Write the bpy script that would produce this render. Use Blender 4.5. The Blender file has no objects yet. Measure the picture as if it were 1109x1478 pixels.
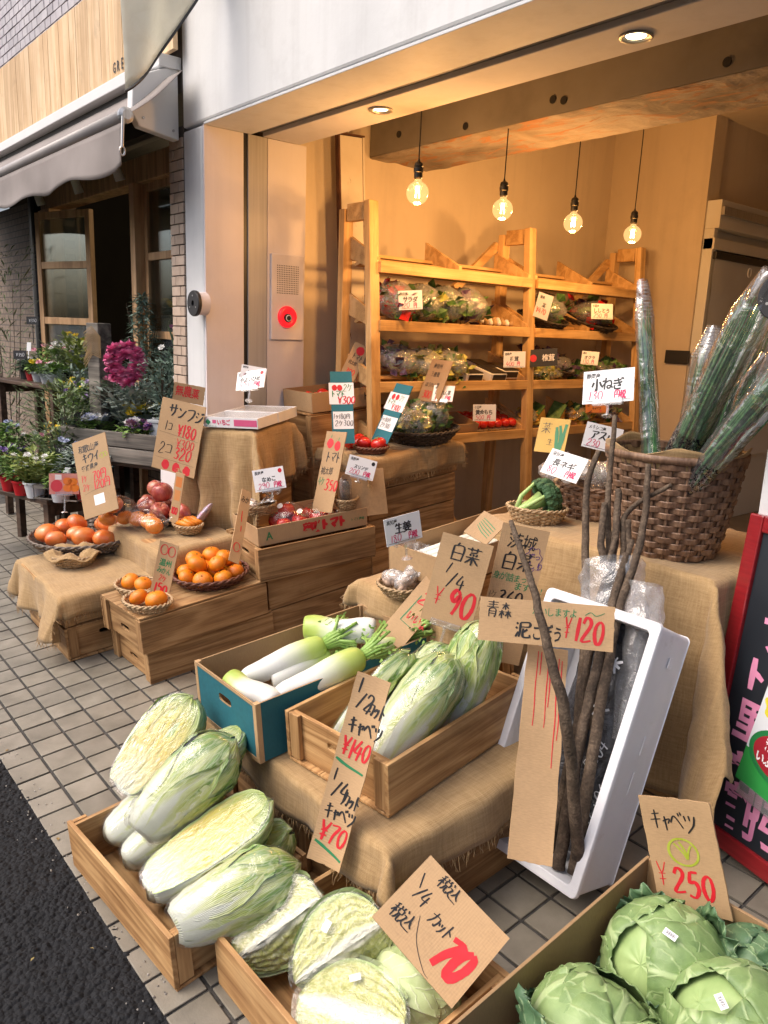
import bpy, bmesh, math, random
from mathutils import Matrix, Vector, Euler, noise
random.seed(7)
R = math.radians
S = bpy.context.scene
COL = S.collection

# ---------------------------------------------------------------- camera
cam_d = bpy.data.cameras.new('camera'); cam = bpy.data.objects.new('camera', cam_d); COL.objects.link(cam)
cam_d.sensor_fit = 'VERTICAL'; cam_d.sensor_height = 36; cam_d.lens = 36 * 1130 / 1478
cam_d.clip_start = .02; cam_d.clip_end = 500
yaw, pitch, roll = R(49.8), R(12.8), R(-2.2)
fw = Vector((-math.sin(yaw)*math.cos(pitch), math.cos(yaw)*math.cos(pitch), -math.sin(pitch)))
rt = Vector((math.cos(yaw), math.sin(yaw), 0)); dn = fw.cross(rt)
r2 = rt*math.cos(roll) + dn*math.sin(roll); d2 = dn*math.cos(roll) - rt*math.sin(roll)
cam.matrix_world = Matrix(((r2.x, -d2.x, -fw.x, 0), (r2.y, -d2.y, -fw.y, 0), (r2.z, -d2.z, -fw.z, 1.5), (0, 0, 0, 1)))
S.camera = cam
S.render.resolution_x, S.render.resolution_y = 768, 1024

# ---------------------------------------------------------------- light: bright overcast sky, weak soft sun
SUN_EL, SUN_AZ = 52, 205          # azimuth clockwise from +Y (the shop faces -Y)
W_ = bpy.data.worlds.new('World'); S.world = W_; W_.use_nodes = True
wn = W_.node_tree
sky = wn.nodes.new('ShaderNodeTexSky'); sky.sky_type = 'NISHITA'; sky.sun_disc = False
sky.sun_elevation = R(SUN_EL); sky.sun_rotation = R(SUN_AZ)
sky.air_density = .8; sky.dust_density = 7.; sky.ozone_density = .6
wn.nodes['Background'].inputs[1].default_value = .15
wn.links.new(sky.outputs[0], wn.nodes['Background'].inputs[0])
sun_d = bpy.data.lights.new('sun', 'SUN'); sun = bpy.data.objects.new('sun', sun_d); COL.objects.link(sun)
sun_d.energy = .55; sun_d.angle = R(50); sun_d.color = (1, .97, .93)
sdir = Vector((math.sin(R(SUN_AZ))*math.cos(R(SUN_EL)), math.cos(R(SUN_AZ))*math.cos(R(SUN_EL)), math.sin(R(SUN_EL))))
sun.rotation_euler = (-sdir).to_track_quat('-Z', 'Y').to_euler()
S.view_settings.view_transform = 'Standard'; S.view_settings.look = 'None'
S.view_settings.exposure = .68; S.view_settings.gamma = 1
S.cycles.use_denoising = True
S.cycles.max_bounces = 8; S.cycles.transparent_max_bounces = 24; S.cycles.caustics_reflective = False; S.cycles.caustics_refractive = False
S.cycles.sample_clamp_indirect = 6

# ---------------------------------------------------------------- pavement frame: the paving climbs 5 degrees from the road to the shop
YC, SL = .608, R(5)
EV = Vector((0, math.cos(SL), math.sin(SL))); EN = Vector((0, -math.sin(SL), math.cos(SL)))
def P(u, v, w=0.): return Vector((u, YC, 0)) + EV*v + EN*w
def PM(u, v, w=0., rz=0., rx=0., ry=0.):
    """placement on the tilted paving: position u,v,w, then turns in degrees"""
    B = Matrix((( 1, 0, 0), (0, EV.y, EN.y), (0, EV.z, EN.z))).to_4x4()
    return Matrix.Translation(P(u, v, w)) @ B @ Euler((R(rx), R(ry), R(rz)), 'XYZ').to_matrix().to_4x4()
def WM(x, y, z, rz=0., rx=0., ry=0.):
    return Matrix.Translation((x, y, z)) @ Euler((R(rx), R(ry), R(rz)), 'XYZ').to_matrix().to_4x4()

# ---------------------------------------------------------------- geometry builder
class G:
    def __init__(s): s.v = []; s.f = []; s.mi = []; s.uv = []; s.m = 0; s.hasuv = False
    def add(s, vs, fs, uvs=None):
        b = len(s.v); s.v += [tuple(p) for p in vs]
        for f in fs: s.f.append(tuple(i+b for i in f)); s.mi.append(s.m)
        if uvs is not None: s.hasuv = True; s.uv += list(uvs)
        else: s.uv += [(0, 0)]*len(vs)
        return s
    def box(s, x0, x1, y0, y1, z0, z1, M=None):
        vs = [Vector(p) for p in ((x0,y0,z0),(x1,y0,z0),(x1,y1,z0),(x0,y1,z0),(x0,y0,z1),(x1,y0,z1),(x1,y1,z1),(x0,y1,z1))]
        if M: vs = [M @ p for p in vs]
        return s.add(vs, [(0,3,2,1),(4,5,6,7),(0,1,5,4),(1,2,6,5),(2,3,7,6),(3,0,4,7)])
    def bar(s, a, b, w, h, up=(0,0,1)):
        """a squared bar from a to b"""
        a, b = Vector(a), Vector(b); d = (b-a).normalized(); up = Vector(up)
        x = d.cross(up); x = x.normalized() if x.length > 1e-5 else d.orthogonal().normalized(); z = x.cross(d)
        c = [(-w/2,-h/2),(w/2,-h/2),(w/2,h/2),(-w/2,h/2)]
        vs = [a + x*p + z*q for p, q in c] + [b + x*p + z*q for p, q in c]
        return s.add(vs, [(0,3,2,1),(4,5,6,7),(0,1,5,4),(1,2,6,5),(2,3,7,6),(3,0,4,7)][::1])
    def tube(s, pts, r, n=8, cap=True, flat=1.):
        pts = [Vector(p) for p in pts]; k = len(pts)
        rs = r if isinstance(r, (list, tuple)) else [r]*k
        vs = []; uv = []; ref = None
        for i, p in enumerate(pts):
            t = (pts[min(i+1,k-1)] - pts[max(i-1,0)])
            t = t.normalized() if t.length > 1e-9 else Vector((0,0,1))
            if ref is None: ref = t.orthogonal().normalized()
            x = ref - t*ref.dot(t); x = x.normalized() if x.length > 1e-6 else t.orthogonal().normalized(); ref = x
            y = t.cross(x)
            for j in range(n):
                a = 2*math.pi*j/n; vs.append(p + x*(math.cos(a)*rs[i]) + y*(math.sin(a)*rs[i]*flat)); uv.append((j/n, i/max(1,k-1)))
        fs = [(i*n+j, i*n+(j+1)%n, (i+1)*n+(j+1)%n, (i+1)*n+j) for i in range(k-1) for j in range(n)]
        if cap: fs += [tuple(range(n))[::-1], tuple((k-1)*n+j for j in range(n))]
        return s.add(vs, fs, uv)
    def lathe(s, prof, n=24, cap=True, M=None, wob=None):
        vs = []; k = len(prof)
        for i, (r, z) in enumerate(prof):
            for j in range(n):
                a = 2*math.pi*j/n; q = r if wob is None else r*wob(a, i/(k-1))
                p = Vector((q*math.cos(a), q*math.sin(a), z)); vs.append(M @ p if M else p)
        fs = [(i*n+j, i*n+(j+1)%n, (i+1)*n+(j+1)%n, (i+1)*n+j) for i in range(k-1) for j in range(n)]
        if cap: fs += [tuple(range(n))[::-1], tuple((k-1)*n+j for j in range(n))]
        return s.add(vs, fs, [(j/n, i/(k-1)) for i in range(k) for j in range(n)])
    def grid(s, fn, nu, nv, closed=False):
        vs = []; uv = []
        cu = nu if closed else nu+1
        for j in range(nv+1):
            for i in range(cu):
                u, v = i/nu, j/nv; vs.append(fn(u, v)); uv.append((u, v))
        fs = [(j*cu+i, j*cu+(i+1)%cu, (j+1)*cu+(i+1)%cu, (j+1)*cu+i) for j in range(nv) for i in range(nu)]
        return s.add(vs, fs, uv)
    def prism(s, poly, z0, z1, M=None):
        n = len(poly); vs = [Vector((x, y, z0)) for x, y in poly] + [Vector((x, y, z1)) for x, y in poly]
        if M: vs = [M @ p for p in vs]
        return s.add(vs, [tuple(range(n))[::-1], tuple(range(n, 2*n))] + [(i, (i+1) % n, n+(i+1) % n, n+i) for i in range(n)])
    def mesh(s, name, mats, smooth=False):
        me = bpy.data.meshes.new(name); me.from_pydata(s.v, [], s.f)
        for m in (mats if isinstance(mats, (list, tuple)) else [mats]): me.materials.append(m)
        if any(s.mi): me.polygons.foreach_set('material_index', s.mi)
        if smooth: me.polygons.foreach_set('use_smooth', [True]*len(me.polygons))
        if s.hasuv:
            l = me.uv_layers.new(name='UVMap'); idx = [0]*len(me.loops); me.loops.foreach_get('vertex_index', idx)
            flat = []
            for i in idx: flat += s.uv[i]
            l.data.foreach_set('uv', flat)
        me.update(); return me
    def obj(s, name, mats, parent=None, M=None, smooth=False, bevel=0, solid=0):
        return put(name, s.mesh(name, mats, smooth), parent, M, bevel, solid)

def put(name, me, parent=None, M=None, bevel=0, solid=0):
    o = bpy.data.objects.new(name, me); COL.objects.link(o)
    if parent: o.parent = parent
    if M is not None: o.matrix_local = M if parent else M; o.matrix_basis = M
    if solid: m = o.modifiers.new('solid', 'SOLIDIFY'); m.thickness = solid; m.offset = 0
    if bevel: m = o.modifiers.new('bevel', 'BEVEL'); m.width = bevel; m.segments = 2; m.limit_method = 'ANGLE'; m.angle_limit = R(50)
    return o
def tag(o, label, cat, group=None):
    o['label'] = label; o['category'] = cat
    if group: o['group'] = group
    return o
def thing(name, label, cat, M, group=None):
    o = bpy.data.objects.new(name, None); COL.objects.link(o); o.matrix_basis = M; o.empty_display_size = .1
    return tag(o, label, cat, group)
def struct(o): o['kind'] = 'structure'; return o
def stuff(o): o['kind'] = 'stuff'; return o
KIDS = {}
def copy_tree(o, M=None, label=None, parent=None):
    c = o.copy(); COL.objects.link(c); c.parent = parent
    if M is not None: c.matrix_basis = M
    if label: c['label'] = label
    for ch in [x for x in list(COL.objects) if x.parent == o]: copy_tree(ch, parent=c)
    return c
def nz(x, y=0., z=0., sc=1.): return noise.noise((x*sc, y*sc, z*sc))

# ---------------------------------------------------------------- materials
class NT:
    def __init__(s, name):
        s.m = bpy.data.materials.new(name); s.m.use_nodes = True; s.t = s.m.node_tree
        s.b = s.t.nodes['Principled BSDF']; s.out = s.t.nodes['Material Output']
    def n(s, typ, ins=None, **kw):
        d = s.t.nodes.new('ShaderNode'+typ)
        for k, v in kw.items(): setattr(d, k, v)
        for k, v in (ins or {}).items(): s.set(d.inputs[k], v)
        return d
    def set(s, sock, v):
        if isinstance(v, bpy.types.NodeSocket): s.t.links.new(v, sock)
        elif isinstance(v, bpy.types.Node): s.t.links.new(v.outputs[0], sock)
        else: sock.default_value = (*v, 1) if (isinstance(v, (tuple, list)) and len(v) == 3 and sock.type == 'RGBA') else v
    def math(s, op, a, b=0., c=None):
        d = s.n('Math', operation=op); s.set(d.inputs[0], a); s.set(d.inputs[1], b)
        if c is not None: s.set(d.inputs[2], c)
        return d.outputs[0]
    def ramp(s, fac, stops, interp='LINEAR'):
        d = s.n('ValToRGB', {0: fac}); d.color_ramp.interpolation = interp; e = d.color_ramp.elements
        while len(e) < len(stops): e.new(.5)
        for q, (p, c) in zip(e, stops): q.position = p; q.color = (*c, 1) if len(c) == 3 else c
        return d.outputs[0]
    def mix(s, f, a, b, mode='MIX'):
        d = s.n('Mix', data_type='RGBA', blend_type=mode)
        s.set(d.inputs[0], f); s.set(d.inputs[6], a); s.set(d.inputs[7], b); return d.outputs[2]
    def coord(s, kind='Object', scale=(1, 1, 1), rand=True):
        c = s.n('TexCoord'); mp = s.n('Mapping', {0: c.outputs[kind]}); mp.inputs['Scale'].default_value = scale
        if rand:
            o = s.n('ObjectInfo'); v = s.n('VectorMath', {0: o.outputs['Random']}, operation='SCALE'); v.inputs[3].default_value = 17.
            s.t.links.new(v.outputs[0], mp.inputs['Location'])
        return mp.outputs[0]
    def noise(s, vec, scale, detail=4., rough=.55, dist=0.):
        return s.n('TexNoise', {'Vector': vec, 'Scale': scale, 'Detail': detail, 'Roughness': rough, 'Distortion': dist}).outputs[0]
    def bump(s, h, strength=.3, dist=.01, normal=None):
        d = s.n('Bump', {'Height': h, 'Strength': strength, 'Distance': dist})
        if normal is not None: s.set(d.inputs['Normal'], normal)
        return d.outputs[0]
    def done(s, col=None, rough=None, normal=None, **kw):
        if col is not None: s.set(s.b.inputs['Base Color'], col)
        if rough is not None: s.set(s.b.inputs['Roughness'], rough)
        if normal is not None: s.set(s.b.inputs['Normal'], normal)
        for k, v in kw.items(): s.set(s.b.inputs[k.replace('_', ' ')], v)
        return s.m
def pbr(name, cols, scale=6., rough=.6, bump=0., bscale=None, stretch=(1, 1, 1), detail=5., var=.0, lo=.3, hi=.7, bdist=.01, streak=0., **kw):
    t = NT(name); v = t.coord('Object', stretch)
    f = t.noise(v, scale, detail)
    c = t.ramp(f, [(lo+(hi-lo)*i/max(1, len(cols)-1), q) for i, q in enumerate(cols)]) if len(cols) > 1 else None
    if c is None: c = t.n('RGB').outputs[0]; c.default_value = (*cols[0], 1)
    if var:
        o = t.n('ObjectInfo'); k = t.math('MULTIPLY_ADD', o.outputs['Random'], 2*var, 1-var)
        h = t.n('HueSaturation', {'Color': c, 'Value': k}); c = h.outputs[0]
    if streak:
        s1 = t.ramp(t.noise(t.coord('Object', (7, 7, .5)), 1.6, 5., .6), [(.5, (0, 0, 0)), (.8, (1, 1, 1))]); s2 = t.ramp(t.noise(t.coord('Object', (1, 1, 1)), 5., 6., .7), [(.55, (0, 0, 0)), (.75, (1, 1, 1))])
        c = t.mix(t.math('MULTIPLY', t.math('ADD', s1, t.math('MULTIPLY', s2, .7)), streak), c, (.12, .1, .085))
    n = t.bump(t.noise(v, bscale or scale*6, 6.), bump, bdist) if bump else None
    return t.done(c, rough, n, **kw)

def wood(name, dark, mid, light, axis=0, ring=9., rough=.62, var=.12, knots=True):
    """sawn board with grain running along one object axis"""
    t = NT(name); sc = [7., 7., 7.]; sc[axis] = .55
    v = t.coord('Object', tuple(sc))
    w = t.noise(v, 1.1, 3., .5, .4)
    rings = t.math('SINE', t.math('MULTIPLY', w, ring*6.))
    fine = t.coord('Object', tuple(60. if i != axis else 1.5 for i in range(3)))
    fn_ = t.noise(fine, 3., 4., .7)
    f = t.math('ADD', t.math('MULTIPLY', rings, .16), t.math('MULTIPLY_ADD', fn_, .75, .12))
    big = t.noise(t.coord('Object', (3, 3, 3)), 1.5, 3.)
    f2 = t.math('MULTIPLY_ADD', big, .5, t.math('SUBTRACT', f, .25))
    c = t.ramp(f2, [(.2, dark), (.5, mid), (.8, light)])
    st = t.ramp(t.noise(t.coord('Object', (1, 1, 1)), 4.5, 6., .65, .6), [(.56, (0, 0, 0)), (.78, (1, 1, 1))]); c = t.mix(t.math('MULTIPLY', st, .45), c, tuple(x*.55 for x in dark))
    o = t.n('ObjectInfo'); k = t.math('MULTIPLY_ADD', o.outputs['Random'], 2*var, 1-var)
    h = t.n('HueSaturation', {'Color': c, 'Value': k})
    return t.done(h.outputs[0], rough, t.bump(f, .25, .002))

M = {}
M['crate'] = wood('crate_wood', (.25, .12, .042), (.45, .252, .102), (.62, .39, .178))
M['crate_y'] = wood('crate_wood_across', (.25, .12, .042), (.45, .252, .102), (.62, .39, .178), axis=1)
M['crate_z'] = wood('crate_wood_upright', (.25, .12, .042), (.45, .252, .102), (.62, .39, .178), axis=2)
for ax_, sf_ in ((0, ''), (1, '_y'), (2, '_z')): M['old'+sf_] = wood('old_crate_wood'+sf_, (.18, .09, .034), (.34, .192, .08), (.48, .3, .142), axis=ax_)
M['shelf'] = wood('shelf_pine', (.4, .22, .08), (.6, .37, .15), (.72, .48, .23), axis=1, ring=5)
M['shelf_z'] = wood('shelf_pine_upright', (.4, .22, .08), (.6, .37, .15), (.72, .48, .23), axis=2, ring=5)
M['sign_plank'] = wood('pale_plank', (.5, .32, .16), (.66, .46, .26), (.76, .57, .36), axis=2, ring=4, var=.1)
M['frame_wood'] = wood('door_frame_wood', (.3, .165, .075), (.47, .28, .14), (.58, .37, .2), axis=2, ring=5)
M['grey_wood'] = wood('weathered_wood', (.06, .055, .05), (.16, .145, .125), (.3, .27, .235), axis=0, ring=6, rough=.85)
M['dark_wood'] = wood('dark_stained_wood', (.03, .016, .01), (.07, .04, .025), (.12, .075, .05), axis=0, ring=6, rough=.5)

def cardboard(name, c=(.44, .285, .15), axis='X', ribs=True):
    t = NT(name); v = t.coord('Object', (1, 1, 1))
    a = t.noise(v, 5., 4.); b = t.noise(t.coord('Object', (40, 200, 40)), 2., 3.)
    f = t.math('MULTIPLY_ADD', b, .4, t.math('MULTIPLY', a, .6))
    d = tuple(x*.78 for x in c); l = tuple(min(1, x*1.14) for x in c)
    col = t.ramp(f, [(.3, d), (.5, c), (.72, l)])
    w = t.n('TexWave', {'Vector': v, 'Scale': 52., 'Distortion': .4}, bands_direction=axis, wave_type='BANDS')
    nrm = t.bump(w.outputs[1], .1 if ribs else .02, .002, t.bump(a, .15, .01))
    o = t.n('ObjectInfo'); h = t.n('HueSaturation', {'Color': col, 'Value': t.math('MULTIPLY_ADD', o.outputs['Random'], .2, .9)})
    return t.done(h.outputs[0], .75, nrm)
M['card'] = cardboard('cardboard'); M['card_y'] = cardboard('cardboard_ribs_across', axis='Y')
M['card_dark'] = cardboard('cardboard_raw_brown', (.33, .205, .1))
M['teal'] = cardboard('teal_printed_cardboard', (.012, .13, .17), ribs=False)
M['white_card'] = pbr('white_card', [(.72, .73, .75), (.8, .8, .81)], 8, .45)
M['paper'] = pbr('paper_white', [(.78, .79, .82), (.84, .84, .86)], 12, .35)

def burlap():
    t = NT('burlap'); c = t.n('TexCoord'); uv = c.outputs['UV']
    mp = t.n('Mapping', {0: uv}); mp.inputs['Scale'].default_value = (1, 1, 1)
    w1 = t.n('TexWave', {'Vector': mp.outputs[0], 'Scale': 88., 'Distortion': 3., 'Detail': 2., 'Detail Scale': 2.}, bands_direction='X')
    w2 = t.n('TexWave', {'Vector': mp.outputs[0], 'Scale': 88., 'Distortion': 3., 'Detail': 2., 'Detail Scale': 2.}, bands_direction='Y')
    wv = t.math('MULTIPLY', t.math('ADD', w1.outputs[1], w2.outputs[1]), .5)
    slub = t.noise(t.n('Mapping', {0: uv, 'Scale': (14, 150, 1)}).outputs[0], 1., 3.)
    slub2 = t.noise(t.n('Mapping', {0: uv, 'Scale': (150, 14, 1)}).outputs[0], 1., 3.)
    big = t.noise(t.coord('Object', (1, 1, 1)), 3., 4.)
    f = t.math('ADD', t.math('MULTIPLY', wv, .2), t.math('ADD', t.math('MULTIPLY', slub, .32), t.math('MULTIPLY_ADD', slub2, .32, t.math('MULTIPLY', big, .2))))
    col = t.ramp(f, [(.3, (.2, .118, .047)), (.5, (.35, .225, .1)), (.72, (.5, .345, .175))])
    return t.done(col, .92, t.bump(f, .5, .004), **{'Sheen_Weight': .15})
M['burlap'] = burlap()
def film(name='clear_film', tint=(1, 1, 1), gloss=.16, strength=.6, scale=38., rough=.12, white=.06, fres=.5):
    """thin clear plastic: lets light straight through and adds crinkled highlights"""
    t = NT(name); v = t.coord('Object', (1, 1, 1))
    h = t.noise(v, scale, 4., .6, 1.2)
    nr = t.bump(h, strength, .012)
    g = t.n('BsdfGlossy', {'Roughness': rough, 'Normal': nr}); tr = t.n('BsdfTransparent', {'Color': tint})
    fr = t.n('LayerWeight', {'Blend': .35, 'Normal': nr})
    fac = t.math('MULTIPLY_ADD', fr.outputs[1], fres, gloss*.35)
    mx = t.n('MixShader', {0: fac, 1: tr, 2: g})
    df = t.n('BsdfDiffuse', {'Color': (.85, .87, .9), 'Normal': nr})
    m2 = t.n('MixShader', {0: white, 1: mx, 2: df})
    t.t.links.new(m2.outputs[0], t.out.inputs[0]); return t.m
M['film'] = film(white=.012, gloss=.12, strength=.6, scale=16., rough=.1, fres=.26); M['bag'] = film('crinkled_bag', gloss=.35, strength=.9, scale=26., white=.16)
M['ink'] = pbr('black_marker', [(.012, .012, .014)], 5, .5)
M['red_ink'] = pbr('red_marker', [(.55, .012, .02), (.62, .02, .035)], 30, .5)
M['pink_ink'] = pbr('pink_marker', [(.62, .02, .12)], 5, .5)
M['green_ink'] = pbr('green_marker', [(.02, .2, .08)], 5, .5)
M['olive_ink'] = pbr('olive_crayon', [(.3, .36, .02), (.4, .46, .06)], 40, .6)
M['purple_ink'] = pbr('purple_marker', [(.08, .03, .16)], 5, .5)
M['clear'] = film('clear_acrylic', gloss=.5, strength=.02, scale=4., rough=.04, white=.1)
def glassm():
    t = NT('window_glass'); g = t.n('BsdfGlossy', {'Roughness': .03, 'Color': (.9, .93, .95)}); tr = t.n('BsdfTransparent', {'Color': (.75, .8, .8)})
    fr = t.n('Fresnel', {'IOR': 1.5}); mx = t.n('MixShader', {0: t.math('MULTIPLY_ADD', fr.outputs[0], .7, .015), 1: tr, 2: g})
    t.t.links.new(mx.outputs[0], t.out.inputs[0]); return t.m
M['glass'] = glassm()
M['black_metal'] = pbr('black_metal', [(.012, .012, .013)], 5, .4)
M['black_plastic'] = pbr('black_plastic', [(.014, .014, .016), (.022, .022, .024)], 8, .55)
M['steel'] = pbr('brushed_aluminium', [(.36, .36, .36), (.5, .5, .5)], 4, .35, stretch=(20, 20, .5), Metallic=.85)
M['white_paint'] = pbr('white_paint', [(.66, .67, .68), (.72, .73, .74)], 3, .5)
# ================================================================ SETTING
def asphalt():
    t = NT('asphalt'); v = t.coord('Object', (1, 1, 1), rand=False)
    vo = t.n('TexVoronoi', {'Vector': v, 'Scale': 70.}); vo2 = t.n('TexVoronoi', {'Vector': v, 'Scale': 60.})
    h = t.math('SUBTRACT', 1., t.math('MINIMUM', vo.outputs[0], vo2.outputs[0]))
    f = t.noise(v, 260., 3.)
    col = t.ramp(t.math('MULTIPLY_ADD', f, .5, t.math('MULTIPLY', vo.outputs[1], .3)), [(.2, (.007, .0075, .009)), (.6, (.018, .019, .022)), (.85, (.06, .061, .066))])
    return t.done(col, .85, t.bump(h, .9, .012), Specular_IOR_Level=.25)
M['asphalt'] = asphalt()
g = G(); g.add([(-300, -300, -.03), (300, -300, -.03), (300, 300, -.03), (-300, 300, -.03)], [(0, 1, 2, 3)])
M['ground'] = pbr('ground_asphalt', [(.03, .032, .036), (.05, .052, .056)], .6, .85)
struct(g.obj('ground', M['ground']))
# road surface near the shop: coarse rolled stones as real relief, ragged edge against the paving
g = G()
def road_pt(u, v):
    x = -3.4 + 2.6*u; y = -.1 + v*.725
    e = .612 + .008*nz(x*9, 3) + .006*nz(x*40, 8)
    y = min(y, e) if v < 1 else e
    d = noise.voronoi((x*62, y*62, 0))[0]
    z = -.006 + .0095*(1 - min(1, d[0]*1.25)) + .002*nz(x*14, y*14)
    return (x, y, z if v < .985 else z-.006)
g.grid(road_pt, 470, 130)
g.obj('road', M['asphalt'], smooth=True)['kind'] = 'structure'
g = G(); g.add([(-40, -8, -.008), (40, -8, -.008), (40, -.1, -.008), (-40, -.1, -.008), (-40, .6, -.008), (-3.4, .6, -.008), (-3.4, -.1, -.008), (-.8, -.1, -.008), (-.8, .6, -.008), (40, .6, -.008)],
    [(0, 1, 2, 7, 6, 3), (3, 6, 5, 4), (7, 2, 9, 8)])
struct(g.obj('road', M['asphalt']))

# paving: grey mortar bed with single tiles
pv = G(); pv.box(-30, 12, -.012, 1.85, -.2, -.004)
paving = struct(pv.obj('pavement', pbr('mortar_joint', [(.035, .034, .032), (.075, .07, .064)], 30, .9, bump=.3), M=PM(0, 0)))
M['tile'] = pbr('paving_tile', [(.16, .144, .114), (.208, .188, .151), (.25, .227, .187)], 9, .5, bump=.12, bscale=180, var=.13, streak=.2)
g = G(); g.box(-.0525, .0525, -.0528, .0528, -.006, 0); tile_me = g.mesh('tile', M['tile'])
tiles = []
for i in range(-14, 48):
    for j in range(0, 16):
        u = -1.051 - .1138*(i+.5); v = -.018 + .1153*(j+.5)
        tiles.append(((u+.9)**2 + (v+.6)**2*1.6, u, v))
def covered(u, v):
    return (-2.03 < u < -1.2 and v > .42) or (-3.25 < u < -2.9 and v > .62) or (-4 < u < -3.3 and v > .44) or (-1.95 < u < -1.45 and .08 < v < .38) or (-1.33 < u < -.93 and .2 < v < .5) or (-.75 < u and .3 < v) or v > 1.25 or u > -.7
tiles.sort(); k = 0; rest = G()
for d, u, v in tiles:
    dz = random.uniform(-.0009, .0009)
    if k < 290 and not covered(u, v):
        put('tile', tile_me, paving, Matrix.Translation((u, v, .002+dz)) @ Euler((random.uniform(-.006, .006), random.uniform(-.006, .006), random.uniform(-.008, .008))).to_matrix().to_4x4(), bevel=.0022); k += 1
    else: rest.box(u-.0525, u+.0525, v-.0528, v+.0528, -.006, .002+dz)
stuff(rest.obj('tile_field', M['tile'], paving))

# white shop front
M['plaster'] = pbr('white_render', [(.57, .585, .6), (.66, .675, .69), (.7, .71, .72)], 1.6, .6, bump=.06, bscale=60, streak=.16)
M['plaster_pink_lit'] = pbr('pink_lit_render', [(.6, .565, .585), (.68, .64, .66), (.71, .67, .69)], 2.2, .6, bump=.05, bscale=60, streak=.1)  # white reveal: pink cast of the light put into the colour, cooled against the bulbs
M['cream'] = pbr('cream_wall', [(.6, .5, .37), (.68, .58, .44)], 1.4, .65, bump=.08, bscale=25, streak=.14)
shop = thing('shop_front', 'white rendered shop front with wide open doorway and pink-lit door reveal', 'building', WM(-3.7, 1.85, .1))
def sp(name, mat, x0, x1, y0, y1, z0, z1, bevel=.006):
    g = G(); g.box(x0+3.7, x1+3.7, y0-1.85, y1-1.85, z0-.1, z1-.1); return g.obj(name, mat, shop, bevel=bevel)
sp('pillar', M['plaster'], -3.81, -3.615, 1.85, 2.43, -.1, 2.42, .012)
sp('lintel', M['plaster'], -3.81, 3.2, 1.85, 2.1, 2.432, 4.6, .012)
sp('reveal', M['plaster_pink_lit'], -3.614, -3.6, 1.853, 2.064, -.1, 2.42, .002)
sp('reveal', M['plaster_pink_lit'], -3.614, -3.6, 2.2, 2.43, -.1, 2.42, .002)
sp('rail_slot', M['black_metal'], -3.614, -3.606, 2.066, 2.086, -.1, 2.42, 0)
sp('shutter_rail', pbr('dull_rail', [(.34, .33, .32), (.42, .41, .4)], 4, .45, stretch=(20, 20, .5)), -3.614, -3.598, 2.088, 2.197, -.1, 2.42, .002)
sp('soffit', M['plaster'], -3.6, 3.2, 1.853, 2.105, 2.42, 2.431, .002)
M['soffit'] = pbr('grey_soffit', [(.54, .52, .53), (.62, .6, .61)], 3, .7, streak=.12)
sp('soffit', M['soffit'], -3.6, 3.2, 2.17, 2.39, 2.42, 2.55, .004)
sp('shutter_slot', pbr('dull_grey_metal', [(.12, .12, .125), (.2, .2, .21)], 4, .5), -3.6, 3.2, 2.1, 2.172, 2.44, 2.5, 0)
sp('right_pillar', M['plaster'], 2.6, 3.2, 1.8501, 2.43, -.1, 2.42)
sp('upper_wall', M['plaster'], -3.81, 3.2, 2.1, 6.8, 3.05, 4.6)
# inside of the shop
sp('left_wall', M['cream'], -3.85, -3.7, 2.43, 5.35, -.1, 3.05, 0)
sp('back_wall', M['cream'], -3.7, -2.93, 5.2, 5.35, -.1, 3.05, 0)
sp('recess_wall', M['cream'], -3.1, -2.95, 5.35, 7.2, -.1, 3.05, 0)
sp('rear_wall', M['cream'], -3.1, 3.2, 7.2, 7.35, -.1, 3.05, 0)
sp('right_wall', M['cream'], 3.0, 3.2, 2.43, 7.2, -.1, 3.05, 0)
sp('ceiling', M['cream'], -3.85, 3.2, 2.39, 7.35, 2.99, 3.04, 0)
sp('shop_floor', pbr('shop_floor_concrete', [(.16, .14, .12), (.24, .21, .18)], 3, .6), -3.85, 3.2, 2.44, 7.3, .02, .155, 0)
def concrete():
    t = NT('rough_concrete'); v = t.coord('Object', (1, 1, 1))
    a = t.noise(v, 3.2, 6., .6, .6); b = t.noise(t.coord('Object', (1.5, 4, 4)), 2.4, 5., .65, 1.5)
    col = t.ramp(a, [(.3, (.13, .105, .08)), (.5, (.24, .2, .16)), (.7, (.34, .29, .24))])
    col = t.mix(t.ramp(b, [(.52, (0, 0, 0)), (.6, (1, 1, 1))]), col, (.3, .15, .07))
    return t.done(col, .85, t.bump(t.math('ADD', a, b), .5, .03))
M['concrete'] = concrete()
M['beam_face'] = pbr('smooth_concrete', [(.17, .15, .13), (.26, .235, .2), (.31, .28, .24)], 2.5, .8, bump=.15, bscale=30)
beam = sp('concrete_beam', M['beam_face'], -3.7, 3.0, 2.92, 3.375, 2.46, 2.99, .006)
g = G()
def und(u, v):
    x = .0 + 6.7*u; y = 1.07 + .455*v
    return (x, y, 2.36 - .1 - (.006 + .006*nz(x*5, y*5) + .006*nz(x*13, y*13, 4)) * (1 if .02 < v < .98 else .2) + .1 - .0)
g.grid(und, 300, 24); g.obj('broken_underside', M['concrete'], beam, smooth=False)
for x in (-3.45, -2.95, -2.42, -2.36, -1.63, -.9, -.2):                       # form tie holes in the beam
    g = G(); a = [(.017*math.cos(i*math.pi/8), .017*math.sin(i*math.pi/8)) for i in range(16)]
    g.prism(a, -.004, .002, Matrix.Translation((x+3.7, 2.917-1.85, 2.53-.1+.03*math.sin(x*9))) @ Euler((R(90), 0, 0)).to_matrix().to_4x4())
    g.obj('tie_hole', M['black_plastic'], beam)
sp('cable_trunk', M['white_paint'], -3.3, 3.0, 3.378, 3.4, 2.47, 2.49, .003)

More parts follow.
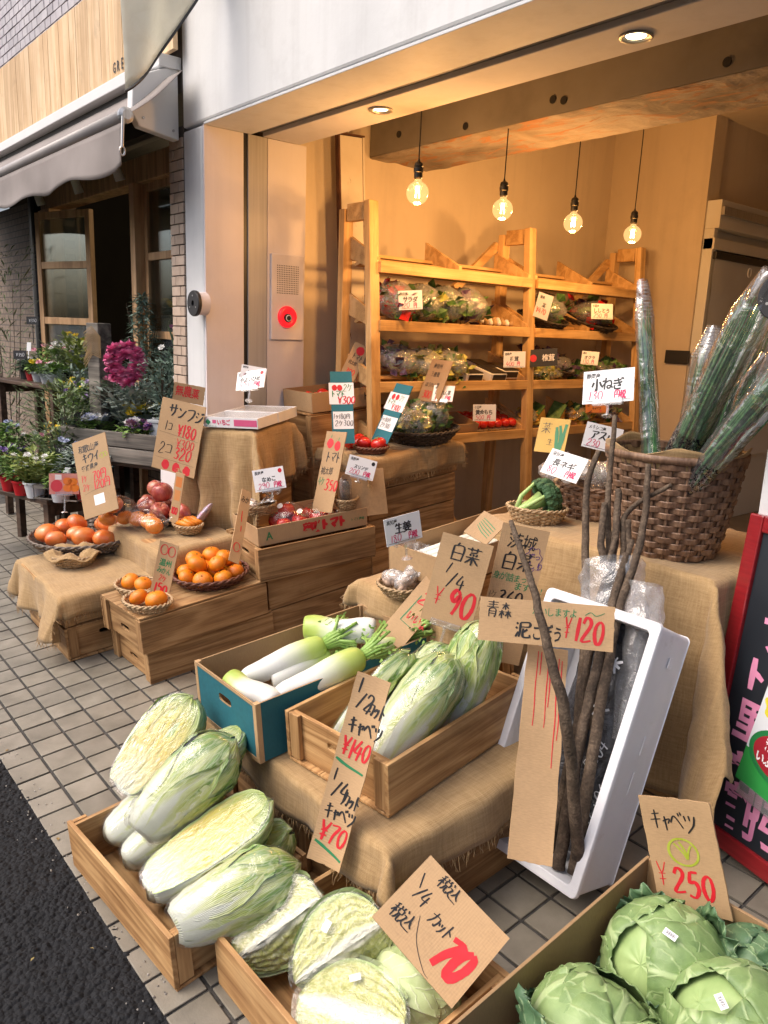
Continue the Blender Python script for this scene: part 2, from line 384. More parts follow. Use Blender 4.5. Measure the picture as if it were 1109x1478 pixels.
# recessed downlights in the soffit
def downlight(x, y, label, lit):
    t = thing('downlight', label, 'light', WM(x, y, 2.42), 'downlights in the door soffit')
    g = G(); g.lathe([(.036, 0), (.05, -.001), (.052, -.006), (.047, -.008), (.036, -.004), (.034, .02)], 28, cap=False); g.obj('trim_ring', M['steel'], t, smooth=True)
    e = NT('downlight_lens'); e.done((.9, .85, .7)); e.set(e.b.inputs['Emission Color'], (1, .78, .42)); e.b.inputs['Emission Strength'].default_value = lit
    g = G(); g.lathe([(.001, -.003), (.03, -.001), (.035, .006)], 24); g.obj('lens', e.m, t, smooth=True)
    l = bpy.data.lights.new('downlight_lamp', 'SPOT'); l.energy = 1.6 if lit > 5 else .6; l.color = (1, .72, .42); l.spot_size = R(110); l.spot_blend = .8; l.shadow_soft_size = .03
    lo = bpy.data.objects.new('lamp', l); COL.objects.link(lo); lo.parent = t; lo.location = (0, 0, -.02)
downlight(-2.79, 2.255, 'dim round recessed downlight in the soffit nearer the alarm panel', 3.)
downlight(-1.578, 2.272, 'bright round recessed downlight in the soffit above the big basket', 14.)

# fire alarm panel on the reveal
al = thing('fire_alarm_panel', 'pale pink fire alarm panel with speaker grille and red button on the reveal', 'alarm', WM(-3.6, 2.316, 1.45))
g = G(); g.box(.001, .014, -.1, .1, 0, .43); g.obj('plate', M['plaster_pink_lit'], al, bevel=.004)
g = G()
for i in range(13):
    for j in range(14): g.box(.0135, .0152, -.066+i*.0105, -.0615+i*.0105, .235+j*.0105, .2395+j*.0105)
g.obj('speaker_grille', M['black_plastic'], al)
M['alarm_red'] = pbr('alarm_red', [(.75, .012, .02)], 5, .3, Emission_Color=(1, .02, .03, 1), Emission_Strength=.5)
rot = Euler((0, R(90), 0)).to_matrix().to_4x4()
g = G(); g.lathe([(.056, .012), (.056, .02), (.05, .034), (.03, .03), (.022, .02)], 36, M=Matrix.Translation((0, -.005, .118)) @ rot); g.obj('red_lamp_ring', M['alarm_red'], al, smooth=True)
g = G(); g.lathe([(.022, .02), (.022, .03), (.018, .034)], 24, M=Matrix.Translation((0, -.005, .112)) @ rot); b_ = g.obj('push_button', M['black_plastic'], al)
g = G(); g.lathe([(.017, .034), (.013, .0352)], 24, cap=False, M=Matrix.Translation((0, -.005, .112)) @ rot); g.obj('button_rim', M['paper'], b_)
# black round cap on a short pink tube, fixed to the pillar and to the other jamb
def wall_cap(name, M_, label):
    t = thing(name, label, 'wall fitting', M_)
    r0 = Euler((R(90), 0, 0)).to_matrix().to_4x4()
    g = G(); g.lathe([(.054, .0), (.054, .05), (.05, .052)], 40, M=r0); g.obj('tube', M['plaster_pink_lit'], t, smooth=False)
    g = G(); g.lathe([(.06, .051), (.061, .056), (.061, .066), (.058, .07), (.014, .07), (.0135, .06)], 44, M=r0); g.obj('disc', M['black_plastic'], t, smooth=False)
    for a in (90, 210, 330):
        g = G(); g.lathe([(.004, .0695), (.004, .0715)], 10, M=r0 @ Matrix.Translation((.036*math.cos(R(a)), .036*math.sin(R(a)), 0))); g.obj('screw', M['steel'], t)
wall_cap('round_wall_fitting', WM(-3.6, 1.853, 1.61), 'black round disc cap on a pink tube on the white pillar')
# old steel post with flaking paint leaning inside
def flaky():
    t = NT('flaking_white_paint'); v = t.coord('Object', (1, 1, 1)); a = t.noise(t.coord('Object', (9, 9, 2.2)), 2.2, 6., .7, .8)
    m = t.ramp(a, [(.62, (0, 0, 0)), (.65, (1, 1, 1))]); col = t.mix(m, t.ramp(t.noise(v, 6), [(.3, (.62, .55, .44)), (.7, (.72, .66, .56))]), (.05, .03, .02))
    return t.done(col, .6, t.bump(m, .4, .004))
M['flaky'] = flaky(); M['rust'] = pbr('rust', [(.06, .022, .012), (.13, .05, .025)], 14, .85, bump=.3)
post = thing('steel_post', 'tall old steel post with flaking white paint beside the shelves', 'post', WM(-3.62, 2.86, .155, rx=3.4))
g = G(); g.box(-.012, .012, -.075, .075, 0, 2.37); g.obj('web', M['flaky'], post, bevel=.003)
for y in (-.082, .082): g = G(); g.box(-.016, .016, y-.006, y+.006, 0, 2.372); g.obj('flange', M['rust'] if y < 0 else M['flaky'], post, bevel=.002)
g = G(); g.box(-.018, .018, -.089, .089, 2.373, 2.381); g.obj('cap_plate', M['rust'], post)

# hanging bulbs
fil = NT('glowing_filament'); fil.done((1, .7, .3)); fil.set(fil.b.inputs['Emission Color'], (1, .66, .28)); fil.b.inputs['Emission Strength'].default_value = 55
def bulbglass():
    t = NT('bulb_glass'); g = t.n('BsdfGlossy', {'Roughness': .03, 'Color': (1, .9, .75)}); tr = t.n('BsdfTransparent', {'Color': (1, .9, .72)}); em = t.n('Emission', {'Color': (1, .62, .25), 'Strength': 1.6})
    fr = t.n('LayerWeight', {'Blend': .25}); mx = t.n('MixShader', {0: t.math('MULTIPLY', fr.outputs[1], .5), 1: tr, 2: g}); m2 = t.n('MixShader', {0: .22, 1: mx, 2: em})
    t.t.links.new(m2.outputs[0], t.out.inputs[0]); return t.m
M['bulb'] = bulbglass()
for k, (y, nm) in enumerate(((2.402, 'nearest'), (2.949, 'second'), (3.494, 'third'), (4.038, 'farthest'))):
    b = thing('hanging_bulb', 'lit globe filament bulb on a black cord, %s of the row of four' % nm, 'lamp', WM(-2.7, y, 2.1), 'bulbs over the shelves')
    g = G(); n = 22; prof = [(.001, -.049)] + [(.0485*math.sin(math.pi*i/n), -.0485*math.cos(math.pi*i/n)) for i in range(1, n-2)] + [(.016, .048), (.0135, .06)]
    g.lathe(prof, 28, cap=False); g.obj('globe', M['bulb'], b, smooth=True)
    g = G()
    for a in range(4):
        c, s_ = math.cos(a*math.pi/2), math.sin(a*math.pi/2); g.tube([(.011*c, .011*s_, -.018), (.006*c, .006*s_, .026)], .0022, 6)
    g.obj('filament', fil.m, b)
    g = G(); g.lathe([(.0145, .055), (.0185, .062), (.0185, .082), (.021, .084), (.021, .1), (.018, .104), (.02, .108), (.017, .12), (.006, .128), (.0028, .14)], 22); g.obj('socket', M['black_metal'], b, smooth=False)
    g = G(); g.tube([(0, 0, .135), (.003, .002, .5), (0, 0, .89)], .0028, 6); g.obj('cord', M['black_metal'], b)
    l = bpy.data.lights.new('bulb_lamp', 'POINT'); l.energy = 13; l.color = (1, .5, .165); l.shadow_soft_size = .045
    lo = bpy.data.objects.new('lamp', l); COL.objects.link(lo); lo.parent = b; lo.location = (0, 0, -.055)

# upright showcase with its night cover drawn
sc_ = thing('display_fridge', 'tall cream display fridge with a clear pull-down cover behind the spring onions', 'fridge', WM(-2.88, 5.22, .155))
M['fridge'] = pbr('cream_enamel', [(.66, .65, .6), (.72, .71, .66)], 2, .35)
def fb(name, mat, *b, bevel=.004): g = G(); g.box(*b); return g.obj(name, mat, sc_, bevel=bevel)
fb('canopy', M['fridge'], -.06, .05, 0, 1.9, 2.12, 2.3); fb('canopy_edge', M['steel'], .05, .075, 0, 1.9, 2.2, 2.255); fb('lamp_rail', M['fridge'], -.05, .03, 0, 1.9, 1.985, 2.06)
fb('cover_roller', M['black_metal'], -.03, .045, .02, 1.88, 1.925, 1.972); fb('side_panel', M['fridge'], -.06, .02, 0, .05, 0, 2.12); fb('lining', M['fridge'], -.06, -.045, .05, 1.9, 0, 2.12)
for z in (.5, .85, 1.2, 1.5, 1.72): fb('fridge_shelf', M['fridge'], -.045, .0, .05, 1.9, z, z+.025)
g = G(); g.grid(lambda u, v: (.03 + .006*math.sin(u*14)+.004*nz(u*9, v*9), .03+1.85*u, 1.93-1.4*v), 40, 30); g.obj('night_cover', film('night_cover', (.98, .97, .9), .3, .25, 5., .12, .6), sc_, smooth=True)  # milky white in the film stands in for light on the unlit cabinet
g = G(); g.tube([(.04+.0*a, .52+.022*math.cos(a), 1.87+.03*math.sin(a)) for a in [i*2*math.pi/16 for i in range(17)]], .005, 6); g.obj('pull_ring', M['paper'], sc_)
cbx = G(); cbx.box(-.02, 0, -.09, .09, -.045, .045); o = cbx.obj('wall_switch_box', M['black_plastic'], M=WM(-3.0, 5.19, 1.42, rz=90), bevel=.004)
tag(o, 'small black control box on the cream wall behind the baskets', 'control box')

# grit and litter along the edge of the road
rl = random.Random(3); g = G()
for k in range(150):
    x = rl.uniform(-3.3, -1.0); y = .61+rl.gauss(0, .05); z = (max(0, (y-YC))*math.tan(SL)+.003) if y > YC else .004; q = rl.uniform(.0015, .004)
    g.lathe([(.0002, -q*.5), (q, -q*.2), (q*.8, q*.4), (.0002, q*.6)], 6, cap=False, M=Matrix.Translation((x, y, z)) @ Euler((rl.random()*3, rl.random()*3, 0)).to_matrix().to_4x4())
tag(stuff(g.obj('grit', pbr('grit', [(.08, .075, .07), (.3, .28, .25), (.45, .43, .4)], 30, .8))), 'loose grit along the edge between road and paving', 'grit')
g = G()
for k in range(16):
    x = rl.uniform(-3.4, -1.1); y = .61+rl.uniform(-.25, .35); z = (max(0, (y-YC))*math.tan(SL)+.004) if y > YC else .007; a = rl.uniform(0, 6.28); L_ = rl.uniform(.008, .02); d = Vector((math.cos(a), math.sin(a), .08)); s_ = Vector((-math.sin(a), math.cos(a), 0)); p = Vector((x, y, z))
    g.add([p, p+d*L_*.5+s_*L_*.3, p+d*L_, p+d*L_*.5-s_*L_*.3+Vector((0, 0, .003))], [(0, 1, 2, 3)])
tag(stuff(g.obj('leaf_litter', pbr('leaf_litter', [(.2, .22, .05), (.3, .2, .08), (.4, .38, .2)], 3, .8, var=.3))), 'scattered bits of leaf on the paving and road', 'litter')
# ================================================================ FLOWER SHOP BUILDING (left)
def brickmat(name, a, b, mortar, sx, sy):
    t = NT(name); c = t.n('TexCoord'); mp = t.n('Mapping', {0: c.outputs['Object'], 'Rotation': (R(90), 0, 0)})
    bt = t.n('TexBrick', {'Vector': mp.outputs[0], 'Color1': a, 'Color2': b, 'Mortar': mortar, 'Scale': 1., 'Mortar Size': .004, 'Brick Width': sx, 'Row Height': sy, 'Bias': 0.})
    n = t.noise(c.outputs['Object'], 30.)
    return t.done(t.mix(.25, bt.outputs[0], n, 'OVERLAY'), .7, t.bump(bt.outputs[1], -.5, .006))
M['brick_far'] = brickmat('far_brick_tiles', (.2, .15, .115), (.26, .2, .155), (.07, .06, .055), .1, .05)
M['mortar_d'] = pbr('brick_mortar', [(.1, .085, .075), (.14, .12, .1)], 30, .9)
fs = thing('flower_shop_building', 'brick-tiled flower shop with wooden doors under the grey awning', 'building', WM(-5.5, 1.85, .1))
def fp(name, mat, x0, x1, y0, y1, z0, z1, bevel=.004, parent=None):
    g = G(); g.box(x0+5.5, x1+5.5, y0-1.85, y1-1.85, z0-.1, z1-.1); return g.obj(name, mat, parent or fs, bevel=bevel)
pier = fp('brick_pier', M['mortar_d'], -3.965, -3.815, 1.856, 2.14, -.1, 2.45, 0)
M['brick_tan'] = pbr('tan_brick_tile', [(.4, .3, .225), (.5, .385, .3), (.56, .44, .35)], 9, .55, bump=.1, bscale=120, var=.14)
def bricks(parent, x0, x1, z0, z1, L, H, j, y, mat, off, limit=400):
    g = G(); g.box(-L/2+j/2, L/2-j/2, -.006, .004, -H/2+j/2, H/2-j/2); full = g.mesh('brick', mat)
    r = 0; z = z0 + H/2; n = 0
    cache = {}
    while z < z1:
        x = x0 - (off*L if r % 2 else 0)
        while x < x1 - .01:
            a, b = max(x, x0), min(x+L, x1)
            if b-a > .02:
                k = round(b-a, 3)
                if abs(k-L) < .002: me = full
                else:
                    if k not in cache: g = G(); g.box(-k/2+j/2, k/2-j/2, -.006, .004, -H/2+j/2, H/2-j/2); cache[k] = g.mesh('brick', mat)
                    me = cache[k]
                put('brick', me, parent, Matrix.Translation(((a+b)/2+5.5, y-1.85+random.uniform(-.0015, .0015), z-.1)), bevel=.0012); n += 1
            x += L
        z += H; r += 1
bricks(pier, -3.965, -3.815, .85, 2.42, .1, .05, .006, 1.853, M['brick_tan'], .5)
# upper wall with grey-violet tiles, above the timber fascia
up = fp('upper_brick_wall', M['mortar_d'], -9, -3.82, 1.86, 2.2, 2.6, 5.2, 0)
M['brick_grey'] = pbr('grey_violet_tile', [(.36, .34, .37), (.44, .42, .45), (.5, .48, .5)], 7, .5, var=.1)
bricks(up, -7.0, -4.75, 3.27, 3.92, .108, .06, .008, 1.858, M['brick_grey'], .5)
fascia = thing('timber_fascia', 'pale vertical plank sign board with dark letters over the flower shop', 'sign', WM(-5.5, 1.8, 2.76))
fm = {}
x = -7.4; i = 0
while x < -3.86:
    w = .098 + .018*math.sin(i*2.3); g = G(); g.box(-w/2+.0012, w/2-.0012, -.012, .012, 0, .5); g.obj('plank', M['sign_plank'], fascia, Matrix.Translation((x+w/2+5.5, random.uniform(-.0015, .0015), 0)), bevel=.0015); x += w; i += 1
fp('flashing', M['white_paint'], -9, -3.82, 1.74, 1.855, 2.69, 2.748)
fp('gap_shade_bar', M['black_metal'], -9, -3.97, 1.8, 1.855, 2.45, 2.688, 0)  # black bar: shade of the gap below the flashing put into its colour
# walls, opening and interior
fp('left_brick_wall', M['brick_far'], -9, -6.35, 2.1, 2.2, -.1, 2.45, 0)
fp('drain_pipe', M['black_metal'], -6.86, -6.78, 2.0, 2.08, -.1, 2.6, .02); fp('drain_pipe', pbr('grey_pipe', [(.25, .24, .23)], 4, .5), -6.95, -6.9, 2.02, 2.07, -.1, 2.6, .02)
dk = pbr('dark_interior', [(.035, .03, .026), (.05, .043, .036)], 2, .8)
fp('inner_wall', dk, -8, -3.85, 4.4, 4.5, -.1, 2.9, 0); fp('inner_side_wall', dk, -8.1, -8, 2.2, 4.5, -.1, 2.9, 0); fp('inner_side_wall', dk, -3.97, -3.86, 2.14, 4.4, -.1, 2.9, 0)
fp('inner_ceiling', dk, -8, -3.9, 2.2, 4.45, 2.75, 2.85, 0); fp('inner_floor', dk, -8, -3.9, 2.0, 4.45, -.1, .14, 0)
fp('yellow_wall', pbr('ochre_wall', [(.5, .34, .15), (.58, .41, .2)], 2, .7), -6.35, -5.0, 3.9, 3.95, .1, 2.35, 0)
fp('counter', M['dark_wood'], -6.9, -5.1, 2.9, 3.3, .1, 1.42)
lb = fp('lintel_board', M['frame_wood'], -6.6, -3.968, 2.02, 2.14, 2.32, 2.46)
g = G()
# right glazed sash
sash = thing('window_sash', 'wooden glazed sash next to the tan brick pier', 'window', WM(-4.79, 2.08, .9))
def frame(t, w, h, bars, vb=None, fw=.045, d=.04):
    for x in (0, w-fw): g = G(); g.box(x, x+fw, -d/2, d/2, 0, h); g.obj('stile', M['frame_wood'], t, bevel=.003)
    zs = [0] + bars + [h-fw]
    for z in zs: g = G(); g.box(fw, w-fw, -d/2+.002, d/2-.002, z, z+fw); g.obj('rail', M['shelf_z'] if z == -1 else M['frame_wood'], t, bevel=.003)
    for a, b in zip(zs[:-1], zs[1:]): g = G(); g.box(fw, w-fw, -.003, .003, a+fw, b); g.obj('pane', M['glass'], t)
    if vb: g = G(); g.box(vb, vb+.03, .008, d/2+.01, fw, h-fw); g.obj('muntin', M['frame_wood'], t, bevel=.002)
frame(sash, .80, 1.42, [.52, .98], .36)
door = thing('door_leaf', 'open wooden glazed door leaf standing before the far brick wall', 'door', WM(-6.42, 1.93, .16, rz=18))
frame(door, .62, 2.12, [.5, .92, 1.32, 1.72], .42, .05)
fp('door_jamb', M['frame_wood'], -6.62, -6.36, 2.0, 2.16, -.1, 2.32)
fp('door_jamb', M['frame_wood'], -4.86, -4.79, 2.0, 2.16, -.1, 2.32)
fp('sill_wall', M['brick_far'], -4.79, -3.968, 2.04, 2.14, -.1, .9, 0)
tube = NT('fluorescent_tube'); tube.done((1, 1, 1)); tube.set(tube.b.inputs['Emission Color'], (1, .86, .62)); tube.b.inputs['Emission Strength'].default_value = 9
g = G(); g.tube([(-.3, 0, 0), (.3, 0, 0)], .016, 10); o = g.obj('tube_lamp', tube.m, M=WM(-5.35, 3.1, 2.42, rz=25)); tag(o, 'lit tube lamp glowing inside the dark flower shop', 'lamp')
l = bpy.data.lights.new('flower_shop_lamp', 'POINT'); l.energy = 9; l.color = (1, .78, .46); l.shadow_soft_size = .1; lo = bpy.data.objects.new('lamp', l); COL.objects.link(lo); lo.parent = o; lo.location = (0, 0, -.06)
# ceiling spots under the awning
for i, x in enumerate((-6.35, -5.55, -4.85)):
    g = G(); g.lathe([(.03, 0), (.03, .02), (.026, .11), (.01, .13)], 18, M=Euler((R(20), 0, 0)).to_matrix().to_4x4()); o = g.obj('spot_lamp', M['white_paint'], M=WM(x, 1.95, 2.33), smooth=False)
    tag(o, 'small unlit white spot lamp under the grey awning, %s of three' % ('leftmost', 'middle', 'rightmost')[i], 'lamp', 'spot lamps under the awning')
# grey awning
M['awning'] = pbr('grey_awning_cloth', [(.21, .187, .18), (.27, .24, .23)], 3, .8, bump=.1, bscale=200)
aw = thing('awning', 'grey-brown cloth awning with hanging valance over the flower shop', 'awning', WM(-3.66, 1.5, 2.4))
g = G(); g.grid(lambda u, v: (-4.6*u, .28-.28*v, .245-.245*v+.012*math.sin(u*30)*math.sin(v*3.1)-.02*math.sin(v*math.pi)), 60, 8); g.obj('canopy', M['awning'], aw, smooth=True, solid=.002)
g = G(); g.grid(lambda u, v: (-4.6*u-.02*v*(u < .02), -.014 + .012*v*math.sin(u*26+1)+.018*v*nz(u*16, v)-.01*v, -.03-.185*v+.012*v*math.sin(u*40+2)-.01*v*nz(u*9)), 140, 8); g.obj('valance', M['awning'], aw, smooth=True, solid=.0015)
g = G(); g.tube([(0, 0, 0), (-4.6, 0, 0)], .03, 14); g.obj('front_bar', pbr('grey_bar', [(.3, .28, .275), (.36, .34, .33)], 4, .35), aw, smooth=True)
g = G(); g.lathe([(.0, 0), (.034, 0), (.034, .02), (.02, .03)], 18, M=Matrix.Translation((.0, 0, 0)) @ Euler((0, R(90), 0)).to_matrix().to_4x4()); g.obj('bar_end_cap', M['steel'], aw)
g = G(); g.tube([(.03, -.02, -.01), (.035, -.03, -.14)], .007, 8); g.tube([(.035, -.03+.012*math.cos(a), -.155+.018*math.sin(a)) for a in [i*math.pi/6 for i in range(13)]], .004, 6); g.obj('crank_eye', M['steel'], aw)
# white cassette end of the neighbouring awning
ca = thing('awning_cassette', 'white metal awning cassette end beside the white pillar', 'awning box', WM(-3.83, 1.84, 2.42))
g = G(); g.prism([(-.0, -.04), (-.2, -.01), (-.235, .05), (-.225, .2), (0, .3)], -.06, 0, Matrix(((0, 0, 1, 0), (1, 0, 0, 0), (0, 1, 0, 0), (0, 0, 0, 1)))); g.obj('cassette', M['white_paint'], ca, bevel=.006)
for p in ((-.03, .0), (-.18, .03)): g = G(); g.lathe([(.006, 0), (.006, .004)], 12, M=Matrix.Translation((.001, p[0], p[1])) @ Euler((0, R(90), 0)).to_matrix().to_4x4()); g.obj('screw', M['steel'], ca)
# translucent cream side curtain of the shop's own awning
def vinyl():
    t = NT('cream_vinyl'); v = t.coord('Object', (1, 1, 1)); a = t.noise(v, 9., 4., .6, 1.5)
    col = t.ramp(a, [(.35, (.62, .6, .53)), (.6, (.74, .73, .66))])
    m = t.done(col, .25, t.bump(a, .5, .03), Coat_Weight=.4)
    tl = t.n('BsdfTranslucent', {'Color': (.85, .83, .74)}); mx = t.n('MixShader', {0: .65, 1: t.b.outputs[0], 2: tl.outputs[0]}); t.t.links.new(mx.outputs[0], t.out.inputs[0]); return m
vc = G()
def vin(u, v):
    y = -.02 - .42*u; top = 1.5
    bot = .58*(1-u)**1.25 + .07
    z = bot + (top-bot)*v
    return (.01+.02*math.sin(u*9+v*3)+.025*nz(u*4, v*5, 2), y, z)
vc.grid(vin, 24, 30); sd = thing('side_curtain', 'cream vinyl awning side curtain hanging at the top of the pillar', 'curtain', WM(-3.42, 1.84, 2.36))
vc.obj('curtain', vinyl(), sd, smooth=True, solid=.002)
hem = G(); hem.tube([vin(i/24, 0) for i in range(25)], .006, 6); hem.obj('hem', M['black_plastic'], sd)
# ================================================================ CRATES, BOXES, CLOTHS
def plate_hole(g, x0, x1, z0, z1, y0, y1, hx, hz, hw, hh, n=20):
    """upright plate with a rounded slot through it"""
    inner = []; outer = []
    for i in range(n):
        a = 2*math.pi*(i+.5)/n; ca, sa = math.cos(a), math.sin(a)
        ex = 4; r = (abs(ca)**ex + abs(sa)**ex)**(-1/ex)
        inner.append((hx+hw*r*ca, hz+hh*r*sa))
        tx = ((x1 if ca > 0 else x0)-hx)/ca; tz = ((z1 if sa > 0 else z0)-hz)/sa; tt = min(tx, tz)
        outer.append([hx+tt*ca, hz+tt*sa])
    for cx, cz in ((x0, z0), (x1, z0), (x1, z1), (x0, z1)):
        k = min(range(n), key=lambda i: (outer[i][0]-cx)**2+(outer[i][1]-cz)**2); outer[k] = [cx, cz]
    vs = [(x, y0, z) for x, z in inner] + [(x, y0, z) for x, z in outer] + [(x, y1, z) for x, z in inner] + [(x, y1, z) for x, z in outer]
    fs = []
    for i in range(n):
        j = (i+1) % n
        fs += [(i, n+i, n+j, j), (2*n+i, 2*n+j, 3*n+j, 3*n+i), (i, j, 2*n+j, 2*n+i), (n+i, 3*n+i, 3*n+j, n+j)]
    g.add(vs, fs)
CR = {}
def crate(M_, label, L=.6, Wd=.39, H=.147, name='wooden_crate', group='shallow wooden crates', rim=.013, flip=False, old=False):
    key = (L, Wd, H, old); mk = 'old' if old else 'crate'
    if key not in CR:
        t_ = rim; d = {}
        g = G(); g.box(-t_/2, t_/2, -L/2, L/2, .003, H); d['side'] = g.mesh('side', M[mk+'_y'])
        g = G(); plate_hole(g, -Wd/2+t_+.001, Wd/2-t_-.001, .003, H-.004, -.006, .006, 0, H*.62, .042, .011); d['end'] = g.mesh('end', M[mk])
        g = G(); g.box(-.019, .019, -.0065, .0065, .005, H-.002); d['batten'] = g.mesh('batten', M[mk+'_z'])
        bw = (Wd-.008)/3; g = G(); g.box(-bw/2+.001, bw/2-.001, -L/2+.002, L/2-.002, -.008, 0); d['slat'] = g.mesh('bottom_slat', M[mk+'_y'])
        CR[key] = d
    d = CR[key]; Mx = M_ @ Matrix.Translation((0, 0, H)) @ Matrix.Rotation(math.pi, 4, 'Y') if flip else M_ @ Matrix.Translation((0, 0, .008))
    t = thing(name, label, 'crate', Mx, group); T_ = Matrix.Translation
    for s in (-1, 1):
        put('side', d['side'], t, T_((s*(Wd/2-rim/2), 0, 0)), bevel=.0018)
        put('end', d['end'], t, T_((0, s*(L/2-.022), 0)), bevel=.0015)
        for q in (-1, 1): put('batten', d['batten'], t, T_((q*(Wd/2-rim-.02), s*(L/2-.0085), 0)), bevel=.0015)
    bw = (Wd-.008)/3
    for k in (-1, 0, 1): put('bottom_slat', d['slat'], t, T_((k*bw, 0, 0)), bevel=.001)
    return t
napa_crate = crate(PM(-1.729, .2075, .002, 93.5), 'low wooden crate of wrapped napa cabbages next to the asphalt', L=.575)
cut_crate = crate(PM(-1.12, .325, .002, 91), 'low wooden crate holding cut cabbages under the ¥70 card', L=.53, Wd=.41)
for lv in (0, 1):
    nm = ('bottom', 'upper')[lv]
    crate(PM(-1.395, .77, .002+.15*lv, .6*lv), 'right %s crate of the burlap-covered base under the half napas' % nm, old=True)
    crate(PM(-1.80, .77, .002+.15*lv, -.8*lv), 'left %s crate of the burlap-covered base under the daikon box' % nm, old=True)
    crate(PM(-3.62, .625, .002+.15*lv, 88.5+1*lv), '%s crate of the stack under the persimmon tray' % nm.capitalize())
    crate(PM(-3.075, .905, .002+.15*lv, .5) if lv == 0 else PM(-3.06, .875, .152, 2), '%s crate of the stack carrying the tray of loose mandarins' % nm.capitalize(), flip=True, old=True)
half_crate = crate(PM(-1.471, .80, .318, 6), 'new-looking wooden crate of half napa cabbages standing on burlap', L=.58, Wd=.385, H=.14)
for lv in range(3):
    crate(PM(-3.09, 1.5, .002+.15*lv, 0) if lv < 2 else PM(-3.025, 1.475, .302, -8), '%s crate of the stack under the printed tomato box' % ('Bottom', 'Middle', 'Top')[lv], flip=lv < 2, old=True)
for lv in range(5):
    crate(PM(-3.085+.008*math.sin(lv*3), 2.08+.015*math.sin(lv*2), .002+.15*lv, (0, .5, -.6, .8, 0)[lv]), '%s crate of the five-high stack under the dark greens basket' % ('Lowest', 'Second', 'Third', 'Fourth', 'Topmost')[lv], flip=True, old=True)
crate(PM(-3.425, 2.02, .002), 'tall wooden crate under the brown tomato carton by the alarm wall', L=.55, Wd=.28, H=.93, group=None, name='tall_crate', flip=True)
crate(PM(-3.4, 1.42, .002, 24), 'tall wooden crate draped with burlap below the strawberry cartons', L=.3, Wd=.32, H=.905, group=None, name='tall_crate', flip=True)
crate(PM(-3.52, 1.03, .002, 90), 'burlap-covered wooden crate under the apples and bagged oranges', L=.62, Wd=.36, H=.43, group=None, name='tall_crate', flip=True)
crate(PM(-1.78, 1.17, .002, 90), 'burlap-covered crate under the ginger basket', L=.55, Wd=.2, H=.55, group=None, name='tall_crate', flip=True)

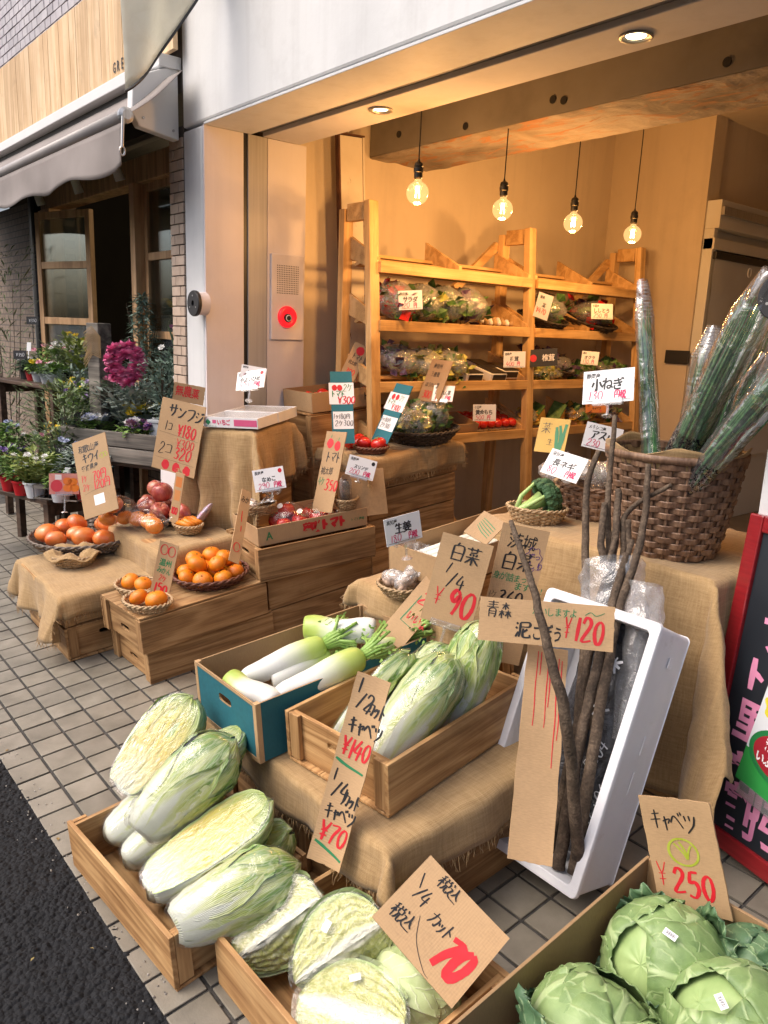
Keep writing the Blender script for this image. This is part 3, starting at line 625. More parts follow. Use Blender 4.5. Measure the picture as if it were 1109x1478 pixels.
# ---------------------------------------------------------------- burlap
def drape(name, label, M_, a, b, ex, seed=0, fringe=True, fold=.35, freq=9., top=0., res=.017, floor=None, wr=1., bul=None):
    """cloth over a box top of half size a,b; ex = overhang (-x, +x, -y, +y)"""
    rr = .014
    def edge(d):
        if d <= 0: return 0, 0
        q = d/rr
        if q < math.pi/2: return rr*math.sin(q), -rr*(1-math.cos(q))
        return rr, -rr - (d-rr*math.pi/2)
    s0, s1, t0, t1 = -a-ex[0], a+ex[1], -b-ex[2], b+ex[3]
    nu, nv = max(8, int((s1-s0)/res)), max(8, int((t1-t0)/res))
    def fn(u, v):
        s = s0+(s1-s0)*u; t = t0+(t1-t0)*v
        k = 1+.1*nz(u*5+seed, v*5, seed); s = s*(1+.035*nz(v*6, seed)) ; t = t*(1+.035*nz(u*6, seed+4))
        dx, dy = max(abs(s)-a, 0), max(abs(t)-b, 0); sx, sy = (1 if s > 0 else -1), (1 if t > 0 else -1)
        x, y, z = max(-a, min(a, s)), max(-b, min(b, t)), 0.
        wv = .012*wr*(.5-abs(nz(s*5+.3*t, t*6, seed)))+.006*wr*(.4-abs(nz(s*13, t*11, seed+2)))
        if dx > 0 and dy > 0:
            m, mn = max(dx, dy), min(dx, dy)
            o, dz = edge(m); out = o + .62*mn*(1-.35*mn/m)
            ang = math.atan2(dy, dx); x += sx*out*math.cos(ang)*1.1; y += sy*out*math.sin(ang)*1.1; z = dz + .18*mn
        elif dx > 0:
            o, dz = edge(dx); amp = min(dx, .25)*fold
            x += sx*(o*.5 + amp*(.15+.45*math.sin(t*freq*2+seed+1.5*nz(t*4, seed))+.6*nz(t*6, dx*3, seed))*.6 + .1*amp); z = dz; y += .3*amp*nz(t*8, dx*6, seed+9)
        elif dy > 0:
            o, dz = edge(dy); amp = min(dy, .25)*fold
            y += sy*(o*.5 + amp*(.15+.45*math.sin(s*freq*2+seed+1.5*nz(s*4, seed))+.6*nz(s*6, dy*3, seed))*.6 + .1*amp); z = dz; x += .3*amp*nz(s*8, dy*6, seed+9)
        else: z = abs(wv)+.003 + (bul(s, t) if bul else 0)
        if z < 0: x += wv; y += wv
        if floor is not None and z < -floor+.004: x *= 1+.4*(-floor-z); y *= 1+.4*(-floor-z); z = -floor+.004+.004*nz(x*30, y*30)
        return Vector((x, y, z))
    g = G(); cu = nu+1; vs = []; uv = []
    for j in range(nv+1):
        for i in range(cu): vs.append(fn(i/nu, j/nv)); uv.append(((s1-s0)*i/nu, (t1-t0)*j/nv))
    g.add(vs, [(j*cu+i, j*cu+i+1, (j+1)*cu+i+1, (j+1)*cu+i) for j in range(nv) for i in range(nu)], uv)
    th = thing(name, label, 'burlap cloth', M_, 'burlap cloths')
    g.obj('cloth', M['burlap'], th, smooth=True, solid=.0016)
    if fringe:
        f = G(); rnd = random.Random(seed)
        loop = [(i/nu, 0, i/nu, .02) for i in range(nu+1)] + [(i/nu, 1, i/nu, .98) for i in range(nu+1)] + [(0, j/nv, .02, j/nv) for j in range(nv+1)] + [(1, j/nv, .98, j/nv) for j in range(nv+1)]
        for u, v, u2, v2 in loop:
            for _ in range(3):
                du, dv = (rnd.uniform(-.5, .5)/nu, 0) if v in (0, 1) else (0, rnd.uniform(-.5, .5)/nv)
                p = fn(min(1, max(0, u+du)), min(1, max(0, v+dv))); q = fn(min(1, max(0, u2+du)), min(1, max(0, v2+dv)))
                d = (p-q).normalized(); d = d*.6+Vector((rnd.uniform(-.4, .4), rnd.uniform(-.4, .4), -.35+rnd.uniform(-.3, .2)))
                Lf = rnd.uniform(.012, .034); e = p+d*Lf*.5+Vector((rnd.uniform(-.003, .003), rnd.uniform(-.003, .003), 0))
                f.tube([p, e, p+d*Lf], [.0011, .001, .0006], 3, cap=False)
        stuff(f.obj('fringe', M['burlap'], th))
    return th
drape('burlap_cloth', 'burlap with a frayed edge hanging off the base below the half-napa crate', PM(-1.6, .77, .305), .425, .315, (.06, .11, .12, .03), 3, floor=.29, fold=.4)
drape('burlap_cloth', 'burlap sagging over the crates below the persimmon tray', PM(-3.64, .66, .305, -3), .345, .232, (.17, .09, .2, .0), 11, floor=.29, fold=.6, freq=6)
drape('burlap_cloth', 'burlap over the crate below the apples and bagged oranges', PM(-3.52, 1.03, .435, 0), .33, .19, (.1, .1, .28, .1), 17, floor=.42, fold=.4, freq=8)
drape('burlap_cloth', 'tall burlap drape below the strawberry cartons', PM(-3.4, 1.42, .912, 24), .165, .155, (.2, .26, .5, .1), 5, floor=.9, fold=.4, freq=12)
drape('burlap_cloth', 'burlap slumped over the crate below the ginger basket', PM(-1.78, 1.17, .556, 0), .285, .11, (.06, .03, .09, .05), 23, floor=.5, fold=.5)
drape('burlap_cloth', 'small frayed burlap on the tall stack below the dark greens basket', PM(-3.085, 2.08, .757, 0), .205, .31, (.05, .12, .06, .03), 31, floor=.74, fold=.5, freq=10)

# table with cloth at the right, under the big basket
tb = thing('trestle_table', 'trestle table hidden under the burlap that carries the big basket', 'table', WM(-1.43, 2.36, .155))
g = G(); g.box(-.44, .44, -.33, .33, .68, .705); g.obj('table_top', M['crate'], tb, bevel=.003)
for sx in (-1, 1):
    for sy in (-1, 1): g = G(); g.box(sx*.4-.02, sx*.4+.02, sy*.29-.02, sy*.29+.02, 0, .68); g.obj('leg', M['crate_z'], tb, bevel=.003)
drape('burlap_cloth', 'wide burlap tablecloth falling to the ground behind the foam box', WM(-1.43, 2.36, .863, 0), .445, .335, (.3, .55, .66, .1), 41, fringe=False, floor=.74, fold=.28, freq=7, res=.02)

# ---------------------------------------------------------------- cardboard cartons
def carton(name, label, M_, Wd, L, H, outer, inner=None, th=.005, edge=None, group=None, hole=None, lids=()):
    t = thing(name, label, 'box', M_, group); inner = inner or outer; T_ = Matrix.Translation
    for s in (-1, 1):
        g = G(); g.box(s*(Wd/2-th/2)-th/2, s*(Wd/2-th/2)+th/2, -L/2, L/2, 0, H)
        if inner is not outer: k = 3 if s > 0 else 5; g.mi = [1 if i != k else 0 for i in range(6)]
        g.obj('side_wall', [outer, inner], t, bevel=.001)
        g = G(); y = s*(L/2-th/2)
        if hole: plate_hole(g, -Wd/2+th, Wd/2-th, 0, H-.001, y-th/2, y+th/2, 0, H*hole, .035, .012); n = len(g.f); g.mi = [(0 if (i % 4 == (0 if s < 0 else 1)) else 1) if inner is not outer else 0 for i in range(n)]
        else:
            g.box(-Wd/2+th, Wd/2-th, y-th/2, y+th/2, 0, H-.001)
            if inner is not outer: k = 4 if s > 0 else 2; g.mi = [1 if i != k else 0 for i in range(6)]
        g.obj('end_wall', [outer, inner], t, bevel=.0008)
    g = G(); g.box(-Wd/2+th, Wd/2-th, -L/2+th, L/2-th, 0, th); g.obj('base', inner, t)
    if edge:
        for sx in (-1, 1):
            for sy in (-1, 1):
                g = G(); x, y = sx*Wd/2, sy*L/2; g.box(min(x, x-sx*.014)-.0012, max(x, x-sx*.014)+.0012, min(y, y-sy*.014)-.0012, max(y, y-sy*.014)+.0012, -.001, H+.001); g.obj('corner_edge', edge, t, bevel=.001)
        for s in (-1, 1):
            g = G(); g.box(-Wd/2+.014, Wd/2-.014, s*L/2-.0015, s*L/2+.0015, H-.008, H+.0012); g.obj('rim_edge', edge, t)
            g = G(); g.box(-Wd/2+.014, Wd/2-.014, s*L/2-.0015, s*L/2+.0015, -.001, .012); g.obj('bottom_edge', edge, t)
    return t
teal_box = carton('teal_carton', 'open teal cardboard carton full of daikon radishes', PM(-1.835, .735, .318, 0), .35, .63, .178, M['teal'], M['card_dark'], .006, M['card'], hole=.68)
cab_box = carton('cabbage_carton', 'large brown cardboard carton of whole cabbages at the front right', PM(-.565, .565, .0, 1), .43, .68, .3, M['card_dark'], M['card_dark'], .007)
tom_box = carton('tomato_carton', 'low brown tomato carton with red printed letters on the crate stack', PM(-3.02, 1.475, .458, -8), .3, .56, .085, M['card'], M['card'], .005)
car2 = carton('brown_carton', 'brown open tomato carton standing by the alarm wall', PM(-3.42, 2.02, .945, -4), .3, .5, .1, M['card'], M['card_dark'], .005)
negi_box = carton('leek_carton', 'long shallow brown carton of white leeks behind the price cards', PM(-1.80, 1.42, .63, 2), .26, .62, .1, M['card'], M['card_dark'], .005)
crate(PM(-1.80, 1.45, .0, 0), 'wooden crate under the long leek carton', L=.5, Wd=.24, H=.62, group=None, name='tall_crate', flip=True)
# strawberry cartons
def straw(M_, label, big):
    t = carton('strawberry_carton', label, M_, .2, .3, .05, M['white_card'], M['white_card'], .004, group='strawberry cartons')
    g = G(); g.grid(lambda u, v: (-.09+.18*u, -.14+.28*v, .047+.003*nz(u*6, v*6)), 14, 18); g.obj('film_lid', M['bag'], t, smooth=True)
    if big:
        pk = pbr('pink_print', [(.62, .09, .22), (.68, .14, .28)], 9, .45)
        g = G(); g.box(.1003, .1012, .02, .145, .01, .04); g.obj('pink_band', pk, t)
        g = G(); g.prism([(-.14, .025), (-.125, .04), (-.11, .025), (-.125, .01)], .1003, .1012, Matrix(((0, 0, 1, 0), (1, 0, 0, 0), (0, 1, 0, 0), (0, 0, 0, 1)))); g.obj('green_emblem', M['green_ink'], t)
        for y0, y1, z0, z1 in ((-.1, -.08, .02, .036),): g = G(); g.box(.1003, .1012, y0, y1, z0, z1); g.obj('pink_ribbon', pk, t)
    return t
straw(PM(-3.345, 1.385, .93, -62), 'front white strawberry carton with a pink band', True)
straw(PM(-3.43, 1.545, .93, -60), 'rear white strawberry carton with the clear lid', False)
g = G(); g.box(-.15, .15, -.004, .004, 0, .4); o = g.obj('white_panel', M['white_card'], M=PM(-3.72, 1.2, .45, 20, -8)); tag(o, 'white printed carton panel standing behind the apple card', 'box')
# ================================================================ HANDWRITTEN CARDS
ST = {}
def _s(txt):
    for ln in txt.strip().split('\n'):
        k, v = ln[0], ln[2:]; ST[k] = [[tuple(map(float, p.split(','))) for p in st.split()] for st in v.split(';')]
_s('''0 5,9.6 2.2,7.6 1.4,4 3.4,.4 6.4,.6 8.4,4.4 7.6,8.4 5,9.6
1 5.6,10 4.4,0
2 1.5,7.4 3.6,9.8 7,9 7.2,6.4 1,.5 8.6,.9
3 2,9 6,9.8 7.5,7.8 4.6,5.4 8,3.6 6,.4 1.4,1
4 5.4,10 1,3.6 9,3.9;6.7,7 5.6,-.5
5 7.8,9.5 3.2,9.4;3.2,9.4 2.4,5.6 6,6 7.9,3.5 5.4,.5 1.4,1
6 6.5,10 2.5,6 2,2 5,.2 7.8,2.2 6.5,5 2.6,4
7 1.4,9 8.6,9.4 5,4.5 3.8,0
8 7.5,8.5 4.5,9.9 2.4,8 7.6,3.4 5.4,.2 2,2.4 4.5,5.5 7.5,8.5
9 7.8,8 5,9.8 2.2,7.4 4.5,5 7.8,7.8 7.4,4 5,0
¥ 1,10 4.8,5.4 8.8,10;4.8,5.4 4.9,0;1.8,5 8.2,5.2;1.8,2.7 8.2,2.9
/ 8.5,10 1.5,0
カ 1,7 9,7.3 8,.8 6.4,1.8;5,10 4,4.5 1,0
ッ 1.5,6 2.6,4;4.6,6.6 5.4,4.6;8.6,6.6 7,2.5 4,.3
ト 3.5,10 3.5,0;3.5,6.2 7.6,4
キ 2,7.4 8,8.4;1,4.2 9,5.3;4.2,10 6,0
ャ 1.5,4.4 8.5,6 7,3.5;3.4,7 5.4,0
ベ .5,4 3.5,7.5 9.5,1.5;6.5,9.2 7.3,7.6;8.3,9.7 9,8.1
ツ 1.4,8.6 2.5,6;4.8,9 5.6,6.4;9,9 8,4.5 3.5,0
サ .5,6.4 9.5,6.8;3,9.4 3,3.5;7,9.8 6.8,4 4,0
ン 1.5,8.6 3.8,6.8;1.5,.8 5,2.4 9,8
フ 1.5,8.5 8.6,8.9 7.5,4 3,0
ジ 2,9 4,7.8;1.2,6 3.2,4.8;1.5,.5 6,2.5 9,7;7,9.6 7.8,8;8.6,10 9.3,8.5
マ 1,8.4 9,8.8 5,3.5;3,5.5 6.5,1
コ 1.5,8 8,8.1 8,1.5;1.2,1.5 8.6,1.6
ケ 3,10 2.5,6.5 .5,4;2.7,7 9,7.3;6.3,7 5.5,3 3,0
ウ 5,10 5,8.2;1.5,5 1.5,8 8.5,8.1 7.5,3.5 4,0
ア 1,8.6 9,8.8 6.4,5.6;4.6,7 4.2,3 2,0
ス 1.6,8.6 8,8.8 5,4 1,.6;5.4,4.4 9,.6
パ 3,8 2.4,4 .6,1;6,8.4 8,4.5 9.4,1;8.6,10 9.6,9.4 9,8.6 8.3,9.2 8.6,10
イ 8,10 5,6 1,4;5.3,6.5 5.3,0
白 4.8,10 3.6,8;2,8 2,0;2,8 8,8 8,0;2,4.2 8,4.2;2,.4 8,.4
菜 .5,8.8 9.5,9;3.3,10 3.3,7.8;6.7,10 6.7,7.8;7,7.5 3,6.8;3,6.3 3.5,5.2;5,6.5 5.2,5.3;7.5,6.6 6.5,5.3;.8,4.2 9.2,4.4;5,5 5,0;4.6,4 1,.8;5.4,4 9.2,.6
税 4,9.8 1.5,8.8;.8,6.8 4.5,7.1;2.8,8.8 2.8,0;2.6,6 .6,3;3,5.8 4.3,4.2;5.6,9.8 6.2,8.2;8.8,10 8,8.3;5.4,7.8 5.4,5;5.4,7.8 9,7.8 9,5;5.4,5 9,5;6.5,5 5.8,2 4.5,.3;7.7,5 7.7,1 9.6,.6 9.6,2
込 1,9.5 2.2,8;.6,5.8 2.5,5.8 1.6,2.5 .5,1;1.6,2 4,.5 9.8,.5;5.5,9.5 6,6 4,2.5;6,7 7.5,4 9.3,2.5
円 1.5,0 1.5,9 8.5,9 8.5,.4 7.3,.8;5,9 5,4.8;1.5,4.8 8.5,4.8
青 1,9 9,9.1;1.5,7.5 8.5,7.6;.5,6 9.5,6.1;5,10 5,6;2.8,0 2.8,4.8 7.4,4.8 7.4,.3 6.5,.6;2.8,3.4 7.4,3.4;2.8,2 7.4,2
森 2.2,8.4 7.8,8.5;5,10 5,5.4;4.8,8.3 2.6,6;5.2,8.3 7.6,6;.3,4 4.6,4.1;2.4,5.2 2.4,0;2.3,4 .4,1.4;2.6,4 4.4,2;5.2,4 9.8,4.1;7.4,5.2 7.4,0;7.3,4 5.3,1.4;7.6,4 9.8,1.2
泥 1,9.5 2,8.5;.5,6.8 1.6,5.8;.6,.8 2.3,4;3.5,9.5 9,9.5 9,7 3.5,7;3.5,9.5 3.3,4 2.6,.8;8,5.5 5.5,3.8;5.3,6 5.3,1 9.4,.8 9.4,2.3
木 1,7 9,7.2;5,10 5,0;4.8,7 1,2;5.2,7 9,2
生 3,9.6 1.2,6.8;2.6,8 8.6,8.1;2,4.8 8.2,4.9;.6,.6 9.6,.7;5.2,10 5.2,.6
小 5,10 5,.4 3.8,1.2;2.4,7 .8,3;7.4,7.2 9.4,3''')
GLY = {}
def glyph(ch, off):
    k = (ch, off)
    if k not in GLY:
        c = bpy.data.curves.new('glyph', 'FONT'); c.body = ch; c.size = 1; c.resolution_u = 2; c.offset = off; c.fill_mode = 'FRONT'
        o = bpy.data.objects.new('glyph', c); COL.objects.link(o)
        bpy.context.view_layer.update()
        me = bpy.data.meshes.new_from_object(o.evaluated_get(bpy.context.evaluated_depsgraph_get()))
        vs = [tuple(v.co[:2]) for v in me.vertices]; fs = [tuple(p.vertices) for p in me.polygons]
        bpy.data.objects.remove(o); bpy.data.curves.remove(c); bpy.data.meshes.remove(me); GLY[k] = (vs, fs)
    return GLY[k]
def smooth_line(pts, seg=5):
    if len(pts) < 3: return [tuple(pts[0][i]+(pts[-1][i]-pts[0][i])*t/4 for i in (0, 1)) for t in range(5)] if len(pts) == 2 else pts
    out = []; n = len(pts); g_ = lambda i: pts[max(0, min(n-1, i))]
    for i in range(n-1):
        a, b, c, d = g_(i-1), g_(i), g_(i+1), g_(i+2)
        for k in range(seg):
            t = k/seg
            out.append(tuple(.5*(2*b[j]+(c[j]-a[j])*t+(2*a[j]-5*b[j]+4*c[j]-d[j])*t*t+(3*b[j]-a[j]-3*c[j]+d[j])*t**3) for j in (0, 1)))
    return out + [pts[-1]]
class Card:
    """a flat card; local x right, y up, z towards the reader; origin at its centre"""
    def __init__(s, name, label, geo, mat, th=.004, bend=0., cat='sign', group=None, torn=0., seed=1, M_=None, part=True):
        c, r, u, w, h = geo; r, u = Vector(r), Vector(u); n = r.cross(u)
        s.w, s.h, s.th, s.bend, s.rnd = w, h, th, bend, random.Random(seed)
        Mx = Matrix(((r.x, u.x, n.x, c[0]), (r.y, u.y, n.y, c[1]), (r.z, u.z, n.z, c[2]), (0, 0, 0, 1)))
        s.t = thing(name, label, cat, Mx, group)
        g = G(); nx, ny = 10, 14
        def f(a, b, z):
            x, y = (a-.5)*w, (b-.5)*h
            x += torn*nz(b*9, seed)*(abs(a-.5)*2)**6*.0025; y += torn*nz(a*9, seed+3)*(abs(b-.5)*2)**6*.0025
            return Vector((x, y, s.z(x, y)+z))
        g.grid(lambda a, b: f(a, b, th/2), nx, ny); g.grid(lambda a, b: f(1-a, b, -th/2), nx, ny)
        ring = [(i/nx, 0) for i in range(nx)] + [(1, j/ny) for j in range(ny)] + [(1-i/nx, 1) for i in range(nx)] + [(0, 1-j/ny) for j in range(ny)]
        vs = [f(a, b, th/2) for a, b in ring] + [f(a, b, -th/2) for a, b in ring]; k = len(ring)
        g.add(vs, [(i, k+i, k+(i+1) % k, (i+1) % k) for i in range(k)]); s.card = g.obj('card', mat, s.t)
    def z(s, x, y): return s.bend*(x*x/(s.w*s.w)*4 - .5)*.01 + s.bend*.006*math.sin(y/s.h*3.3)
    def _emit(s, g, strokes, wt, rnd):
        for st in strokes:
            pts = smooth_line(st); k = len(pts)
            if k < 2: continue
            vs = []
            for i, p in enumerate(pts):
                a = pts[max(0, i-1)]; b = pts[min(k-1, i+1)]; dx, dy = b[0]-a[0], b[1]-a[1]; l = math.hypot(dx, dy) or 1
                q = wt*(.72+.28*math.sin(math.pi*min(1, (i+.6)/(k*.9))))*(.9+.2*rnd.random())*(.75+.5*abs(dy/l)) if k else wt
                for sg in (-1, 1):
                    x, y = p[0]-sg*dy/l*q, p[1]+sg*dx/l*q; vs.append((x, y, s.z(x, y)+s.th/2+.0006+s._lift))
            g.add(vs, [(2*i, 2*i+1, 2*i+3, 2*i+2) for i in range(k-1)])
            s._lift += .00006
    _lift = 0.
    def write(s, txt, x, y, h, mat, wt=.055, pitch=.95, slant=.06, sx=1., jit=1., dy=0.):
        """x,y: start of the line in fractions of the card, h: letter height as a fraction of the card height"""
        g = G(); H = h*s.h; X, Y = (x-.5)*s.w, (y-.5)*s.h; s._lift = 0.; rnd = s.rnd
        for ch in txt:
            if ch == ' ': X += H*.4*sx; continue
            narrow = ch in '0123456789¥/ッャ()'
            W_c = H*sx*(.66 if narrow else .95); sc = 1+rnd.uniform(-.07, .07)*jit; ro = rnd.uniform(-.05, .05)*jit; oy = rnd.uniform(-.05, .05)*H*jit
            if ch == '1': W_c *= .55
            def tr(px, py):
                a = (px-.5)*W_c*sc; b = (py-.5)*H*sc; a += b*slant
                return (X+W_c/2+a*math.cos(ro)-b*math.sin(ro), Y+H/2+b*math.cos(ro)+a*math.sin(ro)+oy)
            if ch in ST: s._emit(g, [[tr(p[0]/10, p[1]/10) for p in st] for st in ST[ch]], wt*H*.5, rnd)
            else:
                vs, fs = glyph(ch, round(wt*.16, 3))
                if vs:
                    xs = [v[0] for v in vs]; ys = [v[1] for v in vs]; x0, x1 = min(xs), max(xs); cw = .92 if ord(ch) > 0x2fff else .6
                    vv = []
                    for px, py in vs:
                        qx, qy = tr((px-(x0+x1)/2)/1.0+.5, py*1.05+.06); qx += .02*H*nz(px*3, py*3, X*9); qy += .02*H*nz(py*3, px*3, X*7)
                        vv.append((qx, qy, s.z(qx, qy)+s.th/2+.0006+s._lift))
                    g.add(vv, fs)
            X += W_c*pitch; Y += dy*H
        if g.v: stuff(g.obj('lettering', mat, s.t))
        return s
    def draw(s, lines, mat, wt):
        g = G(); s._lift = .0002; s._emit(g, [[((a-.5)*s.w, (b-.5)*s.h) for a, b in ln] for ln in lines], wt/2, s.rnd); stuff(g.obj('drawing', mat, s.t)); return s
    def blob(s, x, y, rx, ry, mat, n=22, wob=.08):
        g = G(); vs = [(0, 0)]; 
        for i in range(n): a = 2*math.pi*i/n; q = 1+wob*nz(math.cos(a)*2+x*9, math.sin(a)*2+y*9); vs.append((rx*q*math.cos(a), ry*q*math.sin(a)))
        vv = []
        for a, b in vs: px, py = (x-.5)*s.w+a, (y-.5)*s.h+b; vv.append((px, py, s.z(px, py)+s.th/2+.0005))
        g.add(vv, [(0, i, i % n+1) for i in range(1, n+1)]); g.obj('printed_spot', mat, s.t); return s
    def patch(s, x0, x1, y0, y1, mat, lift=.0004, name='label_patch'):
        g = G(); f = lambda a, b: ((x0+(x1-x0)*a-.5)*s.w, (y0+(y1-y0)*b-.5)*s.h)
        g.grid(lambda a, b: (*f(a, b), s.z(*f(a, b))+s.th/2+lift), 6, 6); g.obj(name, mat, s.t); return s
    def stand(s, drop, foot=.03):
        """clear clip stand under the card"""
        y = -s.h/2
        g = G(); g.box(-s.w*.32, s.w*.32, -.004, .006, y-.006, y+.004); g.m = 0
        g = G(); g.box(-s.w*.3, s.w*.3, y-.008, y+.012, -.006, .007); g.obj('clip', M['clear'], s.t, bevel=.002)
        g = G(); g.tube([(0, y-.006, 0), (.002, y-.02, 0), (0, y-drop, 0)], [.006, .0045, .004], 8); g.lathe([(foot, 0), (foot*.9, .004), (.008, .008)], 16, M=Matrix.Translation((0, y-drop-.004, 0)) @ Euler((R(-90), 0, 0)).to_matrix().to_4x4()); g.obj('stem', M['clear'], s.t, smooth=False)
        return s
GEO = {
'half_cut': ((-1.316, 1.035, 0.488), (0.896, 0.428, -0.121), (-0.031, 0.330, 0.943), 0.088, 0.460),
'seventy': ((-0.978, 1.025, 0.291), (0.874, 0.203, -0.441), (-0.018, 0.921, 0.389), 0.228, 0.180),
'c250': ((-0.692, 1.459, 0.441), (0.938, 0.098, 0.331), (-0.333, 0.002, 0.943), 0.160, 0.244),
'hakusai90': ((-1.552, 1.604, 0.790), (0.814, 0.554, -0.176), (0.044, 0.243, 0.969), 0.155, 0.268),
'hakusai360': ((-1.472, 1.760, 0.744), (0.717, 0.682, -0.144), (0.080, 0.125, 0.989), 0.141, 0.431),
'gobo120': ((-1.156, 1.522, 0.804), (0.828, 0.559, 0.049), (-0.212, 0.230, 0.950), 0.334, 0.111),
'gobo_strip': ((-1.088, 1.453, 0.511), (0.678, 0.723, -0.132), (-0.382, 0.501, 0.777), 0.106, 0.524),
'cvn': ((-1.705, 1.584, 0.660), (0.861, 0.309, -0.403), (0.012, 0.781, 0.624), 0.090, 0.259),
'leek_sketch': ((-1.701, 1.878, 0.889), (0.083, 0.799, 0.595), (-0.967, -0.081, 0.243), 0.106, 0.100),
'ginger': ((-1.747, 1.556, 0.918), (0.227, 0.959, 0.172), (-0.074, -0.159, 0.984), 0.124, 0.087),
'sanfuji': ((-3.528, 1.663, 0.974), (0.840, 0.521, -0.155), (0.075, 0.171, 0.982), 0.241, 0.349),
'sanfuji_top': ((-3.530, 1.721, 1.183), (0.604, 0.782, -0.155), (0.123, 0.101, 0.987), 0.149, 0.089),
'kiwi': ((-3.716, 1.319, 0.786), (0.678, 0.641, 0.360), (-0.515, 0.065, 0.855), 0.183, 0.394),
'mikan': ((-2.961, 1.320, 0.508), (0.774, 0.594, -0.218), (0.151, 0.161, 0.975), 0.085, 0.245),
'tall_strip': ((-2.988, 1.693, 0.646), (0.124, 0.867, -0.483), (-0.509, 0.474, 0.718), 0.052, 0.368),
'carrot_strip': ((-3.386, 1.581, 0.710), (0.866, 0.473, -0.163), (0.126, 0.109, 0.986), 0.049, 0.245),
'nameko': ((-3.033, 1.868, 0.833), (0.534, 0.825, 0.185), (-0.304, -0.017, 0.952), 0.142, 0.101),
'tomato350': ((-2.955, 2.152, 0.857), (0.980, 0.192, 0.061), (-0.117, 0.293, 0.949), 0.127, 0.386),
'eggplant': ((-2.797, 2.216, 0.895), (0.542, 0.803, -0.247), (-0.073, 0.338, 0.938), 0.133, 0.093),
'teal300a': ((-3.072, 2.304, 1.144), (0.529, 0.848, 0.040), (-0.338, 0.167, 0.926), 0.107, 0.362),
'teal300b': ((-2.932, 2.508, 1.122), (0.996, -0.069, -0.051), (0.076, 0.435, 0.897), 0.133, 0.307),
'orange_tomato': ((-3.318, 2.561, 1.352), (0.537, 0.732, -0.419), (0.024, 0.483, 0.875), 0.083, 0.198),
'spinach_card': ((-3.010, 2.860, 1.271), (0.999, -0.039, -0.030), (0.042, 0.373, 0.927), 0.163, 0.230),
'spinach_w': ((-2.936, 2.851, 1.212), (0.898, 0.439, 0.018), (-0.207, 0.387, 0.899), 0.114, 0.087),
'straw_card': ((-3.353, 1.959, 1.260), (0.822, 0.543, 0.172), (-0.403, 0.342, 0.849), 0.151, 0.099),
'straw_card2': ((-3.375, 1.987, 1.292), (0.589, 0.796, -0.141), (-0.115, 0.255, 0.960), 0.123, 0.064),
'konegi': ((-1.435, 2.100, 1.369), (0.944, 0.292, 0.153), (-0.231, 0.256, 0.939), 0.159, 0.105),
'asparagus': ((-1.574, 2.300, 1.180), (0.701, 0.689, -0.186), (0.006, 0.254, 0.967), 0.127, 0.087),
'leek80': ((-1.686, 2.250, 1.070), (0.943, 0.278, -0.184), (-0.040, 0.641, 0.766), 0.138, 0.104),
'veg_card': ((-2.021, 2.600, 1.118), (0.928, 0.373, 0.003), (-0.166, 0.406, 0.899), 0.127, 0.150),
'persimmon_photo': ((-4.015, 1.266, 0.700), (0.245, 0.968, -0.048), (-0.223, 0.104, 0.969), 0.140, 0.105),
'tag_a': ((-3.09, 2.733, 1.673), (0.538, 0.838, 0.084), (-0.134, -0.014, 0.991), 0.122, 0.095),
'tag_b': ((-3.09, 3.784, 1.695), (0.767, 0.254, -0.250), (0.256, -0.136, 0.937), 0.096, 0.147),
'tag_c': ((-3.09, 4.372, 1.693), (0.621, 0.784, 0.007), (-0.194, 0.145, 0.970), 0.139, 0.099),
'tag_d': ((-3.09, 3.563, 1.384), (0.749, 0.661, 0.042), (-0.100, 0.051, 0.994), 0.126, 0.092),
'tag_e': ((-3.085, 3.805, 1.396), (0.804, 0.584, 0.111), (-0.151, 0.020, 0.988), 0.182, 0.103),
'tag_f': ((-3.09, 4.291, 1.399), (0.885, 0.464, -0.035), (-0.050, 0.170, 0.984), 0.108, 0.085),
'tag_g': ((-3.09, 3.337, 1.081), (0.726, 0.686, 0.049), (-0.107, 0.043, 0.993), 0.131, 0.095),
'tag_h': ((-3.09, 4.420, 1.071), (0.768, 0.636, 0.069), (-0.120, 0.037, 0.992), 0.147, 0.057)}
for k_ in list(GEO):                       # keep the axes square
    c, r, u, w, h = GEO[k_]; r = Vector(r).normalized(); u = Vector(u); u = (u-r*u.dot(r)).normalized(); GEO[k_] = (c, r, u, w, h)
K, RD, GN, PK = M['ink'], M['red_ink'], M['green_ink'], M['pink_ink']
cd, cdy = M['card'], M['card_y']
c = Card('price_card', 'tall cardboard strip reading 1/2 and 1/4 cut cabbage between the front crates', GEO['half_cut'], cdy, bend=.6, torn=1, seed=2)
c.write('1', .12, .905, .075, K, .12).write('/2', .18, .82, .085, K, .11, sx=.9).write('カット', .5, .8, .08, K, .12, sx=.62).write('キャベツ', .1, .69, .085, K, .12, sx=.72)
c.write('¥140', .1, .565, .1, RD, .12, sx=.75).draw([[(.05, .545), (.4, .52), (.92, .505)]], GN, .008)
c.write('1', .1, .43, .065, K, .12).write('/4', .16, .345, .085, K, .11, sx=.9).write('カット', .5, .32, .075, K, .12, sx=.62).write('キャベツ', .1, .235, .075, K, .12, sx=.72)
c.write('¥70', .12, .115, .1, RD, .13, sx=.85).draw([[(.08, .105), (.45, .08), (.95, .05)]], GN, .008)
c = Card('price_card', 'big square cardboard card reading 70 in thick red, lying over the cut cabbages', GEO['seventy'], cd, bend=.4, seed=3)
c.write('税込', .2, .8, .18, K, .1, sx=1).write('1', .08, .64, .16, K, .1, slant=-.5).write('/4', .12, .5, .2, K, .09, sx=.8).write('カット', .36, .44, .17, K, .1, sx=.85).write('70', .6, .16, .44, RD, .2, sx=.72, slant=.15)
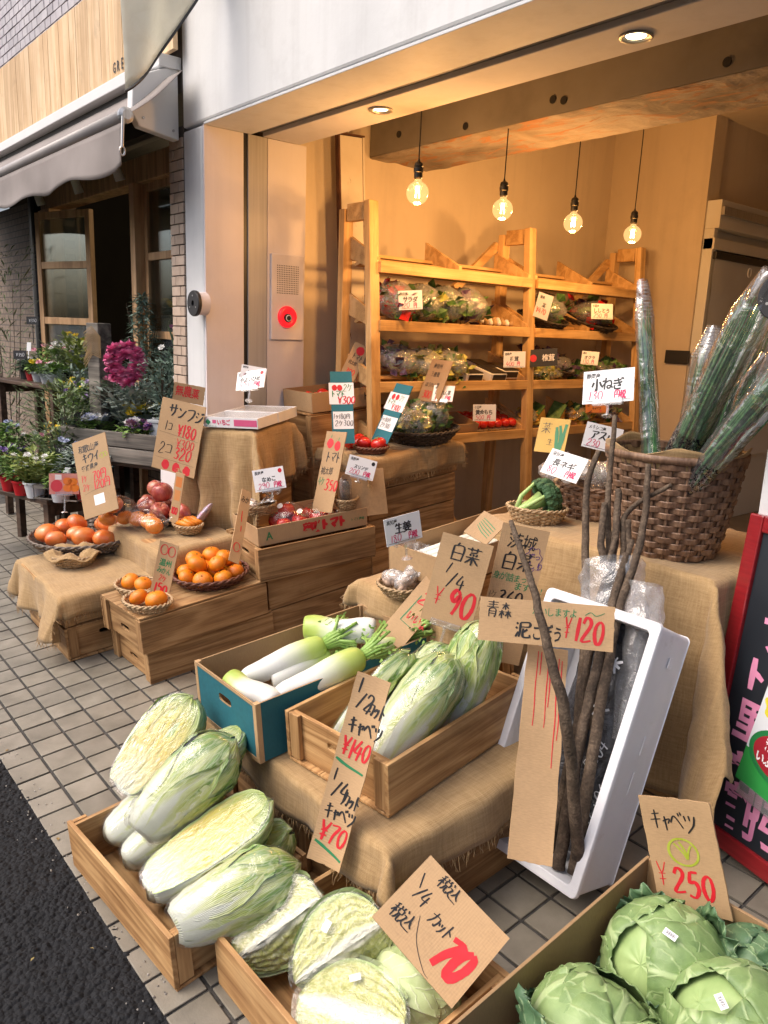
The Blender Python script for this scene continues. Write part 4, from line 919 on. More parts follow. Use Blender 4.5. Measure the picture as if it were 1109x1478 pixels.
c.write('税込', .06, .17, .2, K, .09, sx=.9).draw([[(.3, .42), (.42, .2), (.62, .04), (.7, .02)]], K, .0015)
c = Card('price_card', 'cardboard card with a green cabbage sketch reading ¥250 in the cabbage carton', GEO['c250'], cd, bend=.3, torn=1, seed=4)
c.write('キャベツ', .1, .72, .17, K, .08, sx=.75, dy=-.02).write('¥', .06, .2, .2, RD, .05, sx=.7).write('250', .26, .14, .24, RD, .13, sx=.85)
c.draw([[(.5+.21*math.cos(a)*(1-.02*k), .53+.12*math.sin(a)*(1-.02*k)) for a in [i*.5+k*.7 for i in range(14)]] for k in range(3)] + [[(.38, .6), (.5, .52), (.53, .47)], [(.46, .62), (.52, .55), (.55, .48)], [(.62, .6), (.57, .54), (.55, .47)]], M['olive_ink'], .004)
c = Card('price_card', 'plain cardboard card reading napa quarter ¥90 on a clear clip stand', GEO['hakusai90'], cd, seed=5)
c.write('白菜', .22, .73, .2, K, .09, sx=.95).write('1', .26, .58, .13, K, .1, sx=.8, slant=.3).write('/4', .3, .43, .17, K, .09, sx=1).write('¥', .14, .2, .2, RD, .06, sx=.75).write('90', .42, .13, .3, RD, .13, sx=.82).stand(.07)
c = Card('price_card', 'pale cardboard card with a purple cloud bubble, napa 360 yen, behind the ¥90 card', GEO['hakusai360'], cd, seed=6)
c.write('茨城', .18, .84, .11, K, .03, sx=1).write('白菜', .12, .68, .13, K, .09, sx=.95).write('身が詰まって', .02, .6, .06, GN, .04, sx=.9).write('ます!!', .52, .545, .06, GN, .05).write('1ケ', .02, .46, .05, K, .05).write('360', .22, .42, .11, K, .12, sx=.85).write('円', .74, .42, .06, K, .06)
c.draw([[(.78+.17*math.cos(a)*(1+.12*math.sin(a*7)), .78+.085*math.sin(a)*(1+.12*math.sin(a*7))) for a in [i*.25 for i in range(27)]]], M['purple_ink'], .002).write('ずっ', .66, .78, .05, M['purple_ink'], .08).write('しり', .7, .71, .06, M['purple_ink'], .06)
c = Card('price_card', 'wide cardboard card for muddy burdock at ¥120 tied above the foam box', GEO['gobo120'], cd, bend=.3, torn=1, seed=7)
c.write('青森', .05, .55, .38, K, .07, sx=.85).write('泥', .28, .12, .36, K, .13, sx=1.).write('ごぼう', .41, .12, .36, K, .12, sx=.68).write('かいしますよ', .4, .68, .2, GN, .05, sx=.92).draw([[(.79, .76), (.83, .83), (.87, .76), (.93, .84)]], GN, .002)
c.write('¥', .64, .18, .5, RD, .06, sx=.5).write('120', .72, .14, .56, RD, .12, sx=.72)
c = Card('cardboard_strip', 'long blank cardboard strip with faint red burdock sketch standing in the foam box', GEO['gobo_strip'], cdy, bend=.3, torn=1, seed=8)
c.draw([[(x+.02*nz(y*7, x*9), y) for y in [y0-(y0-y1)*i/9 for i in range(10)]] for x, y0, y1 in ((.28, .97, .6), (.36, .97, .85), (.55, .97, .6), (.62, .95, .7), (.8, .95, .42), (.88, .94, .55))], RD, .0022)
c = Card('price_card', 'slanting brown cardboard strip with red writing behind the daikon carton', GEO['cvn'], cd, seed=9)
c.write('2', .35, .6, .2, RD, .12).write('いいょ', .36, .35, .14, RD, .1, sx=.8).draw([[(.3, .3), (.35, .7)], [(.3, .3), (.9, .28)]], GN, .003)
c = Card('price_card', 'small cardboard card with a green leek sketch leaning in the leek carton', GEO['leek_sketch'], cd, seed=10)
c.draw([[(.2+.1*k, .15), (.3+.1*k, .5), (.45+.08*k, .8)] for k in range(5)], GN, .0025)
def white_card(key, label, head, name, price, yen='円', stand=.05, nsz=.34, mat=None, seed=1, spot=None, line=True, hx=.06):
    c = Card('price_card', label, GEO[key], mat or M['paper'], .0022, seed=seed, group='laminated price cards')
    c.write(head, hx, .76, .17, K, .08, sx=.9)
    n = len(name); sx = min(1., .82*c.w/(n*nsz*c.h)); c.write(name, .5-.5*n*nsz*c.h*sx/c.w*.95, .4, nsz, K, .15, sx=sx)
    c.write(price, .12, .1, .27, PK, .09, sx=1.); c.write(yen, .62, .1, .26, PK, .13, sx=.72)
    if line: c.draw([[(.05, .07), (.95, .07)]], K, .0018)
    if spot: c.blob(.88, .82, .09*c.h, .1*c.h, spot)
    if stand: c.stand(stand, .018)
    return c
white_card('ginger', 'laminated ginger price card at 180 yen on a clear stand', '高知産', '生姜', '180', '円税', .05, .36, seed=11)
white_card('nameko', 'laminated nameko card at 290 yen above the mushroom basket', '長野産', 'なめこ', '290', '円税', .05, .24, seed=12, spot=RD)
white_card('eggplant', 'laminated 200 yen card behind the wrapped dark eggplant', '長野産', 'スリンデ', '200', '円税', .02, .2, seed=13, spot=M['ink'])
white_card('spinach_w', 'small white spinach card stuck before the orange-lit cardboard card', '埼玉産', 'ほうれん草', '120', '円税', .01, .3, seed=14)
white_card('straw_card', 'front white strawberry card at 520 yen above the cartons', '静岡産', 'やよいひめ', '520', '円税', .06, .28, seed=15, spot=RD)
white_card('straw_card2', 'rear white card with blue writing peeping over the strawberry card', '静岡県', 'いちご', '500', '円', 0, .3, seed=16, line=False)
white_card('konegi', 'large laminated thin-leek card at 130 yen beside the big basket', '静岡産', '小ねぎ', '130', '円税', .04, .36, seed=17)
white_card('asparagus', 'laminated asparagus card at 230 yen half hidden by the big basket', 'メキシコ産', 'アスパ', '230', '円税', 0, .34, seed=18)
white_card('leek80', 'laminated leek card at 80 yen leaning on the bagged leeks', '深谷産', '長ネギ', '80', '円税', 0, .3, seed=19)
for k_, lb, h_, n_, p_ in (('tag_a', 'shelf card at 120 yen before the salad bags', '秋田産', 'サラダ', '120'), ('tag_c', 'cream shelf card on the upper right shelf by the dark basket', '千葉産', 'ししとう', '250'), ('tag_d', 'white shelf card at 400 yen beside the black card', '徳島産', '椎茸', '400'), ('tag_f', 'okra shelf card at 130 yen on the right unit', '高知', 'オクラ', '130'), ('tag_g', 'shelf card at 500 yen before the red tomato punnets', '小玉産', '黄金もち', '500'), ('tag_h', 'low orange shelf card above the yellow cut pumpkin', '千葉', 'キャベツ', '70')):
    white_card(k_, lb, h_, n_, p_, '円', 0, .3, seed=hash(k_) % 50 if False else len(n_)+20, mat=pbr('orange_card', [(.6, .22, .05)], 5, .5) if k_ == 'tag_h' else None)
c = Card('price_card', 'narrow tilted white shelf card with red 470 on the right unit', GEO['tag_b'], M['paper'], .0022, seed=33, group='laminated price cards'); c.write('徳島', .15, .78, .13, K, .08, sx=.9).write('¥470', .1, .2, .22, RD, .1, sx=.8).write('菜', .4, .45, .2, K, .1)
c = Card('price_card', 'black shelf card with a red spot and white writing', GEO['tag_e'], M['black_plastic'], .0022, seed=34, group='laminated price cards'); c.blob(.22, .5, .02, .022, RD).write('椎茸', .5, .3, .4, M['paper'], .08)
c = Card('price_card', 'big cardboard apple card with three red apples, 180 and 320', GEO['sanfuji'], cd, bend=.4, torn=1, seed=35)
c.write('サンフジ', .18, .77, .17, K, .13, sx=.9, dy=-.06).write('1コ', .16, .56, .13, K, .08, sx=.7).write('¥180', .44, .52, .17, RD, .13, sx=.8).write('¥300', .46, .36, .13, RD, .09, sx=.9).write('2コ', .1, .23, .17, K, .07, sx=.8).write('320', .44, .2, .17, RD, .12, sx=.9)
c.draw([[(.05, .53), (.95, .5)], [(.05, .17), (.95, .15)]], K, .0012); ap = M['red_ink']
for x in (.3, .55, .8): c.blob(x, .085-.03*(x-.3), .021, .024, ap, wob=.2)
c = Card('price_card', 'small cardboard topper with red brushed characters above the apple card', GEO['sanfuji_top'], cd, bend=.3, torn=1, seed=36); c.write('無農薬', .06, .3, .6, RD, .07, sx=.8)
c = Card('price_card', 'kiwi card in plain cardboard, 70 and 120 yen, over the persimmon tray', GEO['kiwi'], cd, bend=.2, seed=37)
c.write('和歌山産', .14, .83, .1, K, .08, sx=.8).write('キウイ', .2, .69, .12, K, .12, sx=.75).write('愛媛県産', .14, .59, .08, K, .1, sx=.8).write('1ケ', .1, .46, .09, RD, .08, sx=.7).write('70円', .42, .45, .11, RD, .12, sx=.8).write('2ケ', .1, .34, .09, RD, .08, sx=.7).write('120円', .42, .33, .11, RD, .12, sx=.8)
c.draw([[(.72, .72), (.8, .76), (.86, .72), (.8, .69), (.73, .72)], [(.84, .73), (.9, .76), (.96, .72), (.9, .7), (.85, .73)]], M['olive_ink'], .003).draw([[(.12, .3), (.5, .33), (.92, .32)]], K, .001).patch(.36, .66, .13, .26, M['paper'])
c = Card('price_card', 'mandarin card with two red circles and 150 behind the small baskets', GEO['mikan'], cdy, bend=.3, torn=1, seed=38)
c.draw([[(.3+.18*math.cos(a), .86+.09*math.sin(a)) for a in [i*.45 for i in range(15)]], [(.7+.18*math.cos(a), .86+.09*math.sin(a)) for a in [i*.45 for i in range(15)]]], RD, .0035).write('温州', .16, .58, .13, GN, .12, sx=.95).write('みかん', .12, .44, .12, GN, .1, sx=.78).write('2ケ', .3, .3, .11, RD, .1, sx=.8).write('150', .14, .08, .18, RD, .16, sx=.85)
c = Card('price_card', 'narrow cardboard strip with red circles standing by the loose mandarins', GEO['tall_strip'], cdy, seed=39); c.write('みか', .1, .82, .1, K, .1, sx=.6).draw([[(.4, .7), (.45, .6), (.5, .55)], [(.55, .5), (.6, .42)], [(.5+.3*math.cos(a), .2+.06*math.sin(a)) for a in [i*.5 for i in range(13)]]], RD, .004)
c = Card('price_card', 'narrow cardboard strip with orange carrot sketches before the apples', GEO['carrot_strip'], cdy, seed=40)
c.patch(.15, .85, .72, .92, pbr('orange_crayon', [(.6, .2, .05)], 9, .6)); c.patch(.2, .85, .45, .66, pbr('orange_crayon_b', [(.6, .25, .08)], 9, .6)); c.write('100', .1, .18, .14, RD, .16, sx=.6)
c = Card('price_card', 'cardboard tomato card with two red tomatoes reading 350', GEO['tomato350'], cdy, bend=.3, torn=1, seed=41)
for x, y in ((.28, .85), (.66, .82)): c.blob(x, y, .02, .024, RD, wob=.12)
c.write('トマト', .18, .62, .13, K, .1, sx=.7).write('桃太郎', .08, .46, .1, K, .05, sx=.7).write('4ケ', .05, .33, .09, GN, .08, sx=.7).write('350', .36, .26, .14, RD, .13, sx=.85).draw([[(.28, .92), (.3, .96)], [(.66, .89), (.7, .93)]], GN, .003)
def teal_card(key, label, seed):
    c = Card('price_card', label, GEO[key], [M['teal']][0], .004, bend=.3, seed=seed); c.patch(-.08, 1.06, .54, .84, M['paper'], .0012); c.patch(.06, .98, .2, .44, M['paper'], .0008); c.th += .003
    for x in (.18, .42): c.blob(x, .77, .013, .015, RD)
    c.write('2ケ', .58, .72, .1, GN, .07, sx=.8).write('トマト', .0, .64, .09, GN, .12, sx=.8).write('¥300', .3, .55, .1, RD, .14, sx=.95).write('1ヶ180円', .08, .34, .07, K, .08, sx=.85).write('2ケ300', .14, .24, .08, K, .08, sx=.9); return c
teal_card('teal300a', 'upright teal strip with a white ¥300 tomato card before the brown carton', 42)
teal_card('teal300b', 'slanting teal strip with a white ¥300 tomato card beside the dark greens basket', 43)
c = Card('price_card', 'cardboard tomato card with one red tomato leaning at the steel post', GEO['orange_tomato'], cd, seed=44); c.blob(.55, .82, .022, .024, RD).write('トマト', .2, .56, .16, K, .09, sx=.7).write('桃太郎', .15, .4, .12, K, .05, sx=.7).write('300', .2, .12, .17, RD, .12, sx=.8)
c = Card('price_card', 'warm-lit cardboard spinach card reading 300 behind the greens basket', GEO['spinach_card'], cd, seed=45); c.write('南信州', .2, .8, .12, K, .06, sx=.9).write('生産者', .2, .6, .12, K, .05, sx=.9).write('ほうれん草', .12, .34, .12, K, .06, sx=.85).write('300', .15, .08, .17, RD, .14, sx=.9)
c = Card('veg_card', 'yellow vegetable leaflet with a leaf picture standing at the shelf end', GEO['veg_card'], pbr('yellow_leaflet', [(.5, .3, .04), (.6, .38, .06)], 6, .5), seed=46); c.write('菜', .1, .55, .3, K, .06).write('生', .35, .2, .2, K, .06)
c.draw([[(.75, .05), (.8, .4), (.7, .8)], [(.8, .05), (.85, .4), (.9, .85)], [(.7, .1), (.65, .5), (.6, .75)]], GN, .012)
c = Card('photo_card', 'small laminated persimmon photo card on a clear stand above the tray', GEO['persimmon_photo'], pbr('pink_photo', [(.62, .2, .17), (.75, .42, .36)], 20, .3), .0022, seed=47)
for x, y in ((.62, .62), (.8, .6), (.62, .3), (.85, .3)): c.blob(x, y, .022, .02, pbr('photo_orange', [(.8, .2, .03), (.85, .3, .05)], 30, .3))
c.blob(.25, .4, .028, .03, pbr('photo_red', [(.65, .06, .08)], 30, .3)).patch(.2, .42, .7, .95, M['paper']).stand(.09, .018)
# carton prints and the timber fascia letters
def print_on(parent, geo, rows):
    c = Card.__new__(Card); c.w, c.h, c.th, c.bend, c.rnd = geo[3], geo[4], 0, 0, random.Random(5)
    e = bpy.data.objects.new('tmp', None); c.t = parent; c.off = geo
    return c
def lettering(parent, txt, M_, size, mat, wt=.1, sx=1., name='lettering'):
    c = Card.__new__(Card); c.w = c.h = 1.; c.th = 0.; c.bend = 0.; c.rnd = random.Random(len(txt)); c.t = parent
    before = set(COL.objects); c.write(txt, .5, .5, size, mat, wt, sx=sx, slant=0., jit=.3)
    for o in set(COL.objects)-before: o.matrix_basis = M_; o.name = name
XP = Matrix(((0, 0, 1, 0), (1, 0, 0, 0), (0, 1, 0, 0), (0, 0, 0, 1)))       # card facing +x, reading along +y
lettering(tom_box, '夢咲トマト', Matrix.Translation((.151, -.06, .02)) @ XP, .05, RD, .3)
lettering(tom_box, 'A', Matrix.Translation((.151, -.25, .02)) @ XP, .05, GN, .1)
lettering(tom_box, 'トマト産地', Matrix.Translation((.151, .19, .032)) @ XP, .016, M['green_ink'], .1)
lettering(tom_box, '青果', Matrix.Translation((-.1, -.281, .02)) @ Euler((R(90), 0, 0)).to_matrix().to_4x4(), .045, RD, .2)
lettering(car2, 'トマト', Matrix.Translation((.151, .06, .035)) @ XP, .04, M['ink'], .12)
for o_ in [o for o in COL.objects if o.name.startswith('strawberry_carton')][:1]:
    lettering(o_, 'いちご', Matrix.Translation((.1006, -.075, .013)) @ XP, .028, PK, .2); lettering(o_, 'スナックファーム', Matrix.Translation((.1006, -.14, .002)) @ XP, .009, GN, .1)
lettering(fascia, 'GREE', Matrix.Translation((1.0, -.0145, .035)) @ Euler((R(90), 0, 0)).to_matrix().to_4x4(), .07, M['ink'], .1, sx=.85)
lg = G()
for pts in ([(1.17, .27), (1.2, .33), (1.26, .36), (1.27, .28)], ): lg.prism(pts, -.002, .0, Matrix.Translation((0, -.0135, 0)) @ Euler((R(90), 0, 0)).to_matrix().to_4x4())
lg.obj('orange_emblem', pbr('faded_orange', [(.5, .22, .1)], 5, .6), fascia)
lg = G(); lg.prism([(1.19, .18), (1.2, .25), (1.27, .26), (1.27, .15), (1.22, .14)], -.002, .0, Matrix.Translation((0, -.0135, 0)) @ Euler((R(90), 0, 0)).to_matrix().to_4x4()); lg.obj('blue_emblem', pbr('faded_blue', [(.22, .27, .36)], 5, .6), fascia)
# ================================================================ VEGETABLES AT THE FRONT
def frame_ab(A, B, up):
    A, B, up = Vector(A), Vector(B), Vector(up); x = (B-A).normalized(); y = up.cross(x).normalized(); z = x.cross(y)
    return Matrix(((x.x, y.x, z.x, A.x), (x.y, y.y, z.y, A.y), (x.z, y.z, z.z, A.z), (0, 0, 0, 1))), (B-A).length
def napa_leaf_mat():
    t = NT('napa_leaf'); c = t.n('TexCoord'); sp_ = t.n('SeparateXYZ', {0: c.outputs['UV']}); u, v = sp_.outputs[0], sp_.outputs[1]
    oi = t.n('ObjectInfo').outputs['Random']
    nn = t.noise(t.n('Mapping', {0: c.outputs['UV'], 'Scale': (9, 3, 1)}).outputs[0], 1.6, 4., .55, .5)
    rib = t.math('ABSOLUTE', t.math('SUBTRACT', t.math('FRACT', t.math('MULTIPLY_ADD', u, 3., t.math('MULTIPLY', oi, 3.))), .5))
    k = t.math('ADD', t.math('ADD', t.math('MULTIPLY', v, .95), t.math('MULTIPLY', rib, -1.05)), t.math('MULTIPLY_ADD', nn, .5, -.06))
    col = t.ramp(k, [(.14, (.6, .63, .53)), (.32, (.54, .59, .3)), (.55, (.42, .5, .14)), (.85, (.15, .28, .05))])
    vo = t.n('TexVoronoi', {'Vector': t.n('Mapping', {0: c.outputs['UV'], 'Scale': (17, 6, 1), 'Rotation': (0, 0, .3)}).outputs[0], 'Scale': 1., 'Randomness': .9}, feature='DISTANCE_TO_EDGE')
    st = t.n('TexWave', {'Vector': t.n('Mapping', {0: c.outputs['UV'], 'Scale': (6, 1.2, 1)}).outputs[0], 'Scale': 2.2, 'Distortion': 3., 'Detail': 3.}, bands_direction='X')
    vein = t.math('MULTIPLY', t.ramp(vo.outputs[0], [(.0, (1, 1, 1)), (.13, (0, 0, 0))]), t.ramp(k, [(.25, (0, 0, 0)), (.5, (1, 1, 1))]))
    col = t.mix(t.math('MULTIPLY', vein, .5), col, (.62, .67, .47))
    h = t.math('ADD', t.math('MULTIPLY', vein, .6), t.math('ADD', t.math('MULTIPLY', nn, 1.), t.math('MULTIPLY', st.outputs[1], .5)))
    return t.done(col, .38, t.bump(h, .4, .006), Subsurface_Weight=.12, Subsurface_Radius=(.01, .012, .004), Coat_Weight=.15)
def napa_cut_mat():
    t = NT('napa_cut_face'); c = t.n('TexCoord'); sp_ = t.n('SeparateXYZ', {0: c.outputs['UV']}); u, v = sp_.outputs[0], sp_.outputs[1]
    f = t.math('ABSOLUTE', t.math('MULTIPLY_ADD', u, 2., -1.))
    nn = t.noise(t.n('Mapping', {0: c.outputs['UV'], 'Scale': (5, 2.5, 1)}).outputs[0], 1.8, 4., .6, .6)
    ln = t.math('SINE', t.math('MULTIPLY_ADD', f, 46., t.math('MULTIPLY', nn, 22.)))
    fine = t.noise(t.n('Mapping', {0: c.outputs['UV'], 'Scale': (40, 9, 1)}).outputs[0], 1.5, 5., .7)
    k = t.math('ADD', t.math('MULTIPLY', v, .8), t.math('ADD', t.math('MULTIPLY', nn, .35), t.math('MULTIPLY', f, .12)))
    col = t.ramp(k, [(.2, (.62, .61, .48)), (.38, (.6, .55, .26)), (.56, (.58, .44, .06)), (.8, (.5, .45, .07)), (.98, (.26, .36, .07))])
    col = t.mix(t.math('MULTIPLY', t.ramp(t.math('ADD', ln, fine), [(.2, (1, 1, 1)), (.9, (0, 0, 0))]), .22), col, (.64, .62, .45))
    col = t.mix(t.ramp(f, [(.88, (0, 0, 0)), (.97, (1, 1, 1))]), col, (.4, .5, .2))
    return t.done(col, .42, t.bump(t.math('MULTIPLY_ADD', ln, .35, t.math('MULTIPLY', fine, 1.5)), .4, .005), Subsurface_Weight=.1, Subsurface_Radius=(.01, .01, .004))
M['napa'] = napa_leaf_mat(); M['napa_cut'] = napa_cut_mat()
def prof(t):
    pts = [(0, .5), (.04, .66), (.15, .8), (.35, .93), (.6, 1), (.8, .93), (.92, .7), (.98, .4), (1, .1)]
    for (a, x), (b, y) in zip(pts, pts[1:]):
        if t <= b: q = (t-a)/(b-a); return x+(y-x)*q
    return .1
def napa(A, B, r, label, kind='half', up=(0, -.25, 1), seed=0, twist=0., group='wrapped napa cabbages'):
    Mx, L = frame_ab(A, B, up); Mx = Mx @ Matrix.Rotation(R(twist), 4, 'X')
    th = thing('napa_cabbage', label, 'napa cabbage', Mx, group)
    cut = .22 if kind == 'half' else 9
    def surf(u, v, k=1.):
        a = 2*math.pi*u; rr = r*prof(v)*(1+.05*math.sin(a*3+seed+v*2)*(.4+v)+.035*nz(math.cos(a)*2, math.sin(a)*2, v*3+seed)+.012*nz(a*5, v*22, seed))*k
        y, z = rr*math.cos(a), rr*math.sin(a)*.92
        x = L*v + .006*math.sin(a*2+seed) - (.016*(1-prof(v)/.66)*0)
        if z > cut*r: z = cut*r + (z-cut*r)*.05
        return (x, y, z)
    g = G(); g.grid(lambda u, v: surf(u, v), 48, 34, closed=True); n = 48; g.f.append(tuple(range(n))[::-1]); g.mi.append(0)
    body = g.obj('head', M['napa'], th, smooth=True)
    if kind == 'half':
        g = G(); g.grid(lambda u, v: (L*(.015+.97*v), -(2*u-1)*r*(prof(.015+.97*v)**2*1.02-.05)**.5*.985 if prof(.015+.97*v)**2 > .06 else 0, cut*r+.004+.004*nz(u*9, v*7, seed)+.0006*math.sin(abs(2*u-1)*34+6*nz(v*3, seed))), 50, 46); g.obj('cut_face', M['napa_cut'], th, smooth=True)
    g = G(); rd = random.Random(seed)
    leaves = 6 if kind != 'half' else 4
    for k in range(leaves):
        a0 = (k/leaves if kind != 'half' else .52+.13*k)+rd.uniform(-.04, .04); sp_ = .17; t1 = rd.uniform(.86, 1.0)
        g = G(); g.grid(lambda u, v: Vector(surf(a0+(u-.5)*2*sp_*(.6+.4*math.sin(math.pi*min(1, v*1.1))), .03+v*(t1-.03)*(1-.12*(2*u-1)**2), 1.025+.05*v**3+.075*(v**2)*nz(u*9, v*9, seed+k)+.075*abs(2*u-1)**4*v+.02*abs(2*u-1)**6*math.sin(v*40+k)+.012*k)), 18, 26)
        g.obj('leaf', M['napa'], th, smooth=True)
    g = G(); g.grid(lambda u, v: tuple(q*s_+o_ for q, s_, o_ in zip(surf(u, v, 1.085+.02*nz(u*14, v*14, seed)), (1.03, 1, 1.02), (-.006, 0, .004))), 40, 26, closed=True)
    g.obj('wrap', M['film'], th, smooth=True)
    return th
def PP(*a): return P(*a)
napa(PP(-1.905, .125, .25), PP(-1.931, .372, .42), .078, 'wrapped napa with a yellow streak, topmost at the far left of the crate', 'half', seed=1, up=(.5, -.2, 1))
napa(PP(-1.727, .100, .235), PP(-1.682, .36, .41), .084, 'large green-tipped wrapped napa on top of the pile', 'whole', seed=2)
napa(PP(-1.593, .062, .175), PP(-1.510, .362, .31), .08, 'wrapped half napa with a bright yellow cut face in the crate middle', 'half', seed=3, up=(.15, -.3, 1))
napa(PP(-1.45, .058, .165), PP(-1.355, .335, .235), .076, 'pale wrapped napa nearest the front corner of the crate', 'whole', seed=4, twist=40)
napa(PP(-1.60, .19, .125), PP(-1.475, .392, .225), .068, 'yellow-tipped wrapped napa wedged behind the front one', 'half', seed=5)
napa(PP(-1.936, .079, .10), PP(-1.95, .34, .16), .066, 'wrapped napa at the bottom left of the crate', 'whole', seed=6)
napa(PP(-1.834, .085, .085), PP(-1.835, .345, .13), .064, 'wrapped napa with a white stem end low in the crate middle', 'whole', seed=7)
napa(PP(-1.70, .087, .08), PP(-1.68, .34, .11), .064, 'wrapped napa lowest under the yellow half', 'half', seed=8)
napa(PP(-1.80, .20, .25), PP(-1.752, .43, .37), .064, 'wrapped napa with a yellow tip behind the large green one', 'half', seed=9)
napa(PP(-1.53, .10, .075), PP(-1.5, .36, .1), .06, 'small wrapped napa under the front pale one', 'whole', seed=10)
gh = 'half napas in the raised crate'
napa(PP(-1.374, .585, .375), PP(-1.345, .85, .60), .073, 'wrapped half napa leaning nearest in the raised crate', 'whole', seed=21, twist=70, group=gh)
napa(PP(-1.385, .85, .36), PP(-1.375, 1.01, .65), .077, 'tall wrapped napa with a yellow top at the raised crate back', 'half', seed=22, up=(.6, -1, .6), twist=150, group=gh)
napa(PP(-1.537, .60, .375), PP(-1.465, .80, .59), .062, 'dark green wrapped napa beside the tall cardboard strip', 'half', seed=23, up=(-.7, -.4, .8), twist=-30, group=gh)
napa(PP(-1.51, .80, .4), PP(-1.44, .93, .57), .066, 'wrapped napa half hidden in the middle of the raised crate', 'whole', seed=24, twist=20, group=gh)

# daikon
def daikon_mat():
    t = NT('daikon_skin'); c = t.n('TexCoord'); v = t.n('SeparateXYZ', {0: c.outputs['UV']}).outputs[1]
    nn = t.noise(t.coord('Object', (3, 20, 20)), 2., 4.); f = t.math('MULTIPLY_ADD', nn, .14, v)
    col = t.ramp(f, [(.5, (.68, .69, .66)), (.68, (.63, .67, .5)), (.85, (.45, .56, .16)), (1, (.36, .48, .1))])
    return t.done(col, .33, t.bump(t.noise(t.coord('Object', (30, 4, 4)), 3., 4.), .12, .004), Subsurface_Weight=.15, Subsurface_Radius=(.01, .01, .006))
M['daikon'] = daikon_mat(); M['stem'] = pbr('green_stem', [(.16, .32, .05), (.34, .5, .14)], 9, .45)
def daikon(A, B, r, label, leafy=False, blunt=False, seed=0):
    Mx, L = frame_ab(A, B, (0, 0, 1)); th = thing('daikon_radish', label, 'daikon radish', Mx, 'daikon in the teal carton'); rd = random.Random(seed)
    ks = [(0, .3 if not blunt else .78), (.03, .55 if not blunt else .9), (.1, .75 if not blunt else .97), (.3, .92), (.6, 1), (.85, 1), (.95, .92), (1., .6 if leafy else .82)]
    rings = 26
    def rad(t):
        for (a, x), (b, y) in zip(ks, ks[1:]):
            if t <= b: return x+(y-x)*(t-a)/(b-a)
        return ks[-1][1]
    g = G(); g.tube([(L*i/rings, .006*math.sin(i*.25+seed), .004*math.cos(i*.3+seed)) for i in range(rings+1)], [r*rad(i/rings)*(1+.015*nz(i*.8, seed)) for i in range(rings+1)], 28); g.obj('root', M['daikon'], th, smooth=True)
    if leafy:
        for k in range(16):
            a = 2*math.pi*k/16; b = Vector((L+.085+rd.uniform(-.03, .03), (.035+.05*rd.random())*math.cos(a), .012+.05*math.sin(a)*rd.uniform(.5, 1.2)))
            g = G(); g.tube([(L-.005, .014*math.cos(a), .014*math.sin(a)), (L+.04, .026*math.cos(a), .024*math.sin(a)+.006), b], [.006, .0055, .0045], 7); st = g.obj('stalk', M['stem'], th, smooth=True)
            g = G()
            for q in range(4):
                p = b - Vector((.02*q+rd.uniform(0, .01), 0, 0)); w = rd.uniform(.004, .008); d = Vector((rd.uniform(-1, 1), rd.uniform(-1, 1), rd.uniform(-.6, 1))).normalized()*.011
                g.add([p, p+d+Vector((w, 0, 0)), p+d*1.6, p+d-Vector((w, 0, 0))], [(0, 1, 2, 3)])
            stuff(g.obj('leaflet', M['stem'], st))
    return th
daikon(PP(-1.712, .515, .46), PP(-1.685, .80, .497), .042, 'large white daikon with leaf stalks, frontmost in the teal carton', True, seed=1)
daikon(PP(-1.89, .505, .455), PP(-1.834, .77, .497), .038, 'white daikon with leaf stalks along the far side of the carton', True, seed=2)
daikon(PP(-1.845, .58, .44), PP(-1.826, .78, .458), .031, 'short daikon between the two leafy ones', False, True, seed=3)
daikon(PP(-1.70, .50, .45), PP(-1.865, .452, .478), .038, 'cut green-topped daikon lying across the near end of the carton', False, True, seed=4)
daikon(PP(-1.765, .912, .515), PP(-1.935, .765, .515), .043, 'wrapped cut daikon on top at the far end of the carton', False, True, seed=5)
daikon(PP(-1.72, .55, .395), PP(-1.70, .95, .41), .033, 'daikon lying under the others on the near side', False, seed=6)
daikon(PP(-1.80, .55, .395), PP(-1.78, .95, .41), .033, 'daikon lying under the others in the middle', False, seed=7)
daikon(PP(-1.93, .6, .42), PP(-1.92, .95, .43), .033, 'daikon lying under the others along the back wall of the carton', False, seed=8)
daikon(PP(-1.75, .74, .44), PP(-1.70, .99, .50), .03, 'daikon whose leaf tuft shows by the ¥90 card stand', True, seed=9)
g = G()
for k in range(5): g.tube([(-.08+.038*k, -.28, .022), (-.08+.038*k+.006, 0, .024), (-.075+.038*k, .28, .022)], [.015, .0165, .014], 14)
lk = thing('leek_bundle', 'row of white leek shafts in the long brown carton', 'leek', negi_box.matrix_basis @ Matrix.Translation((0, 0, .04)))
for k in range(6):
    g = G(); x = -.09+.036*k; g.tube([(x, -.29, .0), (x+.004, 0, .003), (x, .29, .0)], [.0135, .016, .014], 14); g.obj('leek', pbr('leek_white', [(.7, .72, .64), (.76, .77, .72)], 8, .35) if k == 0 else lkm, lk, smooth=True)
    if k == 0: lkm = lk.children[0].data.materials[0] if lk.children else [o for o in COL.objects if o.parent == lk][0].data.materials[0]

